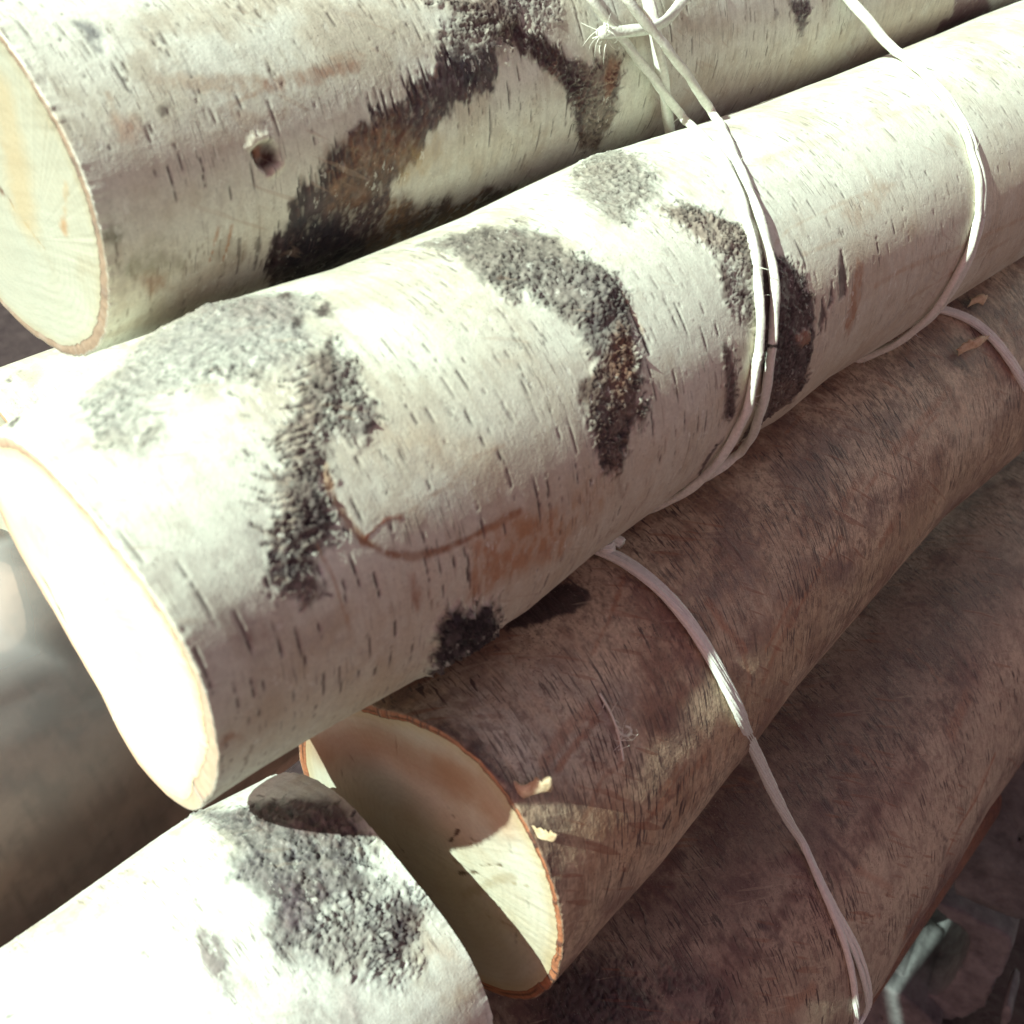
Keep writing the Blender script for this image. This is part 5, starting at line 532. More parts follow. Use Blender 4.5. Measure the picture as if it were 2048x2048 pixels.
{"col":[0.33,0.14,0.08],"amt":0.65,"brk":0.4,"warp":0.0006,"t":"stroke","pts":[[0.11068,0.04705],[0.11375,0.03894]],"w":0.00071},
{"col":[0.33,0.14,0.08],"amt":0.5,"brk":0.4,"warp":0.0006,"t":"stroke","pts":[[0.07534,-0.01724],[0.06431,-0.0139]],"w":0.00242},
{"col":[0.33,0.14,0.08],"amt":0.5,"brk":0.4,"warp":0.0006,"t":"stroke","pts":[[0.21504,0.03203],[0.21326,0.01489]],"w":0.00081},
{"col":[0.33,0.14,0.08],"amt":0.4,"brk":0.4,"warp":0.0006,"t":"stroke","pts":[[0.11866,-0.00345],[0.12847,-0.01917]],"w":0.00179},
{"col":[0.33,0.14,0.08],"amt":0.6,"brk":0.4,"warp":0.0006,"t":"stroke","pts":[[0.11827,-0.02253],[0.1101,-0.01709],[0.10199,-0.01077]],"w":0.00052},
{"col":[0.07,0.04,0.045],"amt":0.75,"brk":0.4,"warp":0.0008,"t":"stroke","pts":[[0.11635,0.01433],[0.11896,-0.00143]],"w":0.00123},
{"col":[0.07,0.04,0.045],"amt":0.75,"brk":0.4,"warp":0.0008,"t":"stroke","pts":[[0.12621,0.01983],[0.12597,0.01034]],"w":0.00107},
{"col":[0.07,0.04,0.045],"amt":0.75,"brk":0.4,"warp":0.0008,"t":"stroke","pts":[[0.07199,0.01102],[0.07397,0.00304]],"w":0.00147},
{"col":[0.07,0.04,0.045],"amt":0.75,"brk":0.4,"warp":0.0008,"t":"stroke","pts":[[0.16208,-0.01437],[0.17071,-0.03095]],"w":0.00058},
{"col":[0.07,0.04,0.045],"amt":0.75,"brk":0.4,"warp":0.0008,"t":"stroke","pts":[[0.19267,-0.01706],[0.20064,-0.02925]],"w":0.0006},
{"col":[0.07,0.04,0.045],"amt":0.75,"brk":0.4,"warp":0.0008,"t":"stroke","pts":[[0.1679,-0.0326],[0.166,-0.03638]],"w":0.00115}],"grain":{"c0":[0.8,0.72,0.5],"c1":[0.72,0.6,0.36]},"paint":{"c0":[0.46,0.35,0.265],"c1":[0.29,0.19,0.15],"c2":[0.16,0.08,0.07],"t1":0.4,"t2":0.46,"a2":0.85,"fv":0.5,"rv":0.12,"hf":0.00012,"hm":0.0003,"hr":0.0001,"lent":{"n":500,"L":[0.002,0.007],"w":[0.00025,0.0004],"a":0.8,"c":[0.1,0.065,0.06],"gate":0.36,"ang":0.22},"speck":{"ang":0.3,"fx":1300,"fy":700,"t":0.6,"a":0.45,"c":[0.09,0.06,0.055],"bt":0.52,"ba":0.55,"bc":[0.17,0.1,0.09]}},"rimtab":[]},
{"name":"E","label":"short white birch log end at the bottom left with a grey furrowed patch of bark","kind":"white","P0":[0.09415,0.14753,0.5139],"d":[0.99999,-0.00366,-0.00246],"u":[0.00432,0.70487,0.70932],"w":[-0.00087,-0.70932,0.70488],"r":0.0477,"tp":0,"s":[-0.22,0],"cut":0,"th":[-77.84469,106.15531],"tilt":[0,0],"ds":0.00046,"da":0.00046,"ring":0,"ringtab":[[0,180],[0.0022,0.0022]],"ringcol":[0.62,0.4,0.26],"ringdark":0,"seed":53,"swell":[[[-0.07027,-0.05776,-0.0442,-0.02961,-0.02231,0],[-0.00011,-0.00013,0.00015,0.00057,0.00051,-0.00233],94.58523,42.0]],"feat":[{"mode":"crackle","soft":0.002,"warp":0.004,"wf":250,"cs":[640,430],"cw":0.3,"rot":0.2,"lump":[0.25,0.23,0.225],"cv":1,"crk":[0.05,0.04,0.05],"fill":0.93,"h":0.0009,"hd":0.0008,"seed":3,"t":"poly","pts":[[-0.02271,0.0787],[-0.01924,0.0624],[-0.01252,0.05194],[-0.00649,0.04426],[-0.00258,0.03552],[-0.00313,0.02655],[-0.00627,0.02103],[-0.00709,0.01641],[-0.01424,0.01772],[-0.02147,0.02219],[-0.02512,0.01661],[-0.03188,0.0194],[-0.0317,0.02499],[-0.02689,0.02688],[-0.02753,0.03244],[-0.02952,0.03925],[-0.0245,0.04465],[-0.02396,0.05742]]},
{"mode":"fur","soft":0.003,"warp":0.004,"col":[0.12,0.09,0.09],"k2":0.2,"amt":0.8,"seed":4,"t":"poly","pts":[[-0.01728,0.05636],[-0.00701,0.04356],[-0.00309,0.03396],[-0.004,0.02644],[-0.01087,0.0337],[-0.01699,0.0452]]},
{"mode":"fur","soft":0.003,"warp":0.004,"col":[0.09,0.07,0.08],"k2":0.1,"amt":0.75,"seed":5,"t":"poly","pts":[[-0.02597,0.03269],[-0.01906,0.02795],[-0.01753,0.02265],[-0.02201,0.01971],[-0.02809,0.01904],[-0.03089,0.02428]]},
{"mode":"crackle","soft":0.003,"warp":0.004,"cs":[600,480],"cw":0.3,"lump":[0.44,0.43,0.41],"cv":0.7,"crk":[0.06,0.05,0.06],"fill":0.85,"h":0.0012,"hd":0.0009,"seed":6,"t":"poly","pts":[[-0.02147,0.02219],[-0.01424,0.01772],[-0.00709,0.01641],[-0.0021,0.00831],[-0.00298,0.00416],[-0.00949,0.00169],[-0.0125,-0.00262],[-0.02077,0.00258],[-0.02502,0.00658],[-0.02849,0.01128],[-0.03302,0.01966],[-0.02851,0.01938]]},
{"mode":"crackle","soft":0.001,"warp":0.003,"wf":500,"cs":[500,800],"cw":0.4,"lump":[0.2,0.17,0.17],"crk":[0.03,0.02,0.03],"fill":0.9,"h":0.001,"seed":8,"t":"poly","pts":[[-0.00808,0.01148],[-0.00293,0.00825],[-0.00823,0.00341],[-0.01425,0.0014],[-0.0143,0.00541],[-0.00983,0.00733]]},
{"col":[0.55,0.44,0.34],"amt":0.6,"soft":0.004,"warp":0.004,"brk":0.5,"t":"poly","pts":[[-0.00496,0.00362],[-0.00069,-0.00372],[-0.00076,-0.01493],[-0.00343,-0.02935],[-0.01158,-0.02106],[-0.00692,-0.01121],[-0.00972,-0.0008]]},
{"mode":"fur","soft":0.002,"warp":0.003,"col":[0.26,0.24,0.24],"k2":0.1,"amt":0.8,"seed":10,"t":"poly","pts":[[-0.04249,0.03179],[-0.04083,0.02865],[-0.04341,0.02229],[-0.04391,0.01805],[-0.04558,0.02012],[-0.04491,0.02642]]},
{"mode":"fur","soft":0.004,"warp":0.006,"col":[0.4,0.38,0.36],"k2":0.1,"amt":0.5,"seed":11,"t":"poly","pts":[[-0.03656,0.00945],[-0.02649,0.00454],[-0.02337,-0.00117],[-0.0295,-0.00517],[-0.04044,0.00391]]},
{"col":[0.07,0.05,0.05],"amt":0.85,"w1":0.4,"brk":0.3,"h":-0.0002,"t":"stroke","pts":[[-0.00808,0.01148],[-0.00773,0.00708],[-0.00984,0.0033]],"w":0.00054},
{"col":[0.07,0.05,0.05],"amt":0.85,"w1":0.4,"brk":0.3,"h":-0.0002,"t":"stroke","pts":[[-0.00425,0.00856],[-0.00767,0.00568],[-0.01206,0.00235]],"w":0.00043},
{"col":[0.07,0.05,0.05],"amt":0.85,"w1":0.4,"brk":0.3,"h":-0.0002,"t":"stroke","pts":[[-0.01212,0.01113],[-0.00983,0.00733]],"w":0.00032},
{"col":[0.07,0.05,0.05],"amt":0.85,"w1":0.4,"brk":0.3,"h":-0.0002,"t":"stroke","pts":[[-0.00298,0.00621],[-0.00694,0.00512]],"w":0.00032},
{"col":[0.07,0.05,0.05],"amt":0.85,"w1":0.4,"brk":0.3,"h":-0.0002,"t":"stroke","pts":[[-0.01254,0.00272],[-0.01414,0.00661]],"w":0.00027},
{"col":[0.07,0.05,0.05],"amt":0.85,"w1":0.4,"brk":0.3,"h":-0.0002,"t":"stroke","pts":[[-0.01096,0.00685],[-0.01266,0.0095]],"w":0.00027},
{"col":[0.07,0.05,0.05],"amt":0.85,"w1":0.4,"brk":0.3,"h":-0.0002,"t":"stroke","pts":[[-0.04529,0.03763],[-0.04505,0.03267]],"w":0.00036},
{"col":[0.07,0.05,0.05],"amt":0.85,"w1":0.4,"brk":0.3,"h":-0.0002,"t":"stroke","pts":[[-0.04325,0.03253],[-0.04225,0.02844]],"w":0.00025},
{"col":[0.07,0.05,0.05],"amt":0.85,"w1":0.4,"brk":0.3,"h":-0.0002,"t":"stroke","pts":[[-0.0323,0.0233],[-0.03177,0.01327]],"w":0.00026},
{"col":[0.07,0.05,0.05],"amt":0.85,"w1":0.4,"brk":0.3,"h":-0.0002,"t":"stroke","pts":[[-0.03301,0.00975],[-0.03332,0.00746]],"w":0.00025},
{"col":[0.07,0.05,0.05],"amt":0.85,"w1":0.4,"brk":0.3,"h":-0.0002,"t":"stroke","pts":[[-0.07772,0.04455],[-0.07546,0.04359]],"w":0.00048},
{"col":[0.07,0.05,0.05],"amt":0.85,"w1":0.4,"brk":0.3,"h":-0.0002,"t":"stroke","pts":[[-0.05268,0.03711],[-0.05257,0.03531]],"w":0.0003},
{"col":[0.07,0.05,0.05],"amt":0.85,"w1":0.4,"brk":0.3,"h":-0.0002,"t":"stroke","pts":[[-0.01064,0.05879],[-0.00999,0.0512]],"w":0.00029},
{"col":[0.07,0.05,0.05],"amt":0.85,"w1":0.4,"brk":0.3,"h":-0.0002,"t":"stroke","pts":[[-0.01568,0.05923],[-0.01492,0.05531]],"w":0.00023},
{"col":[0.07,0.05,0.05],"amt":0.85,"w1":0.4,"brk":0.3,"h":-0.0002,"t":"stroke","pts":[[-0.03829,0.04429],[-0.03832,0.03803]],"w":0.00016},
{"col":[0.07,0.05,0.05],"amt":0.85,"w1":0.4,"brk":0.3,"h":-0.0002,"t":"stroke","pts":[[-0.0428,0.05391],[-0.04263,0.05166]],"w":0.00022},
{"col":[0.05,0.04,0.05],"amt":0.8,"w1":0.4,"brk":0.3,"warp":0.0006,"h":-0.0003,"seed":0,"t":"stroke","pts":[[-0.01099,0.01553],[-0.01147,0.01376]],"w":0.0002},
{"col":[0.05,0.04,0.05],"amt":0.8,"w1":0.4,"brk":0.3,"warp":0.0006,"h":-0.0003,"seed":1,"t":"stroke","pts":[[-0.00957,0.02848],[-0.01179,0.02519]],"w":0.00027},
{"col":[0.05,0.04,0.05],"amt":0.8,"w1":0.4,"brk":0.3,"warp":0.0006,"h":-0.0003,"seed":2,"t":"stroke","pts":[[-0.00638,0.01278],[-0.00758,0.00943]],"w":0.00028},
{"col":[0.05,0.04,0.05],"amt":0.8,"w1":0.4,"brk":0.3,"warp":0.0006,"h":-0.0003,"seed":3,"t":"stroke","pts":[[-0.01722,0.02217],[-0.01712,0.02019]],"w":0.00018},
{"col":[0.05,0.04,0.05],"amt":0.8,"w1":0.4,"brk":0.3,"warp":0.0006,"h":-0.0003,"seed":4,"t":"stroke","pts":[[-0.0181,0.03426],[-0.01906,0.03094]],"w":0.0003},
{"col":[0.05,0.04,0.05],"amt":0.8,"w1":0.4,"brk":0.3,"warp":0.0006,"h":-0.0003,"seed":5,"t":"stroke","pts":[[-0.01516,0.02785],[-0.01673,0.02499]],"w":0.00021},
{"col":[0.05,0.04,0.05],"amt":0.8,"w1":0.4,"brk":0.3,"warp":0.0006,"h":-0.0003,"seed":6,"t":"stroke","pts":[[-0.02083,0.03933],[-0.02286,0.03498]],"w":0.00021},
{"col":[0.05,0.04,0.05],"amt":0.8,"w1":0.4,"brk":0.3,"warp":0.0006,"h":-0.0003,"seed":7,"t":"stroke","pts":[[-0.00449,0.01221],[-0.00616,0.00937]],"w":0.00032},
{"col":[0.05,0.04,0.05],"amt":0.8,"w1":0.4,"brk":0.3,"warp":0.0006,"h":-0.0003,"seed":8,"t":"stroke","pts":[[-0.00194,0.01343],[-0.00303,0.01089]],"w":0.00027},
{"col":[0.05,0.04,0.05],"amt":0.8,"w1":0.4,"brk":0.3,"warp":0.0006,"h":-0.0003,"seed":9,"t":"stroke","pts":[[-0.00346,0.02951],[-0.00447,0.02625]],"w":0.00018},
{"col":[0.05,0.04,0.05],"amt":0.8,"w1":0.4,"brk":0.3,"warp":0.0006,"h":-0.0003,"seed":10,"t":"stroke","pts":[[-0.00886,0.03898],[-0.00944,0.03687]],"w":0.00026},
{"col":[0.05,0.04,0.05],"amt":0.8,"w1":0.4,"brk":0.3,"warp":0.0006,"h":-0.0003,"seed":11,"t":"stroke","pts":[[-0.0209,0.02506],[-0.0211,0.02297]],"w":0.00029},
{"col":[0.05,0.04,0.05],"amt":0.8,"w1":0.4,"brk":0.3,"warp":0.0006,"h":-0.0003,"seed":12,"t":"stroke","pts":[[-0.0055,0.02866],[-0.00534,0.02674]],"w":0.00023},
{"col":[0.05,0.04,0.05],"amt":0.8,"w1":0.4,"brk":0.3,"warp":0.0006,"h":-0.0003,"seed":13,"t":"stroke","pts":[[-0.00338,0.03034],[-0.00547,0.0265]],"w":0.00022},
{"col":[0.05,0.04,0.05],"amt":0.8,"w1":0.4,"brk":0.3,"warp":0.0006,"h":-0.0003,"seed":14,"t":"stroke","pts":[[-0.00113,0.02737],[-0.00288,0.0231]],"w":0.00019},
{"col":[0.05,0.04,0.05],"amt":0.8,"w1":0.4,"brk":0.3,"warp":0.0006,"h":-0.0003,"seed":15,"t":"stroke","pts":[[-0.00195,0.02357],[-0.00293,0.02191]],"w":0.00029},
{"col":[0.05,0.04,0.05],"amt":0.8,"w1":0.4,"brk":0.3,"warp":0.0006,"h":-0.0003,"seed":16,"t":"stroke","pts":[[-0.01227,0.02641],[-0.01306,0.02476]],"w":0.00022},
{"col":[0.05,0.04,0.05],"amt":0.8,"w1":0.4,"brk":0.3,"warp":0.0006,"h":-0.0003,"seed":17,"t":"stroke","pts":[[-0.01516,0.02041],[-0.01585,0.0183]],"w":0.00031},
{"col":[0.05,0.04,0.05],"amt":0.8,"w1":0.4,"brk":0.3,"warp":0.0006,"h":-0.0003,"seed":18,"t":"stroke","pts":[[-0.00988,0.01791],[-0.01052,0.01521]],"w":0.0002},
{"col":[0.05,0.04,0.05],"amt":0.8,"w1":0.4,"brk":0.3,"warp":0.0006,"h":-0.0003,"seed":19,"t":"stroke","pts":[[-0.02241,0.03162],[-0.02404,0.02765]],"w":0.00031},
{"col":[0.05,0.04,0.05],"amt":0.8,"w1":0.4,"brk":0.3,"warp":0.0006,"h":-0.0003,"seed":20,"t":"stroke","pts":[[-0.01074,0.02633],[-0.01064,0.02425]],"w":0.00023},
{"col":[0.05,0.04,0.05],"amt":0.8,"w1":0.4,"brk":0.3,"warp":0.0006,"h":-0.0003,"seed":21,"t":"stroke","pts":[[-0.01135,0.02347],[-0.01166,0.02155]],"w":0.00025},
{"col":[0.05,0.04,0.05],"amt":0.8,"w1":0.4,"brk":0.3,"warp":0.0006,"h":-0.0003,"seed":22,"t":"stroke","pts":[[-0.01684,0.03558],[-0.018,0.03327]],"w":0.00027},
{"col":[0.05,0.04,0.05],"amt":0.8,"w1":0.4,"brk":0.3,"warp":0.0006,"h":-0.0003,"seed":23,"t":"stroke","pts":[[-0.00823,0.03482],[-0.00996,0.03133]],"w":0.00022},
{"col":[0.05,0.04,0.05],"amt":0.8,"w1":0.4,"brk":0.3,"warp":0.0006,"h":-0.0003,"seed":24,"t":"stroke","pts":[[-0.01545,0.03234],[-0.01555,0.03046]],"w":0.00027},
{"col":[0.05,0.04,0.05],"amt":0.8,"w1":0.4,"brk":0.3,"warp":0.0006,"h":-0.0003,"seed":25,"t":"stroke","pts":[[-0.02693,0.02857],[-0.02874,0.02538]],"w":0.00016},
{"col":[0.05,0.04,0.05],"amt":0.8,"w1":0.4,"brk":0.3,"warp":0.0006,"h":-0.0003,"seed":26,"t":"stroke","pts":[[-0.00744,0.03087],[-0.00901,0.0271]],"w":0.00019},
{"col":[0.05,0.04,0.05],"amt":0.8,"w1":0.4,"brk":0.3,"warp":0.0006,"h":-0.0003,"seed":27,"t":"stroke","pts":[[-0.02482,0.03156],[-0.02572,0.02913]],"w":0.00021},
{"col":[0.05,0.04,0.05],"amt":0.8,"w1":0.4,"brk":0.3,"warp":0.0006,"h":-0.0003,"seed":28,"t":"stroke","pts":[[-0.01531,0.02765],[-0.01579,0.02589]],"w":0.00024},
{"col":[0.05,0.04,0.05],"amt":0.8,"w1":0.4,"brk":0.3,"warp":0.0006,"h":-0.0003,"seed":29,"t":"stroke","pts":[[-0.00223,0.01167],[-0.00363,0.00808]],"w":0.00024},
{"col":[0.05,0.04,0.05],"amt":0.8,"w1":0.4,"brk":0.3,"warp":0.0006,"h":-0.0003,"seed":30,"t":"stroke","pts":[[-0.01845,0.02394],[-0.02025,0.02105]],"w":0.00018},
{"col":[0.05,0.04,0.05],"amt":0.8,"w1":0.4,"brk":0.3,"warp":0.0006,"h":-0.0003,"seed":31,"t":"stroke","pts":[[-0.00817,0.02337],[-0.00816,0.02154]],"w":0.00027},
{"col":[0.05,0.04,0.05],"amt":0.8,"w1":0.4,"brk":0.3,"warp":0.0006,"h":-0.0003,"seed":32,"t":"stroke","pts":[[0.00431,0.02761],[0.00366,0.02517]],"w":0.0003},
{"col":[0.05,0.04,0.05],"amt":0.8,"w1":0.4,"brk":0.3,"warp":0.0006,"h":-0.0003,"seed":33,"t":"stroke","pts":[[0.0088,0.02494],[0.00745,0.02223]],"w":0.00034},
{"col":[0.05,0.04,0.05],"amt":0.8,"w1":0.4,"brk":0.3,"warp":0.0006,"h":-0.0003,"seed":34,"t":"stroke","pts":[[0.00696,0.02566],[0.00555,0.02336]],"w":0.00031},
{"col":[0.05,0.04,0.05],"amt":0.8,"w1":0.4,"brk":0.3,"warp":0.0006,"h":-0.0003,"seed":35,"t":"stroke","pts":[[-0.00457,0.01922],[-0.00577,0.01563]],"w":0.00031},
{"col":[0.05,0.04,0.05],"amt":0.8,"w1":0.4,"brk":0.3,"warp":0.0006,"h":-0.0003,"seed":36,"t":"stroke","pts":[[-0.00406,0.02771],[-0.00549,0.02423]],"w":0.00032},
{"col":[0.05,0.04,0.05],"amt":0.8,"w1":0.4,"brk":0.3,"warp":0.0006,"h":-0.0003,"seed":37,"t":"stroke","pts":[[-0.01079,0.04398],[-0.01194,0.04122]],"w":0.00023},
{"col":[0.05,0.04,0.05],"amt":0.8,"w1":0.4,"brk":0.3,"warp":0.0006,"h":-0.0003,"seed":38,"t":"stroke","pts":[[-0.02291,0.03368],[-0.02366,0.03142]],"w":0.00018},
{"col":[0.05,0.04,0.05],"amt":0.8,"w1":0.4,"brk":0.3,"warp":0.0006,"h":-0.0003,"seed":39,"t":"stroke","pts":[[-0.00294,0.03214],[-0.00347,0.02946]],"w":0.00032},
{"col":[0.05,0.04,0.05],"amt":0.8,"w1":0.4,"brk":0.3,"warp":0.0006,"h":-0.0003,"seed":40,"t":"stroke","pts":[[-0.01811,0.03669],[-0.01919,0.03331]],"w":0.00024},
{"col":[0.05,0.04,0.05],"amt":0.8,"w1":0.4,"brk":0.3,"warp":0.0006,"h":-0.0003,"seed":41,"t":"stroke","pts":[[0.00366,0.02412],[0.00276,0.02109]],"w":0.00022},
{"col":[0.05,0.04,0.05],"amt":0.8,"w1":0.4,"brk":0.3,"warp":0.0006,"h":-0.0003,"seed":42,"t":"stroke","pts":[[-0.01117,0.0337],[-0.01221,0.03076]],"w":0.00025},
{"col":[0.05,0.04,0.05],"amt":0.8,"w1":0.4,"brk":0.3,"warp":0.0006,"h":-0.0003,"seed":43,"t":"stroke","pts":[[-0.01231,0.01705],[-0.01268,0.01485]],"w":0.00027},
{"col":[0.05,0.04,0.05],"amt":0.8,"w1":0.4,"brk":0.3,"warp":0.0006,"h":-0.0003,"seed":44,"t":"stroke","pts":[[-0.01186,0.0154],[-0.01289,0.01294]],"w":0.00028},
{"col":[0.05,0.04,0.05],"amt":0.8,"w1":0.4,"brk":0.3,"warp":0.0006,"h":-0.0003,"seed":45,"t":"stroke","pts":[[-0.01229,0.03309],[-0.01317,0.03037]],"w":0.0003}],"grain":{"c0":[0.8,0.72,0.5],"c1":[0.72,0.6,0.36]},"rimtab":[[-180.0,-174.0,-168.0,-162.0,-156.0,-150.0,-144.0,-138.0,-132.0,-126.0,-120.0,-114.0,-108.0,-102.0,-96.0,-90.0,-84.0,-78.0,-72.0,-66.0,-60.0,-54.0,-48.0,-42.0,-36.0,-30.0,-24.0,-18.0,-12.0,-6.0,0,6.0,12.0,18.0,24.0,30.0,36.0,42.0,48.0,54.0,60.0,66.0,72.0,78.0,84.0,90.0,96.0,102.0,108.0,114.0,120.0,126.0,132.0,138.0,144.0,150.0,156.0,162.0,168.0,174.0],[-0.00058,-0.00058,-0.00058,-0.00058,-0.00058,-0.00058,-0.00058,-0.00059,-0.00059,-0.00059,-0.00059,-0.00059,-0.00059,-0.00059,-0.00059,-0.00059,-0.0006,-0.0006,-0.0006,-0.0006,-0.0006,-0.00059,-0.00057,-0.00047,-0.00024,0.00016,0.00065,0.00103,0.00109,0.0007,-0.0000659,-0.00099,-0.00178,-0.00221,-0.0022,-0.00169,-0.00079,0.00016,0.00079,0.00094,0.00074,0.0004,0.0000597,-0.00021,-0.0004,-0.0005,-0.00055,-0.00056,-0.00056,-0.00056,-0.00057,-0.00057,-0.00057,-0.00057,-0.00057,-0.00057,-0.00057,-0.00057,-0.00058,-0.00058]],"paint":{"c0":[0.8,0.84,0.78],"c1":[0.7,0.7,0.6],"c2":[0.52,0.46,0.36],"t1":0.5,"t2":0.5,"a2":0.5,"fv":0.22,"rv":0.12,"hf":0.0000600,"hm":0.00014,"hr":0.0000500,"peel":0.0000600,"lent":{"n":150,"L":[0.003,0.008],"w":[0.00012,0.0002],"a":0.45,"c":[0.2,0.18,0.16],"gate":0.4}}},
{"name":"G","label":"pale birch log end barely showing between the two upper logs at the left edge","kind":"white","P0":[0.095,0.30406,0.57615],"d":[1.0,0,0],"u":[0,0.70711,0.70711],"w":[0,-0.70711,0.70711],"r":0.036,"tp":0,"s":[0,0.6],"cut":0,"th":[-105.8407,78.1593],"tilt":[0,0],"ds":0.001,"da":0.0012,"ring":1,"ringtab":[[0,180],[0.0022,0.0022]],"ringcol":[0.62,0.4,0.26],"ringdark":0,"seed":67,"swell":[],"feat":[],"grain":{"edge":[0.97,0.92,0.85],"c0":[0.44,0.46,0.4],"c1":[0.42,0.41,0.33],"pith":[-0.28248,-0.03926],"stains":[{"pts":[[0.003,-0.00348],[0.00062,-0.00231],[-0.00137,-0.00175]],"w":0.0007,"col":[0.12,0.05,0.03],"amt":0.9,"dep":0.0004},
{"pts":[[-0.0168,0.01552],[-0.01705,0.01391]],"w":0.0016,"col":[0.4,0.22,0.1],"amt":0.7,"dep":0},
{"pts":[[-0.01412,0.02472],[-0.01592,0.01807]],"w":0.0008,"col":[0.44,0.3,0.16],"amt":0.4,"dep":0},
{"pts":[[0.001,-0.00291],[-0.00621,-0.00184],[-0.01405,0.0004]],"w":0.0003,"col":[0.3,0.2,0.1],"amt":0.5,"dep":0.0002},
{"pts":[[0.00922,0.0211],[0.00065,0.01141],[-0.00538,0.00104]],"w":0.006,"col":[0.46,0.33,0.16],"amt":0.45,"dep":0}]},"paint":{"c0":[0.8,0.84,0.74],"c1":[0.7,0.7,0.6],"c2":[0.52,0.46,0.36],"t1":0.42,"t2":0.5,"a2":0.5,"fv":0.22,"rv":0.12,"hf":0.0000600,"hm":0.00014,"hr":0.0000500,"peel":0.0000600,"lent":{"n":900,"L":[0.004,0.011],"w":[0.00018,0.0003],"a":0.9,"c":[0.1,0.07,0.06],"gate":0.3}},"rimtab":[]},
{"name":"F","label":"dull brown log wrapped in clear plastic, below the cut end of the middle log","kind":"plain","P0":[-0.12,0.29486,0.48211],"d":[0.99875,0.03531,0.03531],"u":[-0.0499,0.73143,0.68008],"w":[-0.00181,-0.681,0.73228],"r":0.062,"tp":0,"s":[-0.1,0.7],"cut":-0.1,"th":[-110,110],"tilt":[0,0],"ds":0.0012,"da":0.0014,"ring":0,"ringtab":[[0,180],[0.0022,0.0022]],"ringcol":[0.62,0.4,0.26],"ringdark":0,"seed":71,"swell":[],"feat":[],"grain":{"c0":[0.8,0.72,0.5],"c1":[0.72,0.6,0.36]},"paint":{"c0":[0.58,0.34,0.25],"c1":[0.46,0.26,0.19],"c2":[0.32,0.18,0.13],"t1":0.4,"t2":0.46,"a2":0.8,"fv":0.1,"rv":0.1,"hf":0.0000300,"hm":0.0001,"hr":0.0000300},"rimtab":[]},
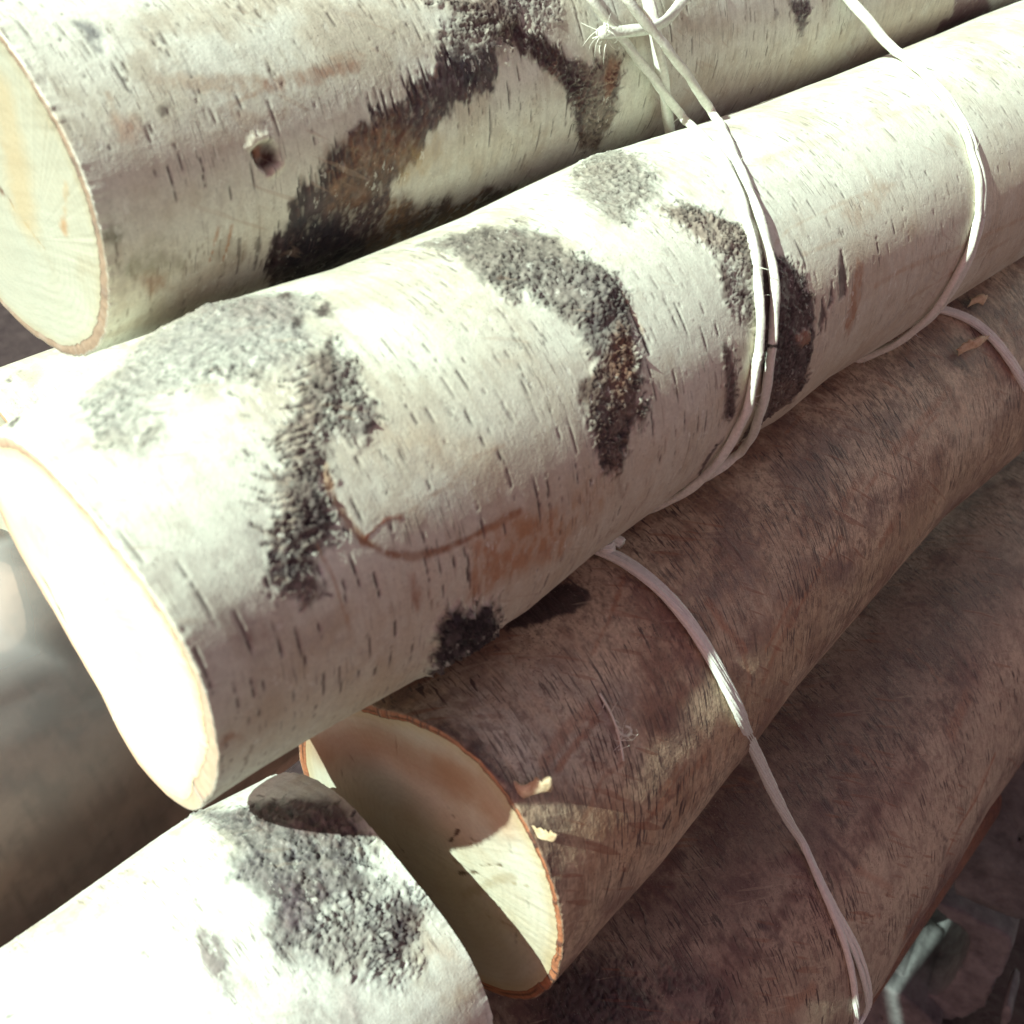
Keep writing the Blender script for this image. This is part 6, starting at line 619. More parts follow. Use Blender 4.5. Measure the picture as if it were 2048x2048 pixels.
{"name":"H","label":"thin strip of reddish log behind the lowest birch log, next to the concrete blocks","kind":"brown","P0":[0.10669,0.11702,0.2534],"d":[0.99949,0.02555,0.01899],"u":[-0.03159,0.72282,0.69031],"w":[0.00391,-0.69056,0.72326],"r":0.036,"tp":0,"s":[0,0.9],"cut":0,"th":[-60.99666,123.00334],"tilt":[0,0],"ds":0.0012,"da":0.0014,"ring":0,"ringtab":[[0,180],[0.0022,0.0022]],"ringcol":[0.62,0.4,0.26],"ringdark":0,"seed":83,"swell":[],"feat":[],"grain":{"c0":[0.8,0.72,0.5],"c1":[0.72,0.6,0.36]},"paint":{"c0":[0.3,0.15,0.09],"c1":[0.22,0.1,0.07],"c2":[0.25,0.14,0.1],"t1":0.4,"t2":0.46,"a2":0.8,"fv":0.5,"rv":0.12,"hf":0.00012,"hm":0.0003,"hr":0.0001,"lent":{"n":500,"L":[0.002,0.007],"w":[0.00025,0.0004],"a":0.8,"c":[0.1,0.065,0.06],"gate":0.36,"ang":0.22},"speck":{"ang":0.3,"fx":1300,"fy":700,"t":0.6,"a":0.45,"c":[0.09,0.06,0.055],"bt":0.52,"ba":0.55,"bc":[0.17,0.1,0.09]}},"rimtab":[]}],"twine":[{"thing":"left","part":"strand","pts":[[0.23072,0.21279,0.72363],[0.23124,0.21151,0.72215],[0.23175,0.21021,0.72066],[0.23226,0.2089,0.71916],[0.23278,0.20758,0.71765],[0.23329,0.20626,0.71613],[0.23381,0.20493,0.71462],[0.23433,0.20362,0.71311],[0.23485,0.20231,0.71161],[0.23538,0.20102,0.71012],[0.2359,0.19975,0.70865],[0.2365,0.19854,0.70717],[0.23739,0.19752,0.70559],[0.23873,0.19676,0.70382],[0.24038,0.19617,0.70194],[0.24212,0.19565,0.70003],[0.24389,0.19515,0.69812],[0.24567,0.19467,0.69622],[0.24748,0.19421,0.69432],[0.2493,0.19378,0.69241],[0.25114,0.19337,0.69051],[0.25302,0.19298,0.68856],[0.25503,0.1926,0.68648],[0.25723,0.19219,0.68418],[0.25956,0.19176,0.68173],[0.26195,0.19136,0.67922],[0.26437,0.19102,0.67671],[0.26683,0.19076,0.67425],[0.26933,0.19063,0.67189],[0.27066,0.18974,0.67011],[0.26788,0.18575,0.66986],[0.26094,0.17851,0.67099],[0.25415,0.17134,0.67198],[0.24996,0.16618,0.67202],[0.24722,0.16218,0.67148],[0.24485,0.15859,0.67067],[0.24263,0.15532,0.66966],[0.24049,0.15236,0.66851],[0.23842,0.14963,0.66721],[0.23644,0.14708,0.6658],[0.23465,0.14477,0.66434],[0.2331,0.14276,0.6629],[0.23171,0.14096,0.66145],[0.23042,0.13928,0.65997],[0.22921,0.13773,0.65845],[0.22808,0.1363,0.65692],[0.22703,0.13501,0.65541],[0.22603,0.13383,0.6539],[0.22508,0.13273,0.65238],[0.22416,0.13171,0.65081],[0.22323,0.13069,0.6491],[0.2223,0.12967,0.64719],[0.22136,0.12869,0.64513],[0.22047,0.1278,0.64303],[0.21962,0.12706,0.641],[0.21885,0.12645,0.6391],[0.21812,0.12596,0.63728],[0.21742,0.12555,0.63545],[0.21675,0.12521,0.63358],[0.21614,0.12495,0.63164],[0.2156,0.12476,0.62962],[0.21514,0.12465,0.62752],[0.21474,0.12465,0.62536],[0.21431,0.12474,0.62316],[0.21378,0.12496,0.62088],[0.21306,0.12531,0.61847],[0.21222,0.1258,0.61602],[0.21138,0.12642,0.61358],[0.21059,0.12719,0.61115],[0.20982,0.12812,0.60872],[0.20915,0.1292,0.60629],[0.20861,0.1304,0.60394],[0.20808,0.13165,0.60179],[0.2075,0.13295,0.59982],[0.2069,0.13432,0.59796],[0.2063,0.13578,0.59617],[0.2057,0.13732,0.59446],[0.2051,0.13895,0.59282],[0.2045,0.14066,0.59127],[0.2039,0.14245,0.58981],[0.2033,0.1443,0.58844],[0.2027,0.14623,0.58716],[0.2021,0.14821,0.58598],[0.2015,0.15025,0.5849],[0.2009,0.15234,0.58392],[0.2003,0.15448,0.58305],[0.1997,0.15666,0.58229],[0.1991,0.15888,0.58164],[0.1985,0.16112,0.5811],[0.1979,0.16339,0.58067],[0.1973,0.16567,0.58035],[0.1967,0.16797,0.58015],[0.1961,0.17028,0.58007],[0.1955,0.17259,0.5801],[0.1949,0.17489,0.58025],[0.1943,0.17719,0.5805],[0.1937,0.17948,0.58083]],"r":0.0012,"mat":"twine","turns":260,"seed":1,"fuzz":7},
{"thing":"left","part":"strand","pts":[[0.2368,0.20636,0.72346],[0.23733,0.20505,0.72197],[0.23786,0.20373,0.72048],[0.23839,0.2024,0.71897],[0.23892,0.20106,0.71745],[0.23945,0.19972,0.71593],[0.23998,0.19837,0.71441],[0.24052,0.19704,0.71289],[0.24106,0.19571,0.71139],[0.2416,0.1944,0.7099],[0.24214,0.19312,0.70844],[0.24275,0.1919,0.70698],[0.24363,0.19083,0.70542],[0.24493,0.18997,0.70371],[0.24651,0.18926,0.7019],[0.24818,0.1886,0.70007],[0.24988,0.18796,0.69826],[0.25159,0.18735,0.69645],[0.25331,0.18677,0.69466],[0.25504,0.18623,0.69286],[0.25677,0.18572,0.69107],[0.25851,0.18525,0.68925],[0.26035,0.18479,0.6873],[0.26235,0.18435,0.68517],[0.26444,0.18392,0.68291],[0.26655,0.18355,0.68062],[0.26867,0.18324,0.67833],[0.27079,0.18302,0.67607],[0.27295,0.18294,0.67391],[0.27427,0.18242,0.67226],[0.27241,0.17974,0.67164],[0.26675,0.17443,0.67187],[0.26031,0.16869,0.67209],[0.25543,0.16419,0.67181],[0.25172,0.16046,0.67113],[0.24847,0.15691,0.67016],[0.24568,0.15359,0.669],[0.24342,0.1507,0.66775],[0.24163,0.14825,0.66649],[0.24015,0.1461,0.66522],[0.23885,0.1441,0.66389],[0.23764,0.14223,0.66249],[0.23649,0.14048,0.66104],[0.23542,0.13884,0.65954],[0.23441,0.1373,0.658],[0.23351,0.13588,0.65644],[0.23271,0.13458,0.65487],[0.23196,0.13337,0.65327],[0.23116,0.13222,0.65159],[0.23028,0.13113,0.64986],[0.22937,0.13016,0.64816],[0.22845,0.12928,0.64642],[0.22752,0.12844,0.64459],[0.22664,0.12767,0.6427],[0.22585,0.12699,0.6408],[0.22512,0.1264,0.6389],[0.22444,0.12589,0.63696],[0.22381,0.12547,0.63501],[0.22324,0.12514,0.63309],[0.22275,0.12489,0.63114],[0.22237,0.12473,0.62904],[0.2221,0.12466,0.62673],[0.22195,0.1247,0.62424],[0.22193,0.1249,0.62164],[0.22204,0.12527,0.61888],[0.22236,0.12589,0.61587],[0.22302,0.12683,0.61253],[0.2242,0.12827,0.60873],[0.22599,0.13038,0.60444],[0.22748,0.13275,0.6004],[0.2271,0.13445,0.59782],[0.22473,0.13519,0.59681],[0.22208,0.13572,0.59618],[0.22045,0.13676,0.59505],[0.21965,0.13826,0.5935],[0.21905,0.13994,0.59191],[0.21845,0.1417,0.59041],[0.21785,0.14352,0.589],[0.21725,0.14542,0.58769],[0.21665,0.14738,0.58646],[0.21605,0.14939,0.58534],[0.21545,0.15146,0.58432],[0.21485,0.15358,0.58341],[0.21425,0.15575,0.5826],[0.21365,0.15795,0.5819],[0.21305,0.16018,0.58131],[0.21245,0.16244,0.58084],[0.21185,0.16472,0.58048],[0.21125,0.16701,0.58023],[0.21065,0.16932,0.5801],[0.21005,0.17162,0.58008],[0.20945,0.17393,0.58018],[0.20885,0.17623,0.58039],[0.20825,0.17851,0.58072],[0.20765,0.18078,0.58116],[0.20705,0.18302,0.58171],[0.20645,0.18523,0.58237],[0.20585,0.18743,0.5831]],"r":0.0012,"mat":"twine","turns":260,"seed":2,"fuzz":5},
{"thing":"left","part":"tail","pts":[[0.26322,0.20228,0.71212],[0.26223,0.20053,0.7094],[0.26142,0.19896,0.70672],[0.26083,0.19762,0.70417],[0.26043,0.19646,0.70179],[0.26018,0.19544,0.69948],[0.2601,0.19456,0.69719],[0.26018,0.19385,0.69496],[0.26042,0.19329,0.69273],[0.26083,0.19285,0.69038],[0.26137,0.19254,0.68792],[0.26204,0.19237,0.68538],[0.26285,0.19236,0.68276],[0.26384,0.19254,0.68003],[0.265,0.1929,0.67724],[0.26639,0.19341,0.67435],[0.26812,0.19393,0.67111],[0.27033,0.19445,0.66725],[0.27305,0.19522,0.66285],[0.27615,0.19633,0.65815]],"r":0.0016,"mat":"twine","turns":120,"seed":3,"fuzz":0},
{"thing":"left","part":"tail","pts":[[0.29206,0.20018,0.70775],[0.28807,0.19909,0.70616],[0.28421,0.19807,0.70458],[0.28053,0.19716,0.70304],[0.27696,0.19632,0.70154],[0.27342,0.1955,0.70009],[0.26992,0.19476,0.69877],[0.26634,0.19413,0.69768],[0.26244,0.19362,0.69691],[0.25821,0.19331,0.69654],[0.25383,0.19325,0.69654],[0.24954,0.19345,0.69674],[0.24565,0.19385,0.69699],[0.24241,0.19428,0.6973],[0.23986,0.19458,0.69771],[0.23774,0.19477,0.69819]],"r":0.0015,"mat":"twine","turns":150,"seed":4,"fray":16},
{"thing":"left","part":"strand","pts":[[0.17966,0.14656,0.58677],[0.1801,0.14483,0.58672],[0.18059,0.14295,0.5866],[0.18111,0.14079,0.58638],[0.18159,0.13825,0.58597],[0.18196,0.13538,0.58536],[0.18222,0.1325,0.58459],[0.18241,0.12989,0.58372],[0.18254,0.1275,0.58277],[0.18265,0.12513,0.58166],[0.18273,0.12273,0.58037],[0.1828,0.12038,0.57894],[0.18283,0.11816,0.57743],[0.18281,0.11613,0.57587],[0.18277,0.11425,0.57427],[0.18275,0.1125,0.57262],[0.18278,0.11091,0.57096],[0.18288,0.10941,0.56923],[0.18303,0.10796,0.56737],[0.18323,0.10655,0.56536],[0.1835,0.10518,0.56317],[0.18384,0.10388,0.5608],[0.18432,0.10269,0.55831],[0.18498,0.10164,0.5557],[0.18582,0.10081,0.55295],[0.18697,0.10045,0.54982],[0.1891,0.10077,0.54542],[0.19282,0.10158,0.53903],[0.19757,0.10245,0.53125],[0.20205,0.10306,0.52367],[0.20563,0.10332,0.51723],[0.20859,0.10333,0.51153],[0.21145,0.10322,0.50583],[0.2144,0.10305,0.4999],[0.21751,0.10288,0.49374],[0.22096,0.10273,0.48716],[0.22487,0.10258,0.47997],[0.22915,0.10244,0.47226],[0.23373,0.10229,0.46426],[0.23824,0.10198,0.45653],[0.24149,0.10111,0.45048],[0.24248,0.0995,0.44705],[0.24188,0.09748,0.44535],[0.2409,0.09544,0.44404],[0.23997,0.09345,0.44267],[0.23913,0.09147,0.44119],[0.23836,0.0895,0.4396],[0.23768,0.08753,0.4379],[0.23708,0.08561,0.43611],[0.23655,0.08376,0.43424],[0.23608,0.08193,0.43224],[0.23566,0.0801,0.43006],[0.23529,0.0783,0.42773],[0.23493,0.07656,0.42526],[0.23454,0.07487,0.42259],[0.23411,0.07319,0.41965],[0.23368,0.07156,0.41641],[0.2333,0.07003,0.41289],[0.233,0.06865,0.4092],[0.23282,0.06748,0.40533],[0.23289,0.0665,0.40104],[0.2336,0.06578,0.3957],[0.23514,0.06549,0.38895],[0.23625,0.06557,0.38243],[0.23521,0.0657,0.37868],[0.23225,0.06569,0.37766]],"r":0.00105,"mat":"cord","turns":90,"seed":5,"fuzz":0},
{"thing":"left","part":"strand","pts":[[0.18135,0.14661,0.58679],[0.1818,0.14487,0.58673],[0.18228,0.14299,0.58661],[0.1828,0.14083,0.58638],[0.18328,0.13827,0.58598],[0.18366,0.1354,0.58535],[0.18392,0.13251,0.58457],[0.1841,0.1299,0.5837],[0.18424,0.1275,0.58274],[0.18434,0.12513,0.58162],[0.18443,0.12273,0.58032],[0.1845,0.12037,0.57888],[0.18454,0.11815,0.57735],[0.18453,0.11611,0.57578],[0.18449,0.11423,0.57416],[0.18447,0.11248,0.57251],[0.18452,0.11088,0.57083],[0.18462,0.10939,0.56908],[0.18479,0.10794,0.56721],[0.18501,0.10652,0.56517],[0.18529,0.10516,0.56296],[0.18566,0.10386,0.56056],[0.18616,0.10268,0.55804],[0.18686,0.10164,0.55539],[0.18774,0.10082,0.5526],[0.18893,0.10047,0.54942],[0.1911,0.10079,0.545],[0.19483,0.10158,0.53863],[0.19956,0.10241,0.53091],[0.20404,0.10297,0.52339],[0.2076,0.1032,0.517],[0.21056,0.10317,0.51136],[0.21342,0.10302,0.50571],[0.21635,0.10282,0.49983],[0.21942,0.10263,0.49372],[0.22278,0.10246,0.48716],[0.22653,0.10233,0.47997],[0.23061,0.10221,0.47224],[0.23495,0.10211,0.46421],[0.23923,0.10183,0.45646],[0.24231,0.10097,0.45041],[0.24321,0.09936,0.44697],[0.2426,0.09734,0.44526],[0.24166,0.09528,0.44393],[0.24082,0.09325,0.44252],[0.24009,0.09122,0.44099],[0.23949,0.08916,0.43932],[0.239,0.0871,0.4375],[0.23864,0.08507,0.43555],[0.23842,0.08307,0.43348],[0.23836,0.08106,0.43118],[0.23852,0.079,0.42858],[0.23887,0.07694,0.42569],[0.23931,0.07495,0.42255],[0.23976,0.07303,0.41911],[0.24023,0.07119,0.41525],[0.24079,0.06946,0.41089],[0.24152,0.06792,0.40595],[0.24258,0.06669,0.40033],[0.24421,0.06593,0.39373],[0.24616,0.06574,0.38651],[0.24713,0.06591,0.38079],[0.24605,0.06603,0.37821],[0.24322,0.06597,0.37786],[0.23951,0.06583,0.37807],[0.2355,0.06569,0.37828]],"r":0.0009,"mat":"cord","turns":90,"seed":6,"fuzz":0},
{"thing":"left","part":"strand","pts":[[0.18051,0.14658,0.58678],[0.18095,0.14485,0.58672],[0.18144,0.14297,0.58661],[0.18195,0.14081,0.58638],[0.18243,0.13826,0.58598],[0.18281,0.13539,0.58536],[0.18307,0.1325,0.58458],[0.18325,0.12989,0.58371],[0.18339,0.1275,0.58275],[0.18349,0.12513,0.58164],[0.18358,0.12273,0.58035],[0.18365,0.12037,0.57891],[0.18368,0.11815,0.57739],[0.18367,0.11612,0.57583],[0.18363,0.11424,0.57421],[0.18361,0.11249,0.57256],[0.18365,0.11089,0.57089],[0.18375,0.1094,0.56916],[0.18391,0.10795,0.56729],[0.18412,0.10654,0.56527],[0.18439,0.10517,0.56306],[0.18475,0.10387,0.56068],[0.18524,0.10268,0.55817],[0.18592,0.10164,0.55554],[0.18677,0.10081,0.55278],[0.18794,0.10046,0.54962],[0.1901,0.10078,0.54521],[0.19383,0.10158,0.53883],[0.19857,0.10243,0.53107],[0.20305,0.10302,0.52352],[0.20663,0.10326,0.5171],[0.20959,0.10326,0.51142],[0.21245,0.10312,0.50574],[0.21539,0.10294,0.49983],[0.21849,0.10276,0.4937],[0.2219,0.10261,0.48713],[0.22573,0.10249,0.47995],[0.22992,0.10239,0.47226],[0.23439,0.10229,0.46426],[0.2388,0.10203,0.45655],[0.24196,0.10119,0.45052],[0.2429,0.0996,0.44711],[0.24228,0.09758,0.44541],[0.24129,0.09554,0.44411],[0.24038,0.09354,0.44273],[0.23956,0.09155,0.44125],[0.23882,0.08955,0.43965],[0.23818,0.08756,0.43792],[0.23764,0.08561,0.4361],[0.23722,0.08369,0.43416],[0.23696,0.08176,0.43202],[0.23689,0.07977,0.42961],[0.23699,0.07777,0.42694],[0.2372,0.07582,0.42404],[0.23746,0.07391,0.42082],[0.23778,0.07204,0.4172],[0.23823,0.07024,0.41306],[0.23887,0.06859,0.40839],[0.23977,0.06719,0.40319],[0.24131,0.06622,0.39692],[0.24371,0.06584,0.3892],[0.24571,0.06592,0.38209],[0.24549,0.06603,0.37844],[0.24306,0.06597,0.37783],[0.23963,0.06583,0.3781],[0.23595,0.06569,0.37838]],"r":0.0009,"mat":"cord","turns":90,"seed":7,"fuzz":0},
{"thing":"left","part":"knot","pts":[[0.17877,0.14504,0.58815],[0.18076,0.14535,0.58817],[0.18246,0.14531,0.58818],[0.18362,0.14473,0.58816],[0.18407,0.14369,0.5881],[0.1838,0.14252,0.58802],[0.18287,0.14162,0.58794],[0.18159,0.1413,0.5879],[0.18047,0.14166,0.58793],[0.18002,0.14252,0.588],[0.18044,0.14358,0.58808],[0.18163,0.1444,0.58814],[0.18327,0.14465,0.58816],[0.18489,0.14417,0.58814],[0.18597,0.14319,0.58808],[0.18624,0.14199,0.58798],[0.18596,0.14075,0.58785]],"r":0.0014,"mat":"cord","turns":90,"seed":8,"fuzz":4},
{"thing":"right","part":"strand","pts":[[0.35916,0.21765,0.71076],[0.35986,0.21571,0.70882],[0.36056,0.21375,0.70686],[0.36126,0.21177,0.70488],[0.36196,0.20977,0.70288],[0.36266,0.20777,0.70087],[0.36337,0.20578,0.69887],[0.36407,0.2038,0.69689],[0.36478,0.20185,0.69495],[0.36549,0.19995,0.69304],[0.3662,0.1981,0.69119],[0.36692,0.19629,0.68936],[0.36771,0.19441,0.68747],[0.3686,0.19239,0.68543],[0.36955,0.1903,0.68332],[0.37053,0.18825,0.68125],[0.3715,0.18628,0.67925],[0.37248,0.1844,0.67733],[0.37345,0.18261,0.67551],[0.37446,0.18097,0.67387],[0.37479,0.17904,0.67267],[0.37251,0.17558,0.67215],[0.36738,0.17032,0.67203],[0.36223,0.165,0.67177],[0.35891,0.16082,0.67116],[0.35662,0.15728,0.67023],[0.35455,0.15386,0.66903],[0.35272,0.15061,0.66761],[0.35129,0.14771,0.66609],[0.35028,0.14514,0.6645],[0.34961,0.14283,0.66286],[0.34905,0.14069,0.66112],[0.34827,0.13859,0.65917],[0.34723,0.13665,0.65717],[0.34637,0.13535,0.65576],[0.34603,0.13483,0.65516],[0.34589,0.13443,0.65464],[0.34562,0.13354,0.65341],[0.34523,0.13221,0.65142],[0.34484,0.13076,0.64903],[0.34436,0.12939,0.64641],[0.34368,0.12815,0.64361],[0.34282,0.12708,0.64071],[0.34185,0.12622,0.63786],[0.34084,0.12559,0.63518],[0.33985,0.12515,0.6326],[0.33887,0.12487,0.63007],[0.33785,0.12473,0.62758],[0.33669,0.12471,0.62517],[0.3354,0.12482,0.62285],[0.33413,0.12506,0.62053],[0.33306,0.12544,0.61806],[0.33228,0.126,0.61544],[0.33172,0.1267,0.61284],[0.3312,0.12749,0.61045],[0.33062,0.12834,0.60826],[0.33002,0.1293,0.60616],[0.32942,0.13035,0.60411],[0.32882,0.13151,0.60212],[0.32822,0.13276,0.60018],[0.32762,0.13411,0.59831],[0.32702,0.13556,0.59651],[0.32642,0.13709,0.59479],[0.32582,0.1387,0.59314],[0.32522,0.14039,0.59158],[0.32462,0.14216,0.5901],[0.32402,0.14401,0.58871],[0.32342,0.14592,0.58742],[0.32282,0.14789,0.58622],[0.32222,0.14992,0.58513],[0.32162,0.152,0.58414],[0.32102,0.15412,0.58325],[0.32042,0.15629,0.58247],[0.31982,0.1585,0.5818],[0.31922,0.16074,0.58124],[0.31862,0.163,0.58079],[0.31802,0.16528,0.58045],[0.31742,0.16758,0.58023],[0.31682,0.16988,0.58007]],"r":0.00115,"mat":"twine","turns":260,"seed":10,"fuzz":3},
{"thing":"right","part":"strand","pts":[[0.37534,0.1476,0.58712],[0.37758,0.14536,0.58645],[0.37991,0.14282,0.58555],[0.38225,0.13986,0.5843],[0.38429,0.13674,0.58274],[0.38578,0.13377,0.58099],[0.3869,0.13096,0.57904],[0.38788,0.12822,0.5768],[0.38889,0.12551,0.57422],[0.38999,0.12293,0.57133],[0.39124,0.12061,0.56829],[0.39265,0.11865,0.56521],[0.39439,0.11696,0.56195],[0.39671,0.11547,0.55827],[0.39985,0.11423,0.55407],[0.40428,0.11341,0.54915],[0.41125,0.11338,0.54278],[0.42081,0.11445,0.53498],[0.42884,0.11593,0.52821],[0.43214,0.1169,0.52427]],"r":0.0011,"mat":"cord","turns":90,"seed":14,"fuzz":0},
{"thing":"right","part":"strand","pts":[[0.36041,0.21632,0.71072],[0.36111,0.21438,0.70878],[0.36181,0.21242,0.70682],[0.36252,0.21044,0.70484],[0.36322,0.20843,0.70284],[0.36393,0.20643,0.70083],[0.36464,0.20443,0.69884],[0.36535,0.20245,0.69686],[0.36606,0.2005,0.69491],[0.36677,0.1986,0.693],[0.36747,0.19675,0.69115],[0.36818,0.19494,0.68933],[0.36893,0.19305,0.68744],[0.36971,0.191,0.68542],[0.37053,0.18888,0.68334],[0.37134,0.18679,0.68129],[0.37216,0.18479,0.67932],[0.37298,0.18288,0.67744],[0.37379,0.18107,0.67566],[0.37463,0.17939,0.67404],[0.3749,0.17747,0.67286],[0.37282,0.17415,0.67228],[0.36815,0.16918,0.67204],[0.36341,0.16413,0.67168],[0.3603,0.1601,0.671],[0.35812,0.15665,0.67003],[0.35615,0.15328,0.6688],[0.35442,0.15009,0.66735],[0.35307,0.14722,0.6658],[0.35214,0.14468,0.66419],[0.35153,0.14239,0.66252],[0.35104,0.14028,0.66076],[0.35033,0.1382,0.65878],[0.34934,0.13627,0.65675],[0.34853,0.13499,0.65532],[0.3482,0.13448,0.65472],[0.34808,0.13408,0.65418],[0.34784,0.13321,0.65294],[0.34752,0.13189,0.65092],[0.34719,0.13046,0.64849],[0.3468,0.12912,0.64584],[0.34621,0.12791,0.64299],[0.34544,0.12686,0.64003],[0.34457,0.12604,0.63714],[0.34367,0.12545,0.6344],[0.34278,0.12505,0.63176],[0.34193,0.12481,0.62917],[0.34104,0.12471,0.62661],[0.34001,0.12476,0.62412],[0.33888,0.12493,0.62172],[0.3378,0.12524,0.61929],[0.33698,0.12573,0.61669],[0.33652,0.12642,0.6139],[0.33625,0.12726,0.61117],[0.33587,0.12816,0.60872],[0.33533,0.12911,0.60655],[0.33473,0.13015,0.60449],[0.33413,0.13129,0.60249],[0.33353,0.13252,0.60054],[0.33293,0.13386,0.59866],[0.33233,0.13528,0.59685],[0.33173,0.13679,0.59511],[0.33113,0.13839,0.59345],[0.33053,0.14007,0.59187],[0.32993,0.14183,0.59037],[0.32933,0.14366,0.58897],[0.32873,0.14555,0.58766],[0.32813,0.14751,0.58644],[0.32753,0.14953,0.58533],[0.32693,0.1516,0.58432],[0.32633,0.15372,0.58341],[0.32573,0.15589,0.58261],[0.32513,0.15809,0.58192],[0.32453,0.16032,0.58133],[0.32393,0.16257,0.58087],[0.32333,0.16485,0.58051],[0.32273,0.16715,0.58027],[0.32213,0.16945,0.58014],[0.32153,0.17175,0.58007]],"r":0.00115,"mat":"twine","turns":260,"seed":11,"fuzz":3},
{"thing":"right","part":"strand","pts":[[0.37739,0.14752,0.58709],[0.37966,0.14528,0.5864],[0.38203,0.14274,0.58549],[0.38441,0.13978,0.58422],[0.38648,0.13667,0.58264],[0.38802,0.1337,0.58087],[0.38917,0.13089,0.5789],[0.39019,0.12815,0.57663],[0.39125,0.12545,0.57403],[0.39241,0.12288,0.5711],[0.39372,0.12056,0.56802],[0.39521,0.11861,0.5649],[0.39704,0.11694,0.56159],[0.39948,0.11547,0.55784],[0.40279,0.11427,0.55354],[0.40755,0.11352,0.54845],[0.41489,0.11359,0.54189],[0.42438,0.11471,0.53417],[0.43173,0.11613,0.52783],[0.43425,0.11701,0.52437]],"r":0.0011,"mat":"cord","turns":90,"seed":15,"fuzz":0},
{"thing":"thread","part":"thread","pts":[[0.14779,0.11652,0.57712],[0.14766,0.11555,0.57639],[0.14753,0.11458,0.57565],[0.14739,0.11364,0.57489],[0.14724,0.11274,0.57412],[0.14705,0.11186,0.57334],[0.14676,0.11101,0.57256],[0.14639,0.11018,0.57175],[0.14612,0.10939,0.57096],[0.14617,0.10871,0.57021],[0.1466,0.10814,0.56955],[0.14737,0.10773,0.56904],[0.14829,0.10752,0.56872],[0.14916,0.10752,0.56867],[0.14981,0.10776,0.5689],[0.15011,0.10816,0.56936],[0.14998,0.10859,0.56986],[0.14943,0.10892,0.57026],[0.14865,0.10915,0.57056]],"r":0.0003,"mat":"twine","turns":50,"seed":20,"fuzz":6},
{"thing":"thread","part":"thread","pts":[[0.14629,0.10999,0.57101],[0.14601,0.10911,0.57007],[0.14563,0.10828,0.56916],[0.14515,0.10752,0.56829],[0.14462,0.1068,0.56743],[0.14411,0.1061,0.56655],[0.14363,0.10539,0.56565]],"r":0.00025,"mat":"twine","turns":50,"seed":21,"fuzz":5}],"misc":{"milk":[[0.20252,0.07179],[0.21549,0.05345],[0.2093,0.02947],[0.20206,0.01498],[0.20081,0.0071],[0.19255,0.00979],[0.18426,0.0115],[0.17403,0.01446]],"rib":[[[[0.11222,0.11146,0.57304],[0.11438,0.10936,0.57509],[0.1165,0.10689,0.57681],[0.11835,0.10549,0.57678],[0.12001,0.10691,0.57389]],[[0.11307,0.11567,0.57808],[0.11572,0.11016,0.57767],[0.1178,0.10826,0.57991],[0.11971,0.10694,0.58003],[0.12014,0.10711,0.57615]]],[[[0.11258,0.10711,0.56871],[0.11287,0.1037,0.56772],[0.1139,0.1005,0.56838],[0.11514,0.10157,0.56806]],[[0.11277,0.10633,0.57008],[0.11368,0.10397,0.57036],[0.11424,0.10085,0.57127],[0.1161,0.10051,0.56906]]]],"flake":[[[[0.36419,0.13,0.57809],[0.3681,0.12884,0.57895],[0.37297,0.12654,0.57949],[0.38142,0.12749,0.57862]],[[0.36331,0.13103,0.58067],[0.37027,0.13044,0.58185],[0.3756,0.1285,0.58276],[0.38163,0.12731,0.58039]]],[[[0.39246,0.14071,0.58408],[0.39697,0.13862,0.58523],[0.39879,0.13757,0.58355]],[[0.39563,0.14177,0.5861],[0.39946,0.13995,0.58744],[0.40322,0.13861,0.58565]]]],"blocks":[{"o":[0.49717,0.08689,0.1342],"x":[0.22558,-0.97422,0],"y":[0,0,1.0],"n":[-0.97422,-0.22558,0],"outer":[[-0.02001,0.01622],[-0.00233,0.01466],[0.01081,0.01304],[0.02306,0.01092],[0.02543,0.00229],[0.02583,-0.01255],[0.02469,-0.03054],[0.02366,-0.04573],[0.02322,-0.06414],[0.01609,-0.0819],[0.0075,-0.09434],[-0.00334,-0.10177],[-0.0209,-0.09539],[-0.03804,-0.08675],[-0.06567,-0.06744],[-0.07672,-0.01869],[-0.06044,0.02388],[-0.03808,0.02331]],"hole":[[-0.01834,0.0078],[-0.01075,0.005],[-0.00395,0.00166],[0.00081,-0.0024],[0.0033,-0.01425],[0.00294,-0.03166],[0.00161,-0.04708],[-0.00105,-0.06562],[-0.00391,-0.07464],[-0.01068,-0.07845],[-0.01755,-0.0772],[-0.02694,-0.07285],[-0.03773,-0.0662],[-0.05196,-0.0457],[-0.04691,0.00176],[-0.03359,0.01608]],"depth":0.1},
{"o":[0.48212,0.09129,0.18433],"x":[0.22558,-0.97422,0],"y":[0,0,1.0],"n":[-0.97422,-0.22558,0],"outer":[[-0.00858,-0.00387],[0.00882,-0.00469],[0.02849,-0.00461],[0.04649,0.00818],[0.05075,0.07411],[0.03935,0.15389],[-0.00013,0.14852],[-0.01848,0.11614],[-0.01477,0.05989]],"hole":[],"depth":0.09},
{"o":[0.47619,0.11483,0.05311],"x":[0.22558,-0.97422,0],"y":[0,0,1.0],"n":[-0.97422,-0.22558,0],"outer":[[-0.0338,0.00741],[-0.01621,0.00773],[-0.00541,0.01212],[0.01033,0.00887],[0.02497,0.00064],[0.03364,-0.00572],[0.0352,-0.04446],[0.00942,-0.09505],[-0.02847,-0.08847],[-0.04028,-0.03292]],"hole":[],"depth":0.07},
{"o":[0.49063,0.05037,0.09095],"x":[0.22558,-0.97422,0],"y":[0,0,1.0],"n":[-0.97422,-0.22558,0],"outer":[[-0.00196,0.00291],[-0.00101,0.01009],[0.00205,0.00785],[0.00347,-0.00221],[0.00317,-0.01229],[0.0000065,-0.0117]],"hole":[],"depth":0.03}]}}''')
R3 = Matrix(D_['camrot'])
